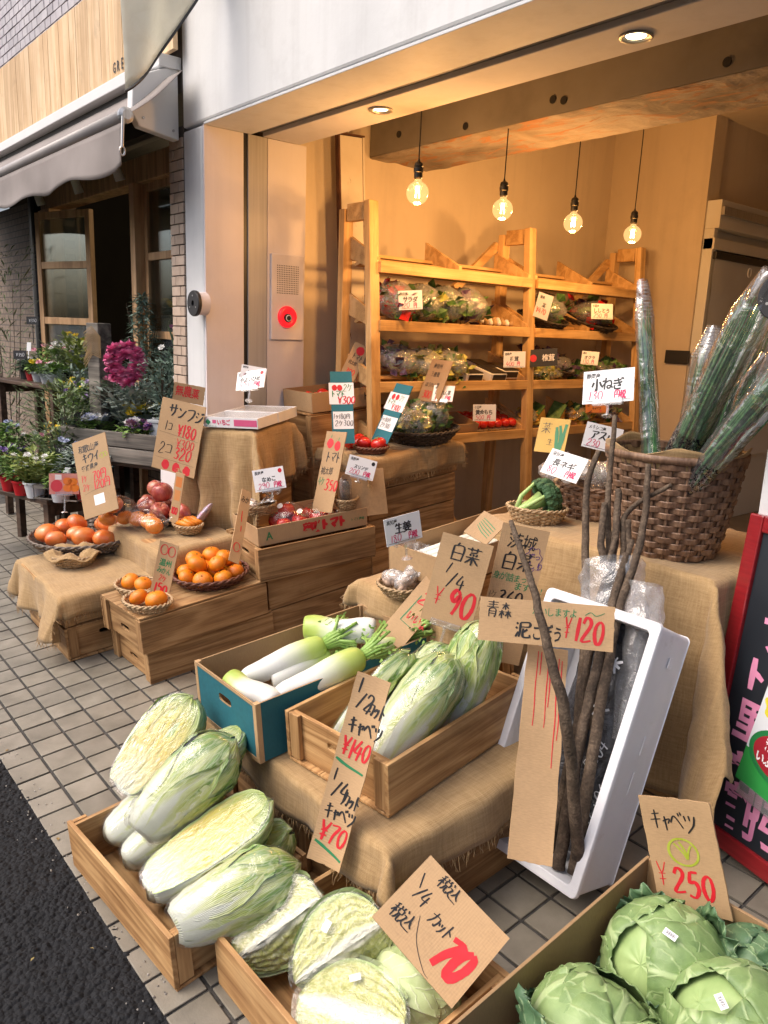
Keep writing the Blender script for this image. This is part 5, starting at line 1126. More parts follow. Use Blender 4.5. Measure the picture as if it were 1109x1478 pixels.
# whole cabbages
def cab_mat(name, dark, mid, light, rib, nv=6.):
    t = NT(name); c = t.n('TexCoord'); sp_ = t.n('SeparateXYZ', {0: c.outputs['UV']}); u, v = sp_.outputs[0], sp_.outputs[1]
    a = t.math('ABSOLUTE', t.math('MULTIPLY_ADD', u, 2., -1.)); wob = t.noise(c.outputs['UV'], 5., 3.)
    wb = t.math('MULTIPLY_ADD', wob, .16, -.08)
    mid_ = t.ramp(t.math('ADD', a, t.math('MULTIPLY', wb, .3)), [(0, (1, 1, 1)), (.035, (.9, .9, .9)), (.075, (0, 0, 0))])
    s = t.math('FRACT', t.math('MULTIPLY', t.math('ADD', t.math('SUBTRACT', v, t.math('MULTIPLY', t.math('POWER', a, .8), .42)), wb), nv))
    side = t.ramp(t.math('ABSOLUTE', t.math('SUBTRACT', s, .5)), [(0, (1, 1, 1)), (.04, (.6, .6, .6)), (.1, (0, 0, 0))])
    vo = t.n('TexVoronoi', {'Vector': t.n('Mapping', {0: c.outputs['UV'], 'Scale': (13, 13, 1)}).outputs[0], 'Scale': 1.}, feature='DISTANCE_TO_EDGE')
    net = t.math('MULTIPLY', t.ramp(vo.outputs[0], [(0, (1, 1, 1)), (.05, (0, 0, 0))]), .08)
    vein = t.math('MINIMUM', t.math('ADD', t.math('ADD', mid_, t.math('MULTIPLY', side, .65)), net), 1.)
    big = t.noise(t.coord('Object', (1, 1, 1)), 14., 5.)
    col = t.ramp(big, [(.3, dark), (.5, mid), (.75, light)]); col = t.mix(t.math('MULTIPLY', vein, .8), col, rib)
    return t.done(col, .48, t.bump(t.math('ADD', t.math('MULTIPLY', vein, .6), t.math('MULTIPLY', big, 1.4)), .5, .005), Subsurface_Weight=.06, Subsurface_Radius=(.006, .01, .003))
M['cab'] = cab_mat('cabbage_leaf', (.11, .19, .068), (.185, .285, .105), (.27, .38, .155), (.42, .53, .27))
M['cab_out'] = cab_mat('cabbage_outer_leaf', (.04, .1, .05), (.075, .155, .075), (.13, .225, .105), (.34, .46, .25), 7)
M['cab_pale'] = cab_mat('cabbage_pale_leaf', (.38, .48, .2), (.5, .6, .3), (.6, .67, .4), (.7, .74, .55))
M['heart'] = pbr('cabbage_heart', [(.24, .36, .13), (.36, .48, .2)], 20, .45)
def cabbage(Mx, r, label, seed, mat=None, outer=5):
    th = thing('cabbage', label, 'cabbage', Mx, 'whole cabbages in the carton'); rd = random.Random(seed); mat = mat or M['cab']
    g = G(); g.grid(lambda u, v: (lambda a, b: Vector((math.sin(b)*math.cos(a), math.sin(b)*math.sin(a), math.cos(b)*.86))*r*(.94+.03*nz(math.cos(a)*2, math.sin(a)*2, math.cos(b)*2+seed)))(2*math.pi*u, math.pi*v), 40, 24, closed=True); g.obj('heart', M['heart'], th, smooth=True)
    for k in range(6+outer):
        o = k >= 6; az = k*2.4+rd.uniform(-.3, .3); sp_ = rd.uniform(.95, 1.2) if not o else rd.uniform(.7, .95); sp_ = 1.35 if k < 2 else sp_; span = rd.uniform(2.35, 2.9) if not o else rd.uniform(1.3, 1.75); span = (2.9, 2.55)[k] if k < 2 else span
        q = Matrix.Rotation(az, 3, 'Z'); base = .965+.012*k+(.045 if k < 2 else 0); fl = .05 if not o else rd.uniform(.2, .5)
        def leaf(u, v):
            a = (2*u-1); ph = a*sp_*math.sin(min(1., .3+v*1.3)*math.pi*.5)*(1-.3*v**3); b = math.pi - span*v - .1
            rr = r*(base+fl*v**4*.6+.03*nz(a*3, v*4, seed+k)+(.06+fl*.35)*(abs(a)**3+v**5)*nz(a*6+3, v*6, seed*3+k)+(.03 if o else .012)*(abs(a)**4+v**8)*math.sin(a*17+v*23+k)+.008*math.sin(v*22+abs(a)*6)*v)
            d = Vector((math.sin(b)*math.cos(ph), math.sin(ph), math.cos(b)*math.cos(ph)*.88))
            return q @ (d*rr)
        g = G(); g.grid(leaf, 22, 26); g.obj('leaf', M['cab_out'] if o else mat, th, smooth=True, solid=.0012)
    return th
def price_tag(th, r, d, rot=0):
    d = Vector(d).normalized(); q = d.to_track_quat('Z', 'Y').to_matrix().to_4x4()
    g = G(); g.box(-.013, .013, -.007, .007, 0, .0006); o = g.obj('price_sticker', M['paper'], th, Matrix.Translation(d*r*1.075) @ q @ Matrix.Rotation(R(rot), 4, 'Z'))
    g = G()
    for k in range(9): g.box(-.009+.002*k, -.0082+.002*k+.0004*(k % 2), -.004, .003, .0006, .0008)
    stuff(g.obj('bar_code', M['ink'], o))
Rz = lambda *e: Euler([R(x) for x in e]).to_matrix().to_4x4()
cb = cabbage(Matrix.Translation(PP(-.64, .74, .215)) @ Rz(55, -35, 20), .122, 'pale green cabbage at the back of the carton below the ¥250 card', 1)
cc = cabbage(Matrix.Translation(PP(-.63, .50, .215)) @ Rz(20, 30, 110), .125, 'cabbage with a dark folded outer leaf at the left wall of the carton', 2, outer=4)
ce = cabbage(Matrix.Translation(PP(-.465, .675, .235)) @ Rz(40, 20, -60), .125, 'cabbage at the right side of the carton with a white sticker', 3)
cf = cabbage(Matrix.Translation(PP(-.49, .47, .235)) @ Rz(10, 25, 200), .12, 'cabbage nearest the viewer in the carton', 4)
cg = cabbage(Matrix.Translation(PP(-.50, .86, .2)) @ Rz(-20, 30, 10), .105, 'darker cabbage in the far right corner of the carton', 5, M['cab_out'], 4)
ch_ = cabbage(Matrix.Translation(PP(-.57, .6, .11)) @ Rz(30, 60, 10), .1, 'cabbage deep in the middle of the carton', 6, M['cab_out'])
def to_cam_local(th, o=(0, 0, .3)):
    v = (cam.matrix_world.translation + Vector(o) - th.matrix_basis.translation).normalized(); return th.matrix_basis.to_3x3().inverted() @ v
for th_, o_, ro in ((cb, (0, .2, 1.4), 20), (cc, (.2, 0, .2), -20), (ce, (-.5, .2, .6), 40), (cf, (-.3, .2, .8), 10)): price_tag(th_, .124, to_cam_local(th_, o_), ro)

# cut cabbages
def cutcab_mat():
    t = NT('cabbage_cut_face'); c = t.n('TexCoord'); sp_ = t.n('SeparateXYZ', {0: c.outputs['UV']}); u, s_ = sp_.outputs[0], sp_.outputs[1]; v = t.coord('Object', (1, 1, 1))
    n1 = t.noise(v, 28., 4., .6, 1.5); n2 = t.noise(v, 95., 4., .65, .8)
    ln = t.math('SINE', t.math('ADD', t.math('MULTIPLY', s_, 34.), t.math('MULTIPLY', n1, 26.)))
    ribs = t.noise(t.n('Mapping', {0: c.outputs['UV'], 'Scale': (26, 2.2, 1)}).outputs[0], 1., 3., .5, .3)
    k = t.math('ADD', t.math('MULTIPLY', ln, .07), t.math('ADD', t.math('MULTIPLY', n2, .5), t.math('MULTIPLY', ribs, .45)))
    col = t.ramp(k, [(.36, (.42, .44, .12)), (.48, (.56, .56, .22)), (.62, (.6, .61, .36)), (.76, (.66, .66, .5))])
    col = t.mix(t.ramp(s_, [(.86, (0, 0, 0)), (.98, (1, 1, 1))]), col, (.42, .54, .22))
    col = t.mix(t.ramp(s_, [(.1, (1, 1, 1)), (.24, (0, 0, 0))]), col, (.66, .66, .55))
    return t.done(col, .42, t.bump(t.math('ADD', t.math('MULTIPLY', ln, .35), t.math('ADD', n2, ribs)), .4, .006), Subsurface_Weight=.1, Subsurface_Radius=(.01, .01, .005))
M['cab_cut'] = cutcab_mat()
def cut_cabbage(Mx, r, label, seed, sticker=True, ang=52):
    """a wedge of a head: the core lies along x, two cut faces meet in a ridge towards +z"""
    th = thing('cut_cabbage', label, 'cabbage', Mx, 'cut cabbages in the low crate'); A_ = R(ang)
    def pt(b, f, s_, k=1.):
        rr = r*(1+.05*math.sin(b*3+seed)+.04*nz(b*2, f*2, seed)); q = rr*math.sin(b)*s_*k
        return Vector((-rr*1.1*math.cos(b)*k, q*math.sin(f), -q*math.cos(f)+.012))
    g = G(); g.grid(lambda u, v: pt(.06+3.02*v, -A_+2*A_*u, 1.), 26, 30); g.obj('outer_leaf', M['cab_pale'], th, smooth=True)
    for sg in (-1, 1):
        def fc(u, v):
            p = pt(.06+3.02*u, sg*A_, v); n_ = Vector((0, sg*math.cos(A_), math.sin(A_)))
            return p+n_*(.0035*nz(u*16, v*14, seed)+.0016*math.sin(v*30+7*nz(u*4, seed)))
        g = G(); g.grid(fc, 44, 26); g.obj('cut_face', M['cab_cut'], th, smooth=True)
    for k in range(3):
        g = G(); f0 = -A_+.5*A_*k; g.grid(lambda u, v: pt(.5+1.9*v+.1*k, f0+A_*(u), 1., 1.03+.05*nz(u*5, v*6, seed+k)+.06*abs(2*u-1)**4), 16, 18); g.obj('leaf', M['cab_pale'], th, smooth=True)
    g = G(); g.grid(lambda u, v: (lambda b, f: pt(b, max(-A_*1.06, min(A_*1.06, f)), 1. if abs(f) <= A_ else max(.02, 1-(abs(f)-A_)/(math.pi-A_)*1.0), 1.07+.03*nz(u*12, v*12, seed))+Vector((0, 0, .009)))(.03+3.08*v, -math.pi+2*math.pi*u), 60, 26, closed=True); g.obj('wrap', M['film'], th, smooth=True)
    if sticker:
        p = pt(1.5, A_, .55); n_ = Vector((0, math.cos(A_), math.sin(A_))); g = G(); g.box(-.012, .012, -.008, .008, .012, .0128); g.obj('price_sticker', M['paper'], th, Matrix.Translation(p) @ n_.to_track_quat('Z', 'Y').to_matrix().to_4x4() @ Rz(0, 0, 30))
def face(pos, n, roll=0): return Matrix.Translation(pos) @ Vector(n).normalized().to_track_quat('Z', 'Y').to_matrix().to_4x4() @ Matrix.Rotation(R(roll), 4, 'Z')
def wedge(pos, ridge, up):
    x = Vector(ridge).normalized(); z = Vector(up); z = (z-x*z.dot(x)).normalized(); y = z.cross(x); return Matrix(((x.x, y.x, z.x, pos.x), (x.y, y.y, z.y, pos.y), (x.z, y.z, z.z, pos.z), (0, 0, 0, 1)))
cut_cabbage(wedge(PP(-1.285, .235, .165), (.35, .75, .55), (.75, -.5, .6)), .105, 'cut cabbage wedge with a pale ridge at the left of the low crate', 1, False, 62)
cut_cabbage(wedge(PP(-1.135, .30, .175), (.35, .75, .5), (.85, -.7, .45)), .105, 'whiter cut cabbage wedge with a sticker in the middle of the low crate', 2, True, 62)
cut_cabbage(wedge(PP(-1.02, .40, .09), (1, .2, 0), (-.3, .3, -1)), .1, 'cut cabbage turned round side up beside the ¥70 card', 3, False, 75)
cut_cabbage(wedge(PP(-1.03, .235, .135), (.9, .5, .1), (.2, -.35, 1)), .108, 'cut cabbage lying face up at the near end of the low crate', 4, True, 80)

# ---------------------------------------------------------------- foam box with burdock
def foam_mat():
    t = NT('white_foam'); v = t.coord('Object', (1, 1, 1)); vo = t.n('TexVoronoi', {'Vector': v, 'Scale': 260.})
    return t.done(t.mix(t.ramp(t.noise(v, 11., 6., .7), [(.6, (0, 0, 0)), (.8, (.5, .5, .5))]), t.ramp(t.noise(v, 8.), [(.3, (.72, .74, .79)), (.7, (.79, .8, .84))]), (.4, .37, .33)), .55, t.bump(vo.outputs[0], .12, .003), Subsurface_Weight=.1, Subsurface_Radius=(.01, .01, .01))
M['foam'] = foam_mat()
yv = Vector((0, .357, .934)); nv_ = Vector((0, -.934, .357))
FB = Matrix(((1, 0, 0, -1.122), (0, yv.y, nv_.y, 1.455), (0, yv.z, nv_.z, .165), (0, 0, 0, 1)))
fbx = thing('foam_box', 'white foam box standing on end with burdock roots inside', 'box', FB)
def rrect(w, h, r, n=6):
    return [(sx*(w/2-r)+r*math.cos(a), sy*(h/2-r)+r*math.sin(a)) for sx, sy, a0 in ((1, 1, 0), (-1, 1, 90), (-1, -1, 180), (1, -1, 270)) for a in [R(a0+90*i/n) for i in range(n+1)]]
g = G(); w_, l_, d_ = .355, .71, .195
rings = [(w_, l_, .016, 0), (w_+.004, l_+.004, .016, -.014), (w_-.006, l_-.006, .014, -.018), (w_-.03, l_-.03, .012, -d_), None, (w_-.05, l_-.05, .012, 0), (w_-.056, l_-.056, .012, -.02), (w_-.075, l_-.075, .01, -d_+.025)]
outs = [[Vector((x, y+l_/2, z)) for x, y in rrect(a, b, r_)] for a, b, r_, z in [q for q in rings if q]]
n = len(outs[0]); vs = [p for ring in outs for p in ring]; fsx = []
seq = [5-1, 0, 1, 2, 3]
def band(i, j): return [(i*n+k, j*n+k, j*n+(k+1) % n, i*n+(k+1) % n) for k in range(n)]
fsx += band(0, 1) + band(1, 2) + band(2, 3) + [tuple(3*n+k for k in range(n))] + band(4, 0) + band(5, 4) + band(6, 5) + [tuple(6*n+k for k in range(n))[::-1]]
g.add(vs, fsx); g.obj('shell', M['foam'], fbx, bevel=.003)
for x, y, w2, h2 in ((.0, .62, .03, .02), (.0, .4, .05, .006), (.01, .3, .06, .005)):
    g = G(); g.box(.1725-.001*y, .1745-.001*y, y-w2/2, y+w2/2, -.1-h2, -.1); g.obj('moulded_mark', M['foam'], fbx, bevel=.001)
def root_mat():
    t = NT('burdock_skin'); v = t.coord('Object', (1, 1, 1)); a = t.noise(v, 30., 5., .6); b = t.noise(v, 150., 3.)
    return t.done(t.ramp(t.math('MULTIPLY_ADD', b, .4, t.math('MULTIPLY', a, .6)), [(.32, (.035, .024, .016)), (.5, (.085, .058, .038)), (.7, (.2, .145, .1))]), .85, t.bump(t.math('ADD', a, b), .7, .006))
M['root'] = root_mat()
def burdock(pts, r0, r1, label, n=34):
    k = len(pts); pv = [Vector(p) for p in pts]; out = []; rs = []
    for i in range(n+1):
        t = i/n*(k-1); a = int(min(t, k-2)); f = t-a; g_ = lambda q: pv[max(0, min(k-1, q))]
        p0, p1, p2, p3 = g_(a-1), g_(a), g_(a+1), g_(a+2)
        p = .5*((2*p1)+(p2-p0)*f+(2*p0-5*p1+4*p2-p3)*f*f+(3*p1-p0-3*p2+p3)*f**3)
        s = sum(ord(c) for c in label) % 97; p = p+Vector((.004*nz(i*.4, s), .004*nz(i*.4, s+9), .0)); out.append(p); q = i/n; rs.append((r0+(r1-r0)*q)*(1+.09*nz(i*.9, s)))
    g = G(); o0 = out[0]; g.tube([p-o0 for p in out], rs, 12); o = g.obj('burdock_root', M['root'], M=Matrix.Translation(o0), smooth=True); tag(o, label, 'burdock', 'burdock roots in the foam box')
burdock([(-.99, 1.51, .19), (-1.02, 1.585, .499), (-1.085, 1.73, .80), (-1.12, 1.86, .981), (-1.164, 1.93, 1.178)], .0175, .008, 'thick burdock root rising to the right side of the wrap')
burdock([(-.975, 1.5, .25), (-.985, 1.415, .62), (-1.05, 1.4, .807), (-1.13, 1.42, .94), (-1.24, 1.46, 1.06)], .0165, .006, 'burdock root leaning far left across the ¥120 card')
burdock([(-1.03, 1.5, .185), (-1.052, 1.565, .471), (-1.095, 1.70, .775), (-1.133, 1.82, .946)], .0175, .01, 'straight burdock root between the crossing ones')
burdock([(-1.10, 1.63, .45), (-1.2, 1.76, .75), (-1.28, 1.84, .927), (-1.336, 1.90, 1.094), (-1.342, 1.95, 1.191)], .014, .008, 'leftmost of the burdock stems rising from the wrap')
burdock([(-1.08, 1.66, .5), (-1.16, 1.8, .8), (-1.212, 1.86, .92), (-1.262, 1.90, 1.066), (-1.333, 2.0, 1.292)], .014, .007, 'tallest burdock stem bending left over the wrap')
burdock([(-1.06, 1.68, .5), (-1.13, 1.8, .8), (-1.168, 1.86, .931), (-1.197, 1.90, 1.038), (-1.10, 1.95, 1.13)], .013, .006, 'burdock stem bending right towards the big basket')
for i, (x, y, z) in enumerate(((-1.25, 1.87, 1.06), (-1.23, 1.9, 1.1), (-1.19, 1.9, 1.02))): burdock([(-1.07-.01*i, 1.68, .5), (-1.15-.015*i, 1.8, .8), (x+.03, y-.04, z-.12), (x, y, z)], .014, .009, ('short middle burdock stem in the wrap', 'thin burdock stem behind the short one', 'stub burdock stem at the right of the wrap')[i])
def sheet(name, label, mat, corners, seed, amp, nu=26, nv=40, fold=5., cat='bag', wrap_=0.):
    a, b, c_, d = [Vector(p) for p in corners]; n_ = (b-a).cross(d-a).normalized(); o = (a+b+c_+d)/4
    def f(u, v):
        p = (a*(1-u)+b*u)*(1-v)+(d*(1-u)+c_*u)*v
        return p-o+n_*(amp*(.6*math.sin(u*fold*2+3*nz(v*2, seed))+nz(u*5, v*7, seed)+.6*nz(u*13, v*15, seed+4))-wrap_*(2*u-1)**2)
    g = G(); g.grid(f, nu, nv); ob = g.obj(name, mat, M=Matrix.Translation(o), smooth=True, solid=.0008); return tag(ob, label, cat)
def black_bag():
    t = NT('printed_dark_bag'); v = t.coord('Object', (1, 1, 1)); a = t.noise(v, 22., 4., .6, 1.)
    return t.done(t.ramp(t.noise(v, 9.), [(.3, (.035, .035, .04)), (.7, (.09, .09, .1))]), .18, t.bump(a, .9, .03), Coat_Weight=.5)
bb = sheet('dark_bag', 'shiny dark plastic bag with white print behind the burdock', black_bag(), [(-1.2, 1.565, .2), (-.985, 1.565, .2), (-1.02, 1.76, .78), (-1.2, 1.76, .78)], 3, .012, wrap_=.03)
for k, (txt, x, z, y) in enumerate((('5604', -1.03, .42, 1.6), ('17:06', -1.0, .3, 1.565), ('5', -1.065, .24, 1.55))): lettering(bb, txt, Matrix.Translation(Vector((x, y, z))-bb.matrix_basis.translation) @ Matrix.Rotation(R(65), 4, 'X') @ Matrix.Rotation(R(75), 4, 'Z'), .034, M['paper'], .1)
for k, (txt, x, z, y) in enumerate((('野菜', -1.06, .62, 1.67), ('大', -1.045, .54, 1.64))): lettering(bb, txt, Matrix.Translation(Vector((x, y, z))-bb.matrix_basis.translation) @ Matrix.Rotation(R(70), 4, 'X') @ Matrix.Rotation(R(70), 4, 'Z'), .05, M['paper'], .14)
def wrapband(name, label, mat, pts, r, seed, amp=.012):
    pv = [Vector(p) for p in pts]; o = pv[0]; ax = (pv[-1]-pv[0]).normalized(); x = ax.orthogonal().normalized(); y = ax.cross(x); k = len(pv)-1
    def f(u, v):
        t = v*k; i = int(min(t, k-1)); q = t-i; p = pv[i]*(1-q)+pv[i+1]*q; rr = (r[i]*(1-q)+r[i+1]*q)*(1+amp*18*nz(math.cos(u*6.28)*2, math.sin(u*6.28)*2, v*6+seed))
        return p-o+x*rr*math.cos(2*math.pi*u)+y*rr*math.sin(2*math.pi*u)
    g = G(); g.grid(f, 36, 24, closed=True); ob = g.obj(name, mat, M=Matrix.Translation(o), smooth=True); return tag(ob, label, 'bag')
for i, (x0, x1, x2) in enumerate(((-1.005, -1.03, -1.11), (-1.085, -1.09, -1.16))): burdock([(x0, 1.53, .19), (x1, 1.6, .48), (x2, 1.75, .79), (x2-.03, 1.85, .98)], .015, .007, ('burdock root behind the thick one at the right', 'burdock root at the left of the bundle beside the strip')[i])
wrapband('plastic_wrap', 'crinkled clear plastic wrapped round the burdock bundle', M['bag'], [(-1.13, 1.80, .75), (-1.17, 1.83, .83), (-1.19, 1.85, .91)], [.085, .088, .08], 2)
wrapband('clear_bag', 'limp clear plastic bag hanging at the right of the burdock', M['bag'], [(-1.0, 1.68, .5), (-1.02, 1.74, .66), (-1.05, 1.8, .8), (-1.07, 1.82, .88)], [.028, .04, .05, .045], 8, .02)

# ---------------------------------------------------------------- red framed blackboard
bo = Vector((-.962, 2.035, .135)); br_ = Vector((.95, -.31, 0)).normalized(); bu = Vector((-.01, .11, .99)).normalized(); bn = br_.cross(bu)
BM = Matrix(((br_.x, bu.x, bn.x, bo.x), (br_.y, bu.y, bn.y, bo.y), (br_.z, bu.z, bn.z, bo.z), (0, 0, 0, 1)))
bd = thing('blackboard', 'blackboard in a glossy dark red frame at the right edge', 'blackboard', BM)
M['red_frame'] = pbr('red_lacquer', [(.2, .008, .012), (.27, .014, .018)], 5, .28, stretch=(2, 20, 2), Coat_Weight=.4)
for b in ((0, .045, 0, .93), (.62, .665, 0, .93)): g = G(); g.box(b[0], b[1], b[2], b[3], -.016, .016); g.obj('frame_stile', M['red_frame'], bd, bevel=.004)
for b in ((.0455, .6195, 0, .05), (.0455, .6195, .885, .93)): g = G(); g.box(b[0], b[1], b[2], b[3], -.015, .015); g.obj('frame_rail', M['red_frame'], bd, bevel=.004)
g = G(); g.box(.0455, .6195, .05, .885, -.008, .004); g.obj('board', pbr('chalkboard', [(.012, .016, .022), (.02, .026, .034)], 4, .4), bd)
chalk = pbr('pink_chalk_marker', [(.65, .22, .4), (.72, .3, .47)], 20, .6)
for txt, x, y, h in (('いか', .085, .74, .1), ('す', .1, .58, .11), ('ト', .075, .46, .09), ('里', .075, .32, .12), ('割', .07, .13, .16), ('引', .2, .72, .14)): lettering(bd, txt, Matrix.Translation((x, y, .0046)), h, chalk, .18)
lettering(bd, '割引', Matrix.Translation((.09, .075, .0047)), .13, chalk, .16)
def poster():
    p = thing('poster', 'glossy green and white vegetable leaflet clipped on the blackboard', 'poster', BM @ Matrix.Translation((.13, .22, .009)) @ Matrix.Rotation(R(-8), 4, 'Z'))
    g = G(); g.box(0, .3, 0, .42, 0, .001); g.obj('sheet', pbr('leaflet_white', [(.62, .68, .75), (.75, .78, .82)], 4, .25), p)
    g = G(); g.box(0, .3, 0, .1, .001, .0014); g.obj('green_band', pbr('leaflet_green', [(.03, .3, .06), (.05, .38, .09)], 6, .25), p)
    for nm, x, y, rx, ry, z, mm in (('green_disc', .12, .12, .115, .075, .0017, pbr('deep_green', [(.02, .2, .06)], 5, .3)), ('red_disc', .12, .12, .1, .06, .002, pbr('crimson', [(.35, .02, .035)], 5, .3)), ('yellow_cloud', .08, .24, .07, .045, .0017, pbr('leaflet_yellow', [(.72, .66, .05)], 5, .3))):
        g = G(); pl = [(x+rx*math.cos(a)*(1+(.08*math.sin(a*7) if 'cloud' in nm else 0)), y+ry*math.sin(a)*(1+(.08*math.sin(a*7) if 'cloud' in nm else 0))) for a in [i*2*math.pi/40 for i in range(40)]]; g.prism(pl, z-.0003, z); g.obj(nm, mm, p)
    lettering(p, '秋田産', Matrix.Translation((.05, .125, .0024)), .036, M['paper'], .2); lettering(p, 'いぶりがっこ', Matrix.Translation((.035, .085, .0024)), .03, M['paper'], .2)
    lettering(p, '旬の', Matrix.Translation((.045, .25, .0022)), .036, M['green_ink'], .2); lettering(p, '取れたて', Matrix.Translation((.03, .21, .0022)), .034, M['green_ink'], .2)
    g = G(); g.lathe([(.03, 0), (.06, 0)], 6, cap=False); g = G(); pl = [(.2+.07*math.cos(a), .36+.035*math.sin(a)) for a in [i*.2 for i in range(32)]]; g.prism(pl, .001, .0015); g.obj('printed_vegetable', pbr('leaflet_pink', [(.6, .3, .35), (.7, .5, .5)], 20, .3), p)
    g = G(); g.box(.02, .26, -.035, .004, .0025, .006); g.obj('clear_holder', M['clear'], p, bevel=.002)
poster()
pil = thing('door_post', 'narrow white post behind the blackboard at the right edge', 'post', WM(-.86, 2.22, .1))
g = G(); g.box(-.085, .1, -.08, .08, 0, 2.315); g.obj('post', M['plaster'], pil, bevel=.006)
wall_cap('round_wall_fitting', WM(-.935, 2.138, 1.63), 'black round disc cap at the right edge above the spring onions')
# ================================================================ BASKETS, FRUIT, SHELVES
M['wicker'] = pbr('pale_wicker', [(.24, .15, .075), (.42, .29, .16), (.55, .4, .24)], 40, .6, bump=.3, bscale=200)
M['wicker_red'] = pbr('red_brown_wicker', [(.09, .03, .018), (.2, .075, .045)], 40, .5, bump=.3, bscale=200)
M['wicker_dark'] = pbr('dark_wicker', [(.025, .018, .014), (.07, .05, .038)], 40, .55, bump=.3, bscale=200)
M['split_bamboo'] = pbr('brown_split_bamboo', [(.1, .052, .03), (.19, .108, .064), (.3, .185, .115)], 22, .5, bump=.25, bscale=120, stretch=(3, 3, 1), var=.14)
M['net'] = pbr('grey_brown_net', [(.1, .075, .06), (.2, .16, .13)], 40, .6)
def basket(name, label, Mx, rb, rt, h, rows, stakes, mat, oval=1., rim=.006, group=None, split=False, amp=None, floor=True, twist=True, slack=1.05):
    th = thing(name, label, 'basket', Mx, group); n = stakes*4; amp = amp or .004*max(1, rt/.1)
    R_ = lambda z: rb+(rt-rb)*(max(0, min(1, z/h)))**.75
    bw = h/rows*.5*slack
    def strip(g, k):
        z0 = h*(k+.5)/rows; vs = []
        for j in range(n):
            a = 2*math.pi*j/n; o = amp*math.cos(math.pi*(j/4-.5+k))
            for dz, dr in ((-bw, -.0012), (-bw*.7, .0016), (bw*.7, .0016), (bw, -.0012)):
                q = R_(z0+dz)+o+dr; vs.append((q*math.cos(a), q*math.sin(a)*oval, z0+dz+.0015*nz(a*3, k, rb*40)))
        g.add(vs, [(4*j+q, 4*((j+1) % n)+q, 4*((j+1) % n)+(q+1) % 4, 4*j+(q+1) % 4) for j in range(n) for q in range(4)])
    if split:
        for k in range(rows): g = G(); strip(g, k); g.obj('weaver', mat, th)
    else:
        g = G()
        for k in range(rows): strip(g, k)
        stuff(g.obj('weave', mat, th))
    g = G()
    for j in range(stakes):
        a = 2*math.pi*(j+.5)/stakes; w = math.pi*rb/stakes*.55; ca, sa = math.cos(a), math.sin(a)
        if split:
            g = G()
        pts = [Vector(((R_(z))*ca, (R_(z))*sa*oval, z)) for z in [h*i/6 for i in range(7)]]
        g.tube(pts, [max(.0014, w*.5)]*7, 5)
        if split: g.obj('stake', mat, th)
    if not split: stuff(g.obj('stakes', mat, th))
    g = G(); m = stakes*3
    for s in ((0, 1) if twist else (0,)):
        g.tube([((rt+rim*.55*math.cos(a*stakes/2+s*math.pi))*math.cos(a), (rt+rim*.55*math.cos(a*stakes/2+s*math.pi))*math.sin(a)*oval, h+rim*.6*math.sin(a*stakes/2+s*math.pi)) for a in [2*math.pi*j/m for j in range(m+1)]], rim*.62, 6, cap=False)
    if not twist:
        g = G(); g.lathe([(rt-.004, h-.018), (rt+.007, h-.018), (rt+.008, h+.004), (rt-.004, h+.004)], 60, cap=False); g.f += [(i+3*60, (i+1) % 60+3*60, (i+1) % 60, i) for i in range(60)]; g.mi += [0]*60
    g.obj('rim', mat, th, smooth=True)
    if floor: g = G(); g.add([(rb*1.0*math.cos(2*math.pi*j/24), rb*math.sin(2*math.pi*j/24)*oval, .004) for j in range(24)], [tuple(range(24))]); g.obj('base', mat, th)
    return th
# --- fruit meshes
def fruit_mesh(name, mat, r, flat=.9, dim=.12, n=26, lobes=0, seed=0):
    g = G(); rows = 16; pr = []
    for i in range(rows+1):
        b = math.pi*i/rows; q = math.sin(b); z = -math.cos(b)
        d = dim*math.exp(-((math.pi-b)/.38)**2)+dim*.5*math.exp(-(b/.4)**2)
        pr.append((max(.0004, r*q*(1+.03*math.sin(b*2))), r*flat*z*(1-d)))
    g.lathe(pr, n, wob=(lambda a, t: 1+.035*math.cos(lobes*a)*math.sin(math.pi*t)+.05*nz(math.cos(a)*1.2, math.sin(a)*1.2, t*1.6+seed)) if True else None); return g.mesh(name, mat, True)
def orange_mat():
    t = NT('mandarin_peel'); v = t.coord('Object', (1, 1, 1)); vo = t.n('TexVoronoi', {'Vector': v, 'Scale': 420.})
    return t.done(t.ramp(t.noise(v, 16.), [(.3, (.68, .17, .006)), (.7, (.76, .26, .012))]), .38, t.bump(vo.outputs[0], .25, .002), Subsurface_Weight=.08, Subsurface_Radius=(.01, .004, .001))
def apple_mat():
    t = NT('apple_skin'); a = t.noise(t.coord('Object', (26, 26, 4)), 3., 5., .6); b = t.noise(t.coord('Object', (1, 1, 1)), 14.)
    return t.done(t.ramp(t.math('MULTIPLY_ADD', a, .5, t.math('MULTIPLY', b, .5)), [(.35, (.3, .025, .03)), (.5, (.46, .1, .07)), (.65, (.6, .32, .16))]), .3, Coat_Weight=.2)
M['mandarin'] = orange_mat(); M['apple'] = apple_mat()
M['tomato'] = pbr('tomato_skin', [(.5, .012, .01), (.62, .03, .02)], 8, .2, Coat_Weight=.3)
M['persimmon'] = pbr('persimmon_skin', [(.62, .1, .02), (.72, .2, .045), (.74, .3, .1)], 14, .25, Coat_Weight=.3)
M['calyx'] = pbr('dry_calyx', [(.1, .12, .03), (.18, .2, .06)], 20, .7)
ME = {'mandarin': [fruit_mesh('mandarin', M['mandarin'], .042, .82, .1, seed=k*7, n=28) for k in range(5)], 'apple': [fruit_mesh('apple', M['apple'], .053, .95, .3, lobes=5, seed=k) for k in range(2)],
      'tomato': [fruit_mesh('tomato', M['tomato'], .04, .82, .15, lobes=5, seed=k) for k in range(2)], 'persimmon': [fruit_mesh('persimmon', M['persimmon'], .057, .8, .1, lobes=4, seed=k) for k in range(2)]}
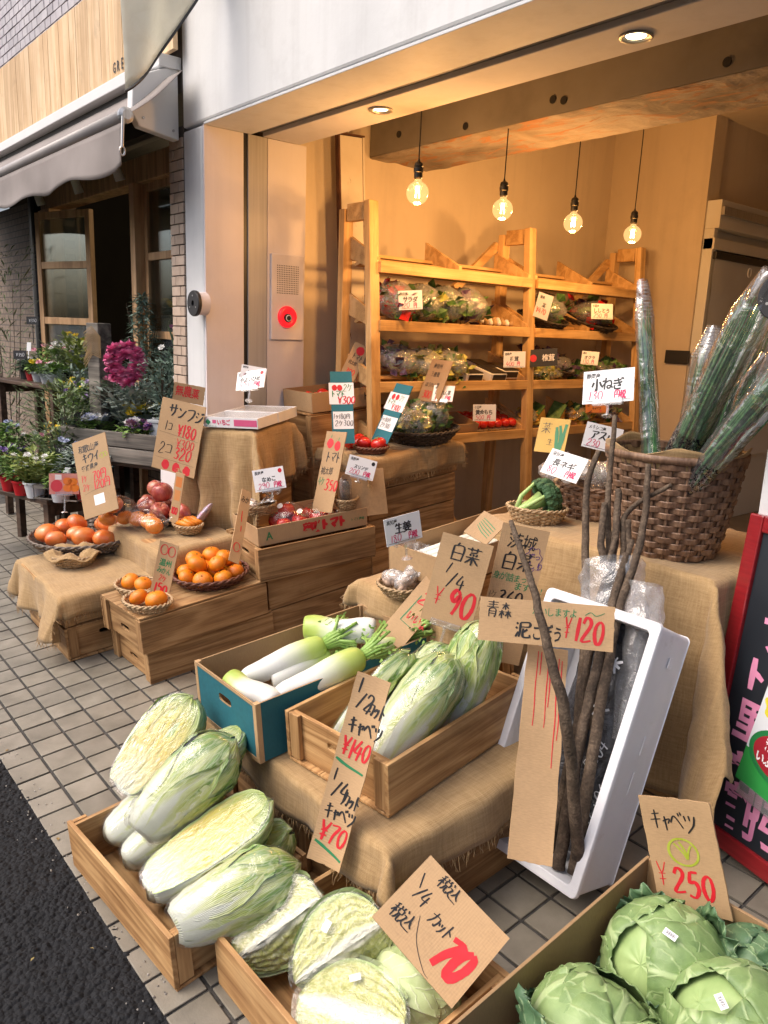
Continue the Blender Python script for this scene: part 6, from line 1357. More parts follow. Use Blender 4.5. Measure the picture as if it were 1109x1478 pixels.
g = G(); g.lathe([(.0035, 0), (.002, .003), (.0005, .0045)], 8); ME['nub'] = g.mesh('stem_button', M['calyx'], True)
g = G(); g.tube([(0, 0, 0), (.002, 0, .012), (.005, 0, .02)], [.0016, .0013, .0016], 6); ME['stalk'] = g.mesh('stalk', M['root'], True)
g = G()
for k in range(5): a = k*2*math.pi/5; g.add([(0, 0, .001), (.012*math.cos(a-.35), .012*math.sin(a-.35), .003), (.022*math.cos(a), .022*math.sin(a), .0), (.012*math.cos(a+.35), .012*math.sin(a+.35), .003)], [(0, 1, 2, 3)])
ME['star'] = g.mesh('calyx', M['calyx'])
FR = random.Random(99)
def fruit(kind, Mx, label, group, top):
    o = put(kind, FR.choice(ME[kind]), None, Mx @ Matrix.Scale(FR.uniform(.88, 1.08), 4) @ Euler((FR.uniform(-.6, .6), FR.uniform(-.6, .6), FR.uniform(0, 6))).to_matrix().to_4x4()); tag(o, label, kind, group)
    part, z = {'mandarin': ('nub', .0315), 'apple': ('stalk', .038), 'tomato': ('star', .03), 'persimmon': ('star', .036)}[kind]; put({'nub': 'stem_button', 'stalk': 'stalk', 'star': 'calyx'}[part], ME[part], o, Matrix.Translation((0, 0, z))); return o
def heap(kind, base, spots, label, group):
    zs = sorted(z for _, _, z in spots); zt = zs[0]+.03
    for x, y, z in spots:
        p = base.to_3x3() @ Vector((x, y, 0)); a = math.degrees(math.atan2(p.x*.645+p.y*.764, p.x*.764-p.y*.645)) % 360
        w_ = ('near', 'near right', 'right', 'far right', 'far', 'far left', 'left', 'near left')[int((a+22.5)//45) % 8] if math.hypot(x, y) > .02 else 'centre'
        used = {o['label'] for o in COL.objects if 'label' in o and o.get('group') == group}
        lb_ = label.replace('heaped ', '')+(', on top' if z > zt else '')+', '+w_+(' side' if w_ != 'centre' else '')
        fruit(kind, base @ Matrix.Translation((x, y, z)), lb_ if lb_ not in used else lb_+', inner one', group, z)
# loose mandarins
T3 = Matrix.Translation
B1 = PM(-3.045, 1.0, .304, 0)
basket('round_basket', 'round red-brown basket of loose mandarins on the crate stack', B1, .12, .165, .05, 5, 28, M['wicker_red'], rim=.008)
sp1 = [(.112*math.cos(a), .112*math.sin(a), .05) for a in [i*2*math.pi/8 for i in range(8)]] + [(.035*math.cos(a), .035*math.sin(a), .055) for a in (0.4, 3.5)] + [(.07*math.cos(a), .07*math.sin(a), .105) for a in (0, 1.25, 2.5, 3.8, 5.0)]
heap('mandarin', B1, sp1, 'orange mandarin heaped in the round red-brown basket', 'loose mandarins in the round basket')
for k, (u, v, rz, nm) in enumerate(((-2.945, .66, 20, 'nearer'), (-3.15, .70, 10, 'farther'))):
    b = PM(u, v, .304, rz); basket('small_basket', '%s small oval basket with two mandarins on the crate edge' % nm, b, .08, .112, .04, 6, 26, M['wicker'], .72, .008, 'small mandarin baskets')
    heap('mandarin', b, [(-.045, -.004, .046), (.045, .006, .048)], 'mandarin in the %s small oval basket' % nm, 'mandarins in the %s small basket' % nm)
# persimmon tray with burlap lining
B2 = PM(-3.93, .76, .33, 30, 0)
basket('round_tray', 'dark netted round tray of persimmons over the burlap', B2, .23, .29, .06, 6, 44, M['net'], .85, .008)
heap('persimmon', B2, [(-.18, -.07, .065), (-.07, .03, .1), (-.07, -.13, .06), (.05, -.07, .065), (.02, .13, .07), (.11, .06, .1), (.17, -.06, .06), (-.18, .06, .06), (-.03, -.03, .06), (.17, .1, .06)], 'shiny orange persimmon in the netted tray', 'persimmons in the tray')
B3 = PM(-3.72, .62, .315, 20)
basket('wicker_tray', 'pale wicker tray lined with burlap at the front of the stack', B3, .095, .13, .05, 7, 30, M['wicker'], .75, .007)
g = G(); g.grid(lambda u, v: (lambda a, q: Vector((q*math.cos(a), q*.78*math.sin(a), .052+.012*math.sin(a*5)+.03*(1-abs(2*v-1))*(.6+.4*nz(a*2, 3))+.006*nz(a*6, v*8))))(2*math.pi*u, .055+.095*v+.01*nz(u*9, v*3)), 80, 14, closed=True); g.uv = [(a*.6, b*.12) for a, b in g.uv]
o = g.obj('burlap_lining', M['burlap'], M=B3, smooth=True, solid=.002); tag(o, 'rolled burlap lining in the pale wicker tray', 'burlap cloth')
def bagged(name, label, Mx, kind, spots, size, seed, mat='bag', fl=None, end=True):
    x, y, z = size
    th = thing(name, label, 'bag', Mx)
    g = G(); g.grid(lambda u, v: (lambda a, b: Vector((x*math.sin(b)*math.cos(a), y*math.sin(b)*math.sin(a), z*(.5-.5*math.cos(b))))*(1+.07*nz(math.cos(a)*3, math.sin(a)*3, b*3+seed)+.03*nz(a*7, b*9, seed)))(2*math.pi*u, math.pi*v), 34, 22, closed=True); g.obj('film', M[mat], th, smooth=True)
    g = G()
    if end: g.grid(lambda u, v: Vector((x*.9+.06*v, (u-.5)*.05*(.4+1.6*v)+.008*nz(u*9, v*6, seed), z*.6+.03*v+.012*math.sin(u*14+seed)*v)), 14, 8).obj('twisted_end', M[mat], th, smooth=True)
    for i_, s in enumerate(spots): fruit(kind, Mx @ T3(s), ('left ', 'middle ' if s[2] < .06 and abs(s[0]) < .02 else 'right ', 'right ' if s[2] < .06 else 'top ')[i_]+fl, 'oranges in clear bags', 0) if fl else None
    return th
bagged('fruit_bag', 'clear bag of three oranges beside the apple basket', PM(-3.52, .925, .455, 5), 'mandarin', [(-.085, 0, .043), (.0, .012, .046), (.082, -.006, .043)], (.155, .075, .105), 3, 'film', 'orange inside the clear three-fruit bag')
bagged('fruit_bag', 'clear bag of stacked oranges behind the kiwi card', PM(-3.70, .845, .455, 60), 'mandarin', [(-.043, 0, .042), (.043, 0, .042), (0, 0, .108)], (.11, .07, .155), 5, 'film', 'orange inside the stacked bag behind the kiwi card')
B4 = PM(-3.66, 1.085, .455, 0)
basket('round_basket', 'dark basket of red apples in front of the apple card', B4, .15, .205, .045, 5, 30, M['wicker_dark'], .8, .007)
heap('apple', B4, [(-.14, -.04, .06), (-.12, .06, .06), (-.035, -.07, .06), (-.02, .04, .06), (.07, -.06, .06), (.085, .045, .065), (.17, 0, .06), (-.08, 0, .14), (.025, -.02, .145)], 'red streaked apple in the dark basket', 'apples in the dark basket')
M['pink_foil'] = pbr('pink_foil', [(.55, .12, .3), (.6, .5, .6), (.3, .25, .5)], 22, .2, bump=.5, bscale=30, Coat_Weight=.5); bagged('fruit_pouch', 'pink and silver printed pouch leaning beside the apples', PM(-3.36, 1.15, .5, 40, 0, -50), '', [], (.085, .06, .035), 4, 'pink_foil', end=False)
B5 = PM(-3.36, 1.06, .455, 10)
basket('small_basket', 'oval basket of bright carrots beside the apples', B5, .06, .085, .04, 6, 24, M['wicker'], .7, .007)
for k in range(4): burr = G(); burr.tube([(-.06, -.03+.02*k, .04+.006*(k % 2)), (0, -.03+.02*k, .05+.006*(k % 2)), (.06, -.028+.02*k, .045)], [.012, .016, .013], 12); o = burr.obj('carrot', M['mandarin'], M=B5, smooth=True); tag(o, ('nearest', 'second', 'third', 'farthest')[k]+' orange carrot in the oval basket by the apples', 'carrot', 'carrots in the oval basket')
# nameko, eggplant, tomatoes round the printed carton
M['mush'] = pbr('nameko_caps', [(.3, .12, .03), (.5, .24, .07), (.6, .36, .15)], 60, .25, Coat_Weight=.3)
def lumps(th, n, size, rr, mat, seed, name='mushroom'):
    rd = random.Random(seed); g = G()
    for k in range(n):
        c_ = Vector((rd.uniform(-1, 1)*size[0], rd.uniform(-1, 1)*size[1], rd.uniform(.2, 1)*size[2])); q = rr*rd.uniform(.7, 1.2)
        g.lathe([(q*math.sin(b)+.0003, -q*.75*math.cos(b)) for b in [math.pi*i/7 for i in range(8)]], 9, cap=False, M=T3(c_) @ Euler((rd.uniform(-.7, .7), rd.uniform(-.7, .7), 0)).to_matrix().to_4x4())
    stuff(g.obj(name, mat, th, smooth=True))
B6 = PM(-3.115, 1.31, .547, 0)
basket('small_basket', 'round wicker basket of bagged nameko on the carton corner', B6, .06, .08, .045, 7, 26, M['wicker'], 1, .006)
for k, (x, y, z) in enumerate(((0, -.035, .03), (-.005, .03, .055))): t_ = bagged('mushroom_bag', ('front', 'rear')[k]+' pouch of nameko mushrooms in the wicker basket', B6 @ T3((x, y, z)), '', [], (.055, .032, .045), 6+k); lumps(t_, 46, (.042, .022, .034), .011, M['mush'], k)
B7 = PM(-2.90, 1.66, .545, -35)
basket('small_basket', 'wicker basket with one wrapped dark eggplant', B7, .055, .08, .05, 7, 26, M['wicker'], .7, .006)
eg = thing('eggplant', 'long glossy dark eggplant standing in the wicker basket', 'eggplant', B7 @ T3((-.02, 0, .02)) @ Rz(0, 40, 0)); g = G(); g.tube([(0, 0, 0), (0, 0, .05), (0, 0, .13), (0, 0, .17)], [.014, .02, .021, .012], 14); g.obj('body', pbr('aubergine_skin', [(.012, .009, .016)], 5, .22, Coat_Weight=.4), eg, smooth=True)
g = G(); g.lathe([(.026, -.005), (.03, .06), (.028, .17), (.018, .2)], 18, cap=False); g.obj('film', M['bag'], eg, smooth=True)
TB = PM(-3.02, 1.475, .463, -8)
heap('tomato', TB, [(-.06, -.1, .04), (.03, -.1, .04), (-.05, -.02, .04), (.04, -.02, .04), (-.02, -.06, .085), (.03, .07, .04), (-.05, .07, .04), (.04, .15, .035), (-.04, .15, .035)], 'red tomato in the printed carton', 'tomatoes in the printed carton')
for k, y in enumerate((-.06, .1)): bagged('tomato_bag', ('nearer', 'farther')[k]+' clear film over the tomatoes in the printed carton', TB @ T3((0, y, .0)), '', [], (.11, .09, .13 if k == 0 else .1), 8+k, 'film')
for k, (x, y, z) in enumerate(((.0, -.1, .12), (.04, -.02, .09))):
    g = G(); g.lathe([(.0005, 0), (.014, 0), (.014, .0008)], 18); o = g.obj('round_sticker', M['paper'], M=TB @ T3((x, y, z)) @ Rz(30, 30, 0)); tag(o, ('front', 'rear')[k]+' round white sticker on the tomato bag', 'sticker')
g = G(); g.box(-.12, .12, -.004, .004, 0, .22); o = g.obj('card_divider', M['card'], M=PM(-2.84, 1.72, .5, 70, -14), bevel=.001); tag(o, 'blank cardboard sheet leaning behind the eggplant basket', 'cardboard')
B8 = PM(-2.965, 1.875, .768, 20)
basket('small_basket', 'wicker basket with two large tomatoes under the teal strip', B8, .065, .09, .032, 5, 26, M['wicker_red'], .75, .007)
heap('tomato', B8, [(-.04, 0, .045), (.042, .004, .047)], 'large tomato in the wicker basket on the tall stack', 'tomatoes in the wicker basket')
heap('tomato', PM(-3.1, 1.86, .77), [(-.03, 0, .035), (.04, .02, .035), (.0, .06, .035)], 'small red tomato behind the upright teal strip', 'tomatoes behind the teal strip')
heap('tomato', PM(-3.42, 2.02, .96), [(-.08, -.15, .035), (0, -.16, .035), (.07, -.13, .035), (-.06, -.05, .04), (.03, -.06, .04), (.08, .05, .035), (-.03, .06, .035), (.02, .15, .035)], 'tomato in the brown carton by the alarm wall', 'tomatoes in the brown carton')
M['leafy'] = pbr('leafy_green', [(.03, .1, .02), (.09, .2, .045), (.2, .32, .1)], 30, .5, bump=.4, bscale=90)
M['yellowgreen'] = pbr('sprout_yellow', [(.4, .36, .06), (.55, .5, .14), (.3, .4, .08)], 40, .45)
M['purple_veg'] = pbr('purple_veg', [(.04, .02, .05), (.1, .05, .11), (.16, .1, .13)], 30, .35)
M['yellow_veg'] = pbr('pumpkin_flesh', [(.55, .3, .03), (.68, .42, .07)], 20, .5)
def greens(name, label, Mx, size, mats, seed, film_=True, n=150, group=None, cat='vegetable'):
    th = thing(name, label, cat, Mx, group); rd = random.Random(seed); x, y, z = size
    for k, mt in enumerate(mats):
        g = G()
        for _ in range(n//len(mats)):
            c_ = Vector((rd.uniform(-1, 1)*x*.85, rd.uniform(-1, 1)*y*.8, z*rd.uniform(.1, .9))); d = Vector((rd.uniform(-1, 1), rd.uniform(-1, 1), rd.uniform(-.5, .8))).normalized(); s = d.orthogonal().normalized(); L_ = rd.uniform(.4, .9)*min(x, y)*.9; w = L_*rd.uniform(.25, .5); nn = d.cross(s)
            g.add([c_, c_+d*L_*.5+s*w+nn*w*.3, c_+d*L_, c_+d*L_*.5-s*w+nn*w*.3, c_+d*L_*.5-nn*w*.2], [(0, 1, 4), (1, 2, 4), (2, 3, 4), (3, 0, 4)])
        stuff(g.obj('leaves', mt, th))
    if film_: g = G(); g.grid(lambda u, v: (lambda a, b: Vector((x*1.05*math.sin(b)*math.cos(a), y*1.05*math.sin(b)*math.sin(a), z*1.1*(.5-.5*math.cos(b))))*(1+.1*nz(math.cos(a)*3, math.sin(a)*3, b*3+seed)))(2*math.pi*u, math.pi*v), 22, 14, closed=True); g.obj('film', M['bag'], th, smooth=True)
    return th
B9 = PM(-3.0, 2.24, .768, 0)
basket('dark_basket', 'wide dark woven basket of bagged greens on the tall stack', B9, .13, .2, .07, 6, 40, M['wicker_dark'], .95, .008)
greens('greens_bag', 'bag of yellow-green beans in the dark basket', B9 @ T3((.03, -.07, .04)), (.1, .07, .12), [M['leafy'], M['yellowgreen']], 1)
greens('greens_bag', 'bag of dark spinach at the right of the dark basket', B9 @ T3((.03, .1, .04)) @ Rz(0, -20, 0), (.07, .07, .16), [M['leafy']], 2)
greens('greens_bag', 'bag of greens at the left rear of the dark basket', B9 @ T3((-.1, -.06, .04)), (.07, .08, .13), [M['leafy']], 3)
greens('greens_bag', 'bag of leafy greens in the middle rear of the dark basket', B9 @ T3((-.08, .08, .04)), (.07, .08, .15), [M['leafy'], M['yellowgreen']], 4)
# ginger and broccoli
B10 = PM(-1.83, 1.09, .572, 15)
basket('small_basket', 'oval basket of bagged ginger on the burlap', B10, .06, .09, .04, 7, 28, M['wicker'], .8, .006)
for k, (x, y, rz) in enumerate(((-.035, 0, 10), (.03, -.01, 60), (.02, .035, 100))):
    t_ = bagged('ginger_bag', ('left', 'middle', 'rear')[k]+' clear pouch of ginger in the oval basket', B10 @ T3((x, y, .03+.012*k)) @ Rz(0, -25*k, rz), '', [], (.045, .026, .05), 20+k); lumps(t_, 16, (.03, .014, .03), .014, pbr('ginger_skin', [(.4, .27, .19), (.55, .4, .3)], 30, .6) if k == 0 else gm, 30+k, 'ginger')
    if k == 0: gm = [o for o in COL.objects if o.parent == t_ and o.name.startswith('ginger')][0].data.materials[0]
B11 = WM(-1.72, 2.16, .87, 30)
basket('small_basket', 'oval wicker basket holding a broccoli head on the table', B11, .075, .105, .055, 8, 30, M['wicker'], .8, .006)
br = thing('broccoli', 'broccoli head with pale leaf stalks lying in the oval basket', 'broccoli', B11 @ T3((-.03, -.02, .055)) @ Rz(0, 60, 30))
M['floret'] = pbr('broccoli_floret', [(.015, .05, .02), (.035, .1, .035), (.07, .15, .06)], 60, .7, bump=.6, bscale=150); M['pale_stem'] = pbr('pale_green_stem', [(.3, .46, .13), (.44, .58, .24)], 12, .4)
g = G(); rd = random.Random(4)
for k in range(150):
    a = rd.uniform(0, 2*math.pi); b = math.acos(1-rd.random()*1.05); q = rd.uniform(.011, .019); c_ = Vector((.058*math.sin(b)*math.cos(a), .058*math.sin(b)*math.sin(a), .07+.04*math.cos(b)))
    g.lathe([(q*math.sin(p)*(1+.15*nz(p*9, k))+.0003, -q*math.cos(p)) for p in [math.pi*i/6 for i in range(7)]], 8, cap=False, M=T3(c_))
stuff(g.obj('floret', M['floret'], br, smooth=False))
g = G(); g.tube([(0, 0, -.05), (0, 0, 0), (0, 0, .06)], [.02, .019, .03], 14); g.obj('stalk', M['pale_stem'], br, smooth=True)
for a in (0.2, 1.5, 2.9, 4.3, 5.4): g = G(); ca, sa = math.cos(a), math.sin(a); g.tube([(.012*ca, .012*sa, -.04), (.045*ca, .045*sa, .0), (.06*ca, .06*sa, .06), (.055*ca, .055*sa, .1)], [.009, .008, .006, .004], 9); g.obj('leaf_stalk', M['pale_stem'], br, smooth=True)
B12 = WM(-1.66, 2.42, .87, 10)
basket('brown_basket', 'low brown split-bamboo basket behind the broccoli', B12, .13, .155, .12, 9, 24, M['split_bamboo'], .8, .008)
greens('leek_bag', 'clear bag of brown-rooted leeks in the low brown basket', B12 @ T3((-.06, -.02, .1)) @ Rz(0, 0, 20), (.15, .07, .1), [pbr('brown_paper_pack', [(.3, .18, .08), (.42, .27, .14)], 9, .7), M['white_card']], 7, n=40)
greens('leek_bag', 'clear bag of leeks nearer the big basket', B12 @ T3((.05, .06, .1)) @ Rz(0, 0, -30), (.1, .07, .1), [M['leafy'], M['card'], M['white_card']], 8, n=40)
# ---------------------------------------------------------------- big basket with bagged spring onions
BB = WM(-1.255, 2.225, .872)
basket('big_basket', 'tall brown woven basket full of bagged spring onions', BB, .145, .203, .315, 17, 26, M['split_bamboo'], 1, .012, None, True, .0065, twist=False, slack=1.1)
g = G(); g.grid(lambda u, v: (lambda a: Vector(((.19+.02*v)*math.cos(a), (.19+.02*v)*math.sin(a), .27+.06*v+.014*v*math.sin(a*5)+.01*nz(a*3, v*4))))(2*math.pi*u), 70, 8, closed=True); g.uv = [(a*1.2, b*.08) for a, b in g.uv]; o = g.obj('burlap_lining', M['burlap'], M=BB, smooth=True, solid=.002); tag(o, 'burlap lining around the rim of the big basket', 'burlap cloth')
M['scallion'] = pbr('scallion_green', [(.02, .085, .03), (.05, .165, .055), (.13, .29, .1)], 8, .4, stretch=(8, 8, .6)); M['scallion_w'] = pbr('scallion_shaft', [(.5, .56, .42), (.68, .7, .62)], 8, .4)
def sleeve_mat(dots):
    t = NT('sleeve_dotted' if dots else 'sleeve_printed'); c = t.n('TexCoord'); v = t.coord('Object', (1, 1, 1)); h = t.noise(v, 9., 3., .5, 1.5); nr = t.bump(h, .5, .03)
    g = t.n('BsdfGlossy', {'Roughness': .1, 'Normal': nr}); tr = t.n('BsdfTransparent'); df = t.n('BsdfDiffuse', {'Color': (.8, .83, .88), 'Normal': nr}); fr = t.n('LayerWeight', {'Blend': .35, 'Normal': nr})
    mx = t.n('MixShader', {0: t.math('MULTIPLY_ADD', fr.outputs[1], .7, .14), 1: tr, 2: g}); m2 = t.n('MixShader', {0: .035, 1: mx, 2: df})
    sp_ = t.n('SeparateXYZ', {0: c.outputs['UV']})
    if dots:
        vo = t.n('TexVoronoi', {'Vector': t.n('Mapping', {0: c.outputs['UV'], 'Scale': (44, 70, 1)}).outputs[0], 'Scale': 1., 'Randomness': .15}); k = t.math('MULTIPLY', t.math('MULTIPLY', t.math('LESS_THAN', vo.outputs[0], .22), .5), t.math('GREATER_THAN', sp_.outputs[1], .84)); pc = (.7, .72, .75)
    else:
        w = t.noise(t.n('Mapping', {0: c.outputs['UV'], 'Scale': (9, 16, 1)}).outputs[0], 1.4, 2., .5, 2.5); k = t.math('MULTIPLY', t.math('LESS_THAN', t.math('ABSOLUTE', t.math('SUBTRACT', w, .5)), .035), t.math('LESS_THAN', sp_.outputs[1], .42)); pc = (.012, .012, .015)
    pd = t.n('BsdfDiffuse', {'Color': pc}); m3 = t.n('MixShader', {0: k, 1: m2, 2: pd}); t.t.links.new(m3.outputs[0], t.out.inputs[0]); return t.m
SLV = [sleeve_mat(True), sleeve_mat(False)]
def scallions(A, B, r0, r1, label, n, seed, sl, stiff=.5, white=.1):
    Mx, L = frame_ab(A, B, (1, 0, 0)); th = thing('spring_onion_bag', label, 'spring onions', Mx, 'bagged spring onions in the big basket'); rd = random.Random(seed)
    gw, gg = G(), G()
    for k in range(n):
        a = rd.uniform(0, 6.28); q = math.sqrt(rd.random()); y0, z0 = q*r0*.75*math.cos(a), q*r0*.75*math.sin(a); y1, z1 = q*r1*.72*math.cos(a+.3), q*r1*.72*math.sin(a+.3); e = L*rd.uniform(.8, .98)
        gw.tube([(0, y0, z0), (L*white, y0*(1-white)+y1*white, z0*(1-white)+z1*white)], .006, 6)
        pts = [(L*white+(e-L*white)*t, y0+(y1-y0)*(white+t*.8)+.006*math.sin(t*5+k), z0+(z1-z0)*(white+t*.8)+.006*math.cos(t*4+k)) for t in (0, .25, .5, .75, 1)]
        gg.tube(pts, [.006, .0065, .006, .0045, .0015], 6, flat=.6)
    stuff(gw.obj('white_shafts', M['scallion_w'], th, smooth=True)); stuff(gg.obj('green_leaves', M['scallion'], th, smooth=True))
    g = G(); g.grid(lambda u, v: (lambda a, r: Vector((-.01+(L+.05)*v, r*math.cos(a), r*math.sin(a)*.8)))(2*math.pi*u, (r0+(r1-r0)*v)*(1.12+.14*nz(math.cos(2*math.pi*u)*2, math.sin(2*math.pi*u)*2, v*7+seed))*(1-.45*max(0, v-.85)/.15)), 34, 34, closed=True); g.obj('sleeve', SLV[sl], th, smooth=True)
    return th
scallions((-1.262, 2.17, .95), (-1.435, 2.235, 1.655), .03, .03, 'slim bag of spring onions standing upright at the left of the basket', 26, 1, 0)
scallions((-1.31, 2.2, .95), (-.99, 2.1, 1.66), .045, .06, 'big printed bag of spring onions slanting right in front', 46, 2, 1)
scallions((-1.25, 2.15, .95), (-.86, 2.08, 1.5), .04, .055, 'printed bag of spring onions lowest and farthest right', 44, 3, 1)
scallions((-1.27, 2.3, .95), (-1.25, 2.36, 1.52), .045, .06, 'dotted bag of spring onions at the back of the basket', 36, 4, 0)
scallions((-1.22, 2.25, .95), (-1.08, 2.33, 1.62), .04, .05, 'bag of spring onions behind the big printed one', 36, 5, 1)
scallions((-1.2, 2.28, .95), (-1.03, 2.25, 1.45), .04, .05, 'short bag of spring onions at the right rear of the basket', 30, 6, 1)
# ---------------------------------------------------------------- pine shelf units
def unit(Y0, Y1, label, first):
    t = thing('shelf_unit', label, 'shelf', WM(-3.15, Y0, .155), 'pine shelf units'); L = Y1-Y0; bz = -.155
    for y in ((0, L) if first else (L,)):
        g = G(); g.bar((.08, y, 0), (-.07, y, 1.985), .045, .06, (0, 1, 0)); g.obj('front_post', M['shelf_z'], t, bevel=.003)
        g = G(); g.bar((-.27, y, 0), (-.27, y, 1.96), .045, .06, (0, 1, 0)); g.obj('rear_post', M['shelf_z'], t, bevel=.003)
        g = G(); g.bar((-.24, y, 1.94), (-.1, y, 1.94), .04, .085, (0, 0, 1)); g.obj('top_bar', M['shelf'], t, bevel=.003)
        if y == 0: continue
        g = G(); g.bar((-.3, y-.03, 1.9), (-.3, y-.38, 1.62), .03, .05); g.obj('brace', M['shelf'], t, bevel=.003)
    for z in (1.66, 1.375, 1.065, .77):
        d = .02 - .075*z/2; rise = .13
        g = G(); g.bar((d+.03, .022, z+.012), (d+.03, L-.022, z+.012), .022, .055); g.obj('front_lip', M['shelf'], t, bevel=.003)
        for k in range(3):
            x = d-.03-.105*k; g = G(); g.bar((x, .024, z+.005+rise*k/3.6), (x, L-.024, z+.005+rise*k/3.6), .085, .018, (-.3, 0, 1)); g.obj('slat', M['shelf'], t, bevel=.002)
        for y in (.026, L*.5, L-.026):
            g = G(); Mx = Matrix(((1, 0, 0, 0), (0, 0, -1, y), (0, 1, 0, 0), (0, 0, 0, 1))); g.prism([(d+.016, z-.012), (d+.016, z+.06), (-.31, z+.2), (-.31, z+.08)], -.011, .011, Mx); g.obj('side_board', M['shelf'], t, bevel=.002)
unit(2.56, 3.77, 'left pine shelf unit with slanting shelves of bagged vegetables', True)
unit(3.78, 4.93, 'right pine shelf unit in the corner by the cream wall', False)
def shelf_M(Y, lvl, back=.0, rz=0): z = (1.66, 1.375, 1.065, .77)[lvl]; x = -.07-back*.6; return WM(-3.15+x, Y, .155+z+.02+(.02-.075*z/2-.03-x)*.28+.02, rz, 0, 15)
gsh = 'produce on the pine shelves'
for k, (y, s, mt, lb) in enumerate(((2.75, .1, ['leafy', 'tomato'], 'bag of salad with red bits at the left of the second shelf'), (2.92, .12, ['leafy', 'leafy', 'yellowgreen'], 'bag of leafy salad second on the second shelf'), (3.1, .12, ['leafy'], 'bag of round green vegetable third on the second shelf'), (3.27, .12, ['leafy', 'purple_veg'], 'dark bagged greens fourth on the second shelf'))):
    greens('greens_bag', lb, shelf_M(y, 1, .06), (.13, s*.9, .17), [M[q] for q in mt], 40+k, group=gsh)
for k, (y, mt, lb) in enumerate(((2.85, ['purple_veg', 'leafy'], 'dark bagged greens at the left of the third shelf'), (2.98, ['yellowgreen'], 'bag of yellow sprouts on the third shelf'), (3.15, ['yellowgreen', 'leafy'], 'bag of sprouts beside the mushroom boxes'))): greens('greens_bag', lb, shelf_M(y, 2, .06 if k else .16), (.13, .1, .14), [M[q] for q in mt], 50+k, group=gsh)
bk = pbr('black_box_print', [(.015, .014, .015), (.03, .028, .03)], 6, .35)
for k, (y, b) in enumerate(((3.3, .02), (3.32, .2), (3.5, .02), (3.53, .2), (3.66, .1))):
    t = thing('mushroom_box', ('front left', 'rear left', 'front middle', 'rear middle', 'right')[k]+' black and white mushroom box on the third shelf', 'box', shelf_M(y, 2, b), gsh); g = G(); g.box(-.08, .08, -.07, .07, 0, .05); g.obj('tray', M['white_card'], t, bevel=.003); g = G(); g.box(-.075, .075, -.05, .07, .0505, .056); g.obj('sleeve', bk, t, bevel=.001); g = G(); g.box(.081, .083, -.05, .06, .012, .045); g.obj('front_label', bk, t)
g = G()
tr_ = thing('egg_tray', 'tray of small pale rolls at the right end of the second shelf', 'tray', shelf_M(3.55, 1, .05), gsh)
for k in range(7):
    for j in range(3): g = G(); g.lathe([(.0005, 0), (.012, .002), (.015, .012), (.011, .026), (.0005, .03)], 10, M=T3((-.05+.04*j, -.11+.036*k, 0))); g.obj('roll', M['white_card'] if (k+j) % 2 else M['card'], tr_, smooth=True)
def flat_basket(y, lvl, b, r, label, mats, seed, h=.11, n=60):
    Mx = shelf_M(y, lvl, b); basket('dark_basket', label, Mx, r*.7, r, .05, 4, 26, M['wicker_dark'], .9, .006, gsh); greens('greens_bag', 'heap in the '+label, Mx @ T3((0, 0, .02)), (r*.75, r*.7, h), mats, seed, True, n, gsh)
flat_basket(4.02, 1, .12, .17, 'dark basket of peppers at the left of the upper right shelf', [M['leafy']], 60, .16)
flat_basket(4.5, 1, .12, .2, 'dark basket of purple pods on the upper right shelf', [M['purple_veg'], M['leafy'], M['tomato']], 61, .15)
flat_basket(4.2, 2, .22, .19, 'dark basket of dark pods at the back of the third right shelf', [M['purple_veg']], 62, .1)
greens('greens_bag', 'row of green okra bags along the third right shelf', shelf_M(4.0, 2, .02), (.08, .17, .06), [M['leafy'], M['yellowgreen']], 63, group=gsh)
greens('greens_bag', 'second okra bag farther along the third right shelf', shelf_M(4.4, 2, .03), (.09, .15, .06), [M['leafy']], 64, group=gsh)
greens('greens_bag', 'dark green bag at the far end of the third right shelf', shelf_M(4.72, 2, .06), (.1, .12, .09), [M['leafy'], M['purple_veg']], 65, group=gsh)
for k in range(3):
    Mx = shelf_M(3.42+.13*k, 3, .1); t = thing('tomato_punnet', ('left', 'middle', 'right')[k]+' punnet of red tomatoes on the low shelf', 'punnet', Mx, gsh); g = G(); g.box(-.1, .1, -.06, .06, -.004, .004); g.obj('tray', M['clear'], t)
    for q in range(6): put('tomato', ME['tomato'][q % 2], t, T3((-.07+.07*(q % 3), -.03+.06*(q//3), .03)) @ Matrix.Scale(.8, 4))
pc_ = carton('shelf_carton', 'low wooden-brown carton with an orange picture on the low shelf', shelf_M(3.2, 3, .05) , .2, .3, .06, M['card'], M['card'], .004)
for k, y in enumerate((3.98, 4.18)):
    t = thing('cut_pumpkin', ('left', 'right')[k]+' yellow cut pumpkin wedge on the low right shelf', 'pumpkin', shelf_M(y, 3, .04, 20*k), gsh)
    g = G(); g.prism([(-.09, 0), (.08, 0), (.0, .12)], -.045, .045, Rz(90, 0, 90)); g.obj('flesh', M['yellow_veg'], t, bevel=.012); g = G(); g.prism([(-.1, -.005), (-.09, -.008), (.004, .128), (-.004, .132)], -.046, .046, Rz(90, 0, 90)); g.obj('rind', M['leafy'], t, bevel=.004)
greens('greens_bag', 'bag of yellow peppers beside the cut pumpkin', shelf_M(4.4, 3, .05), (.1, .11, .09), [M['yellow_veg'], M['leafy']], 66, group=gsh)
greens('greens_bag', 'yellow bag at the left of the low right shelf', shelf_M(3.86, 3, .02), (.07, .06, .1), [M['yellow_veg'], M['yellowgreen']], 67, group=gsh)
greens('greens_bag', 'dark pack at the far end of the low right shelf', shelf_M(4.7, 3, .06), (.1, .11, .1), [M['purple_veg'], M['leafy']], 68, group=gsh)
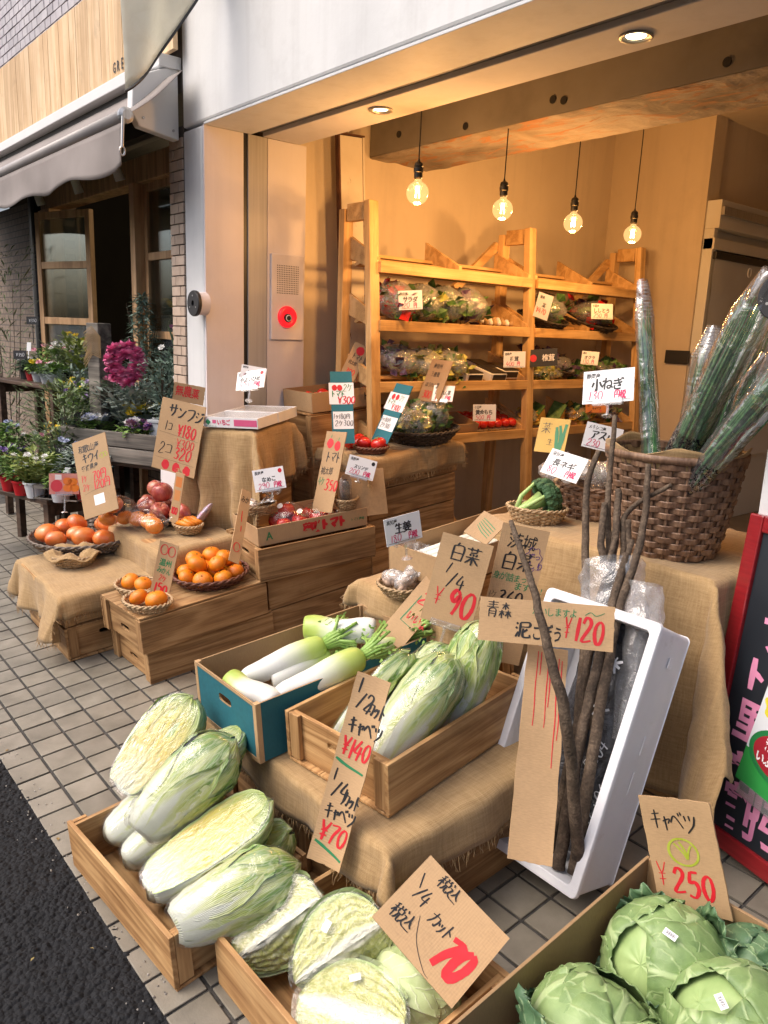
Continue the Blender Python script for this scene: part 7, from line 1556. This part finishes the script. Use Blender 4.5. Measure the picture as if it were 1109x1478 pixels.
ob = thing('yellow_potato_bag', 'glossy bag of yellow potatoes on the floor under the shelves', 'bag', WM(-2.72, 3.5, .42)); lumps(ob, 40, (.16, .16, .12), .035, M['yellow_veg'], 3, 'potato'); g = G(); g.grid(lambda u, v: (lambda a, b: Vector((.22*math.sin(b)*math.cos(a), .22*math.sin(b)*math.sin(a), .19*(.5-.5*math.cos(b)))))(2*math.pi*u, math.pi*v), 24, 14, closed=True); g.obj('film', M['bag'], ob, smooth=True)
crate(WM(-2.72, 3.5, .157), 'wooden crate under the yellow potatoes in the shop', L=.5, Wd=.45, H=.27, group=None)
g = G(); g.prism([(0, 0), (.5, 0), (0, .55)], -.012, .012, Rz(90, 0, 90)); o = g.obj('wooden_ramp_side', M['shelf'], M=WM(-2.98, 2.86, .157), bevel=.003); tag(o, 'sloping pine side board on the floor beside the tall stack', 'board')
# ================================================================ FLOWER SHOP GOODS
def leafmat(name, a, b, c): return pbr(name, [a, b, c], 25, .5, var=.15)
LM = {'olive': leafmat('olive_leaf', (.07, .11, .05), (.14, .19, .09), (.26, .32, .18)), 'dark': leafmat('dark_leaf', (.02, .045, .025), (.05, .09, .05), (.11, .16, .08)), 'fresh': leafmat('fresh_leaf', (.06, .13, .025), (.14, .25, .05), (.26, .38, .12)),
      'silver': leafmat('silver_leaf', (.24, .31, .27), (.38, .46, .41), (.52, .58, .53)), 'blue': leafmat('blue_conifer_leaf', (.1, .17, .14), (.2, .29, .24), (.36, .45, .38)), 'lime': leafmat('lime_leaf', (.12, .16, .03), (.24, .3, .07), (.36, .4, .14))}
FMt = {'magenta': pbr('magenta_petal', [(.62, .06, .24), (.8, .2, .42), (.88, .42, .6)], 22, .55), 'yellow': pbr('yellow_petal', [(.7, .5, .02), (.8, .66, .06)], 20, .5), 'white': pbr('white_petal', [(.68, .68, .66), (.78, .78, .76)], 20, .5), 'violet': pbr('violet_petal', [(.07, .035, .17), (.18, .1, .32), (.4, .3, .5)], 20, .5), 'pink': pbr('pink_petal', [(.6, .2, .3), (.72, .4, .48)], 20, .5), 'red': pbr('red_petal', [(.5, .02, .02)], 20, .5), 'mauve': pbr('mauve_petal', [(.25, .08, .2), (.4, .2, .34)], 20, .5), 'pblue': pbr('pale_blue_petal', [(.22, .26, .42), (.42, .46, .6)], 20, .5)}
PM_ = {'red': pbr('red_pot', [(.4, .01, .015), (.5, .02, .025)], 5, .35), 'white': pbr('white_pot', [(.5, .52, .55), (.62, .64, .67)], 6, .45), 'black': M['black_plastic'], 'grey': pbr('grey_pot', [(.3, .33, .36), (.42, .45, .48)], 6, .5)}
def leaf(g, p, d, L_, w, droop, rd):
    d = d.normalized(); s = d.cross(Vector((0, 0, 1))); s = s.normalized() if s.length > .01 else Vector((1, 0, 0)); n_ = s.cross(d)
    m = p+d*L_*.5+Vector((0, 0, -droop*L_*.12)); e = p+d*L_+Vector((0, 0, -droop*L_*.5))
    g.add([p, m+s*w, e, m-s*w, m-n_*w*.25], [(0, 1, 4), (1, 2, 4), (2, 3, 4), (3, 0, 4)])
def plant(name, label, Mx, foliage, h, rad, n, size, ratio=.22, droop=.6, pot=None, potsize=(.05, .065, .09), flowers=None, up=.4, seed=0, stems=0, shape='ball', cat='plant', group=None):
    th = thing(name, label, cat, Mx, group); rd = random.Random(seed); z0 = 0
    if pot:
        a, b, c_ = potsize; g = G(); g.lathe([(a, 0), (b, c_), (b+.004, c_), (b+.004, c_-.012), (b-.003, c_-.004), (b-.006, c_-.02)], 24, cap=False); g.add([(a*math.cos(i*.2618), a*math.sin(i*.2618), .001) for i in range(24)], [tuple(range(24))]); g.obj('pot', PM_[pot], th, smooth=False)
        g = G(); g.add([((b-.006)*math.cos(i*.2618), (b-.006)*math.sin(i*.2618), c_-.018) for i in range(24)], [tuple(range(24))]); g.obj('soil', M['rust'], th); z0 = c_-.02
    if stems:
        g = G()
        for k in range(stems): a = rd.uniform(0, 6.28); g.tube([(0, 0, z0), (rad*.25*math.cos(a), rad*.25*math.sin(a), z0+h*.4), (rad*.6*math.cos(a+.3), rad*.6*math.sin(a+.3), z0+h*rd.uniform(.7, .95))], [.006, .004, .0015], 6)
        stuff(g.obj('stem', M['root'], th))
    g = G()
    for k in range(n):
        a = rd.uniform(0, 6.28); t = rd.random()
        if shape == 'cone': z = z0+h*t; q = rad*(1-t)**.7*math.sqrt(rd.random()); el = rd.uniform(-.2, .8)
        elif shape == 'tuft': z = z0+.01; q = rad*.25*rd.random(); el = rd.uniform(.9, 2.6)
        elif shape == 'spray': z = z0+h*t; q = rad*(.3+.9*t)*math.sqrt(rd.random()); el = rd.uniform(0, 1.2)
        else: z = z0+h*(.15+.8*t); q = rad*math.sin(math.pi*min(.95, .2+t*.75))*math.sqrt(rd.random()); el = rd.uniform(-.3, 1)
        k2 = 1+.3*nz(math.cos(a)*2, math.sin(a)*2, z*9+seed); p = Vector((q*k2*math.cos(a), q*k2*math.sin(a), z)); d = Vector((math.cos(a+rd.uniform(-.8, .8)), math.sin(a+rd.uniform(-.8, .8)), el+up-.4)); L_ = size*rd.uniform(.6, 1.3)
        leaf(g, p, d, L_, L_*ratio, droop*rd.random(), rd)
    stuff(g.obj('foliage', LM[foliage], th))
    for col, m, fs_, zz in (flowers or []):
        for k in range(m):
            a = rd.uniform(0, 6.28); q = rad*math.sqrt(rd.random())*.9; c_ = Vector((q*math.cos(a), q*math.sin(a), z0+h*zz+rd.uniform(-.15, .12)*h)); g = G(); n_ = 6; tilt = Euler((rd.uniform(-.8, .8), rd.uniform(-.8, .8), rd.uniform(0, 6))).to_matrix()
            for ring, (r1, zt) in enumerate(((1, .1), (.62, .45))):
                for j in range(n_):
                    b = 2*math.pi*(j+.5*ring)/n_; e1, e2 = b-.5, b+.5; Q = lambda rr, an, zz_: c_+tilt @ Vector((rr*fs_*math.cos(an), rr*fs_*math.sin(an), zz_*fs_))
                    g.add([Q(.08, b, 0), Q(r1*.75, e1, zt), Q(r1, b, zt*1.2+.1), Q(r1*.75, e2, zt)], [(0, 1, 2, 3)])
            g.obj('blossom', FMt[col], th)
    return th
def stand_(label, Mx, L, D, z, mat='dark_wood', name='plant_table'):
    t = thing(name, label, 'table', Mx); nb = max(2, int(D/.1)); w = D/nb
    for k in range(nb): g = G(); g.box(-L/2, L/2, -D/2+k*w+.002, -D/2+(k+1)*w-.002, z-.025, z); g.obj('plank', M[mat], t, bevel=.003)
    for sx in (-1, 1):
        for sy in (-1, 1): g = G(); g.box(sx*(L/2-.04)-.022, sx*(L/2-.04)+.022, sy*(D/2-.04)-.022, sy*(D/2-.04)+.022, 0, z-.026); g.obj('leg', M[mat], t, bevel=.003)
        g = G(); g.box(sx*(L/2-.04)-.012, sx*(L/2-.04)+.012, -D/2+.062, D/2-.062, z-.1, z-.03); g.obj('apron', M[mat], t)
    return t
stand_('low dark plank table of potted plants at the left edge', WM(-4.98, 1.38, .05, 18), 1.0, .5, .48)
stand_('dark stand under the weathered flower crate', WM(-4.47, 1.86, .09, 27), .7, .4, .64)
stand_('tall dark stand behind the plants at the left', WM(-5.75, 1.72, .09, 8), .9, .34, 1.0)
stand_('narrow dark stand under the white bucket of hyacinths', WM(-4.02, 1.98, .11, 0), .2, .2, .96, name='plant_stand')
stand_('middle dark bench carrying the purple and silver plants', WM(-4.95, 1.78, .09, 8), .5, .34, .72)
# weathered planter crate
pc = thing('weathered_crate', 'weathered grey wooden flower crate with pansies', 'crate', WM(-4.47, 1.83, .735, 27) @ Matrix.Scale(1.35, 4))
for y in (-.155, .155):
    for z in (.0, .066): g = G(); g.box(-.26, .26, y-.008, y+.008, z, z+.062); g.obj('side_board', M['grey_wood'], pc, bevel=.003)
for x in (-.25, .25):
    g = G(); plate_hole(g, -.145, .145, .0, .128, -.008, .008, 0, .085, .03, .01); g.obj('end_board', M['grey_wood'], pc, Matrix.Translation((x, 0, 0)) @ Rz(0, 0, 90), bevel=.003)
g = G(); g.box(-.24, .24, -.145, .145, .0, .01); g.obj('base', M['grey_wood'], pc); g = G(); g.box(-.24, .24, -.145, .145, .0105, .1); g.obj('soil', M['rust'], pc)
CP = WM(-4.47, 1.83, .735, 27) @ Matrix.Scale(1.35, 4)
def at(x, y, z=.1): return CP @ Matrix.Translation((x, y, z))
plant('pansy', 'pale blue and white pansies at the left end of the weathered crate', at(-.15, -.07), 'fresh', .06, .075, 130, .03, .35, flowers=[('pblue', 9, .026, 1.), ('white', 6, .024, 1.1)], seed=1)
plant('pansy', 'violet and mauve pansies at the right of the weathered crate', at(.1, -.08), 'fresh', .06, .085, 150, .03, .35, flowers=[('violet', 9, .024, 1.), ('mauve', 10, .024, 1.), ('white', 4, .026, 1.1)], seed=2)
plant('narcissus', 'small yellow narcissus behind the pansies', at(.04, .03), 'fresh', .1, .1, 160, .06, .12, flowers=[('yellow', 20, .03, 1.05)], seed=3)
plant('dusty_miller', 'silver-leaved bush above the weathered crate', at(-.02, .05), 'silver', .2, .16, 760, .045, .32, flowers=[('white', 7, .008, 1.05)], seed=4, stems=8, shape='spray')
g = G(); g.box(-.06, .06, -.05, .05, 0, .09); g.box(-.065, .065, -.055, .055, .08, .095); o = g.obj('square_pot', PM_['grey'], M=at(.22, -.05, .09), bevel=.004); tag(o, 'pale grey-blue square pot at the right end of the weathered crate', 'pot')
plant('narcissus', 'yellow narcissus in the pale square pot', at(.22, -.05, .18), 'silver', .1, .06, 120, .04, .3, flowers=[('yellow', 3, .02, .5)], seed=5)
# wreath on grey post
gp = thing('grey_post', 'weathered grey wooden post behind the pink wreath', 'post', WM(-4.68, 1.72, .78, 20)); g = G(); g.box(-.05, .05, -.05, .05, 0, .72); g.obj('post', M['grey_wood'], gp, bevel=.006); g = G()
for k in range(14): a = k*.45; g.tube([(-.06+.01*math.sin(k), -.06, .66-.05*k*.3), (.02, -.07, .7-.04*k*.3), (.07, -.05, .64-.03*k*.3)], .0025, 4)
stuff(g.obj('raffia', M['burlap'], gp))
wr_ = thing('flower_wreath', 'round wreath of magenta blossoms on a wooden post', 'wreath', WM(-4.36, 1.75, 1.29, 64) @ Matrix.Scale(1.15, 4)); rd = random.Random(12)
g = G(); g.tube([(.072*math.cos(a), .0, .072*math.sin(a)) for a in [i*2*math.pi/24 for i in range(25)]], .016, 8); g.obj('ring', LM['dark'], wr_)
for k in range(30):
    a = 2*math.pi*k/15+rd.uniform(-.1, .1); q = .042+.036*(k % 2)+rd.uniform(-.008, .008); c_ = Vector((q*math.cos(a), -.018-.012*rd.random(), q*1.15*math.sin(a))); g = G()
    for j in range(22):
        d = Vector((rd.uniform(-1, 1), rd.uniform(-1.4, .2), rd.uniform(-1, 1))).normalized(); leaf(g, c_, d, .034, .02, .2, rd)
    g.obj('blossom', FMt['magenta'], wr_)
plant('hydrangea', 'pink blossom cluster trailing below the wreath', WM(-4.42, 1.72, 1.14), 'dark', .06, .09, 60, .04, .3, flowers=[('magenta', 9, .03, .8), ('pink', 3, .025, .9)], seed=13)
# conifer, hyacinths, purple shrub, olive
plant('blue_conifer', 'tall loose blue-green conifer behind the wreath', WM(-4.66, 1.98, .95), 'blue', .72, .15, 1300, .06, .13, droop=.9, seed=14, stems=7, shape='cone', cat='tree')
plant('blue_conifer', 'grey-green shrub low beside the white bucket', WM(-4.2, 1.9, 1.02), 'blue', .28, .13, 600, .045, .18, seed=15, stems=5, shape='spray')
plant('hyacinth', 'hyacinth leaves with one mauve bloom in a white bucket by the brick pier', WM(-4.0, 1.94, 1.075), 'dark', .02, .1, 46, .3, .045, .5, pot='white', potsize=(.045, .07, .16), flowers=[('mauve', 7, .018, 14.)], up=1.6, seed=16, shape='tuft')
plant('purple_shrub', 'dark shrub with violet flower spikes left of the wreath', WM(-4.98, 1.80, .81), 'dark', .3, .17, 650, .06, .25, flowers=[('violet', 18, .026, .75), ('white', 5, .01, 1.)], seed=17, stems=6)
plant('purple_shrub', 'dark-leaved pot plant in front of the violet shrub', WM(-4.72, 1.62, .72), 'dark', .22, .13, 320, .07, .3, flowers=[('violet', 6, .022, .8)], seed=18)
plant('olive_tree', 'young olive tree with narrow grey-green leaves', WM(-4.72, 1.5, .53), 'olive', .62, .2, 1300, .055, .13, droop=.5, seed=19, stems=9, shape='spray', cat='tree', flowers=[('pink', 2, .018, .6)])
plant('olive_tree', 'small leafy shrub at the foot of the olive tree', WM(-4.62, 1.44, .53), 'fresh', .24, .11, 300, .06, .22, seed=20)
# row of small pots on the low table
for k, (x, y, fol, fl, pot, lb) in enumerate(((-4.66, 1.24, 'fresh', [('pblue', 4, .02, .9)], 'red', 'fern-leaved plant in a red pot nearest the left edge'), (-4.38, 1.36, 'fresh', [('violet', 4, .018, .9)], 'white', 'small violet plant in a white pot in the wire basket'), (-4.5, 1.4, 'lime', [], 'white', 'lime green foliage plant in the second white pot'), (-4.34, 1.48, 'dark', [('red', 3, .014, .9)], 'red', 'red-berried plant in a red pot by the photo card'), (-4.8, 1.36, 'lime', [('pblue', 8, .022, .95)], 'black', 'pale blue pansies in a black pot behind the red pot'), (-5.05, 1.3, 'fresh', [('red', 2, .03, 1.2)], 'black', 'red ranunculus in a dark pot at the left edge'), (-4.95, 1.46, 'fresh', [('pblue', 6, .022, .95)], 'black', 'blue-grey pansies in the middle of the low table'))):
    plant('potted_plant', lb, WM(x, y, .531), fol, .1, .075, 230, .035, .28, pot=pot, potsize=(.042, .056, .085), flowers=fl, seed=30+k, group='small pots on the low table')
wb = thing('wire_basket', 'grey wire and slat basket around the small pots', 'basket', WM(-4.42, 1.39, .531, 40)); 
for z in (.012, .07):
    for a, b in (((-.13, -.08), (.13, -.08)), ((.13, -.08), (.13, .08)), ((.13, .08), (-.13, .08)), ((-.13, .08), (-.13, -.08))): g = G(); g.box(min(a[0], b[0])-.004, max(a[0], b[0])+.004, min(a[1], b[1])-.004, max(a[1], b[1])+.004, z, z+(.02 if z > .05 else .006)); g.obj('slat', M['grey_wood'], wb)
for x in (-.13, -.04, .05, .13):
    for y in (-.08, .08): g = G(); g.tube([(x, y, 0), (x, y, .09)], .002, 5); g.obj('wire', M['black_metal'], wb)
for k, (x, y, z, nm) in enumerate(((-4.7, 1.27, .64, 'in the red pot'), (-4.36, 1.39, .63, 'in the white pot'), (-4.33, 1.5, .64, 'by the photo card'), (-5.95, 1.68, 1.26, 'on the tall stand'))):
    g = G(); g.prism([(-.016, .03), (.016, .03), (.016, .09), (-.016, .09)], -.0008, .0008, Rz(80, 0, 40)); g.prism([(-.004, -.03), (.004, -.03), (.004, .03), (-.004, .03)], -.0008, .0008, Rz(80, 0, 40)); o = g.obj('plant_label', M['paper'], M=WM(x, y, z)); tag(o, 'small white plant label stuck '+nm, 'label', 'plant labels')
for k, (x, y, z) in enumerate(((-4.62, 1.46, .78), (-4.5, 1.5, .72), (-4.75, 1.62, .95), (-5.5, 1.5, 1.28), (-6.05, 1.75, 1.5))):
    c = Card('slate_label', ('slate price label before the olive tree', 'lower slate price label before the crate', 'slate label among the violet plants', 'slate label on the tall stand', 'slate label by the far brick wall')[k], ((x, y, z), Vector((.62, .78, .05)), Vector((-.1, .05, .99)), .085, .055), M['black_plastic'], .004, seed=60+k, group='slate labels'); c.write('¥350', .2, .3, .4, M['paper'], .08); g = G(); g.tube([(0, -.027, 0), (0, -.16, 0)], .003, 5); g.obj('stake', M['black_metal'], c.t)
# tall stand plants
for k, (x, fol, fl, pot, lb) in enumerate(((-5.38, 'fresh', [('white', 8, .022, .9)], 'grey', 'white primroses at the right of the tall stand'), (-5.52, 'fresh', [('pink', 7, .024, .9), ('magenta', 2, .02, .9)], 'grey', 'pink primroses in the middle of the tall stand'), (-5.7, 'fresh', [('yellow', 8, .024, .9), ('violet', 2, .02, .9)], 'grey', 'yellow primroses on the tall stand'), (-5.98, 'dark', [('white', 9, .018, .95)], 'black', 'white daisies in a black pot on the tall stand'), (-5.85, 'dark', [], 'red', 'small plant in a red pot on the tall stand'))):
    plant('potted_plant', lb, WM(x, 1.68, 1.091+.0*k), fol, .09, .085, 150, .045, .35, pot=pot, potsize=(.045, .06, .07), flowers=fl, seed=50+k, group='pots on the tall stand')
plant('trailing_grass', 'fine trailing green grass below the door leaf', WM(-5.2, 1.75, 1.0), 'blue', .2, .2, 600, .06, .1, seed=58, shape='spray')
plant('tall_grass_tree', 'tall thin-leaved tree at the left edge before the brick wall', WM(-6.75, 1.75, .09), 'olive', 1.95, .25, 900, .13, .05, droop=1.2, seed=59, stems=8, shape='spray', cat='tree')
plant('narcissus', 'yellow narcissus in a white pot inside the flower shop', WM(-6.1, 2.75, 1.42), 'dark', .12, .1, 120, .1, .08, pot='white', potsize=(.06, .085, .16), flowers=[('yellow', 16, .034, 1.)], seed=61, up=.9)
plant('potted_plant', 'dark leafy plant beside the narcissus inside the flower shop', WM(-5.55, 2.8, 1.42), 'dark', .3, .16, 300, .08, .25, pot='black', potsize=(.06, .08, .12), seed=62)
gr = thing('wire_grid', 'black wire grid on the ochre wall inside the flower shop', 'rack', WM(-5.6, 3.88, 1.2))
for k in range(6): g = G(); g.tube([(-.4+.16*k, 0, 0), (-.4+.16*k, 0, .8)], .004, 5); g.obj('wire', M['black_metal'], gr); g = G(); g.tube([(-.4, -.006, .16*k), (.4, -.006, .16*k)], .004, 5); g.obj('wire', M['black_metal'], gr)

# the bank of plants filling the benches
RB = random.Random(77)
fill = [(-5.12, 1.62, .53, 'lime', 'yellow', 'grey', 'yellow-flowered plant at the back of the low table'), (-5.25, 1.5, .53, 'fresh', 'white', 'red', 'white-flowered plant in a red pot on the low table'), (-5.3, 1.34, .53, 'fresh', 'pblue', 'black', 'pale blue flowers at the far left of the low table'), (-4.86, 1.58, .53, 'dark', 'pink', 'grey', 'pink-flowered plant behind the olive shrub'), (-4.56, 1.28, .53, 'lime', 'white', 'white', 'lime cushion plant at the front of the low table'), (-4.82, 1.22, .53, 'fresh', 'violet', 'red', 'violet flowers in a red pot at the front left'), (-4.42, 1.5, .53, 'silver', 'pblue', 'white', 'silver cushion in a white pot below the weathered crate'),
        (-5.12, 1.72, .81, 'lime', 'yellow', 'black', 'yellow primula on the middle bench'), (-4.85, 1.68, .81, 'fresh', 'violet', 'black', 'violet bellflower on the middle bench'), (-5.15, 1.86, .81, 'silver', 'white', 'grey', 'silver lavender at the back of the middle bench'), (-4.78, 1.88, .81, 'blue', 'white', 'grey', 'blue-green shrub between bench and crate'), (-5.6, 1.82, 1.09, 'olive', 'white', 'black', 'grey-leaved shrub at the back of the tall stand'), (-5.95, 1.84, 1.09, 'fresh', 'pink', 'red', 'pink geranium at the back of the tall stand'), (-5.42, 1.86, 1.09, 'lime', 'yellow', 'grey', 'tall yellow-green plant at the right rear of the tall stand'), (-4.22, 2.0, 1.02, 'blue', 'white', 'grey', 'fern-like plant beside the white bucket')]
for k, (x, y, z, fol, fl, pot, lb) in enumerate(fill):
    plant('potted_plant', lb, WM(x, y, z), fol, RB.uniform(.16, .28), RB.uniform(.1, .14), 330, .05, RB.choice((.2, .3)), pot=pot, potsize=(.045, .06, .09), flowers=[(fl, RB.randint(7, 13), .022, .95)], seed=200+k, shape=RB.choice(('ball', 'spray')), group='plants filling the benches')
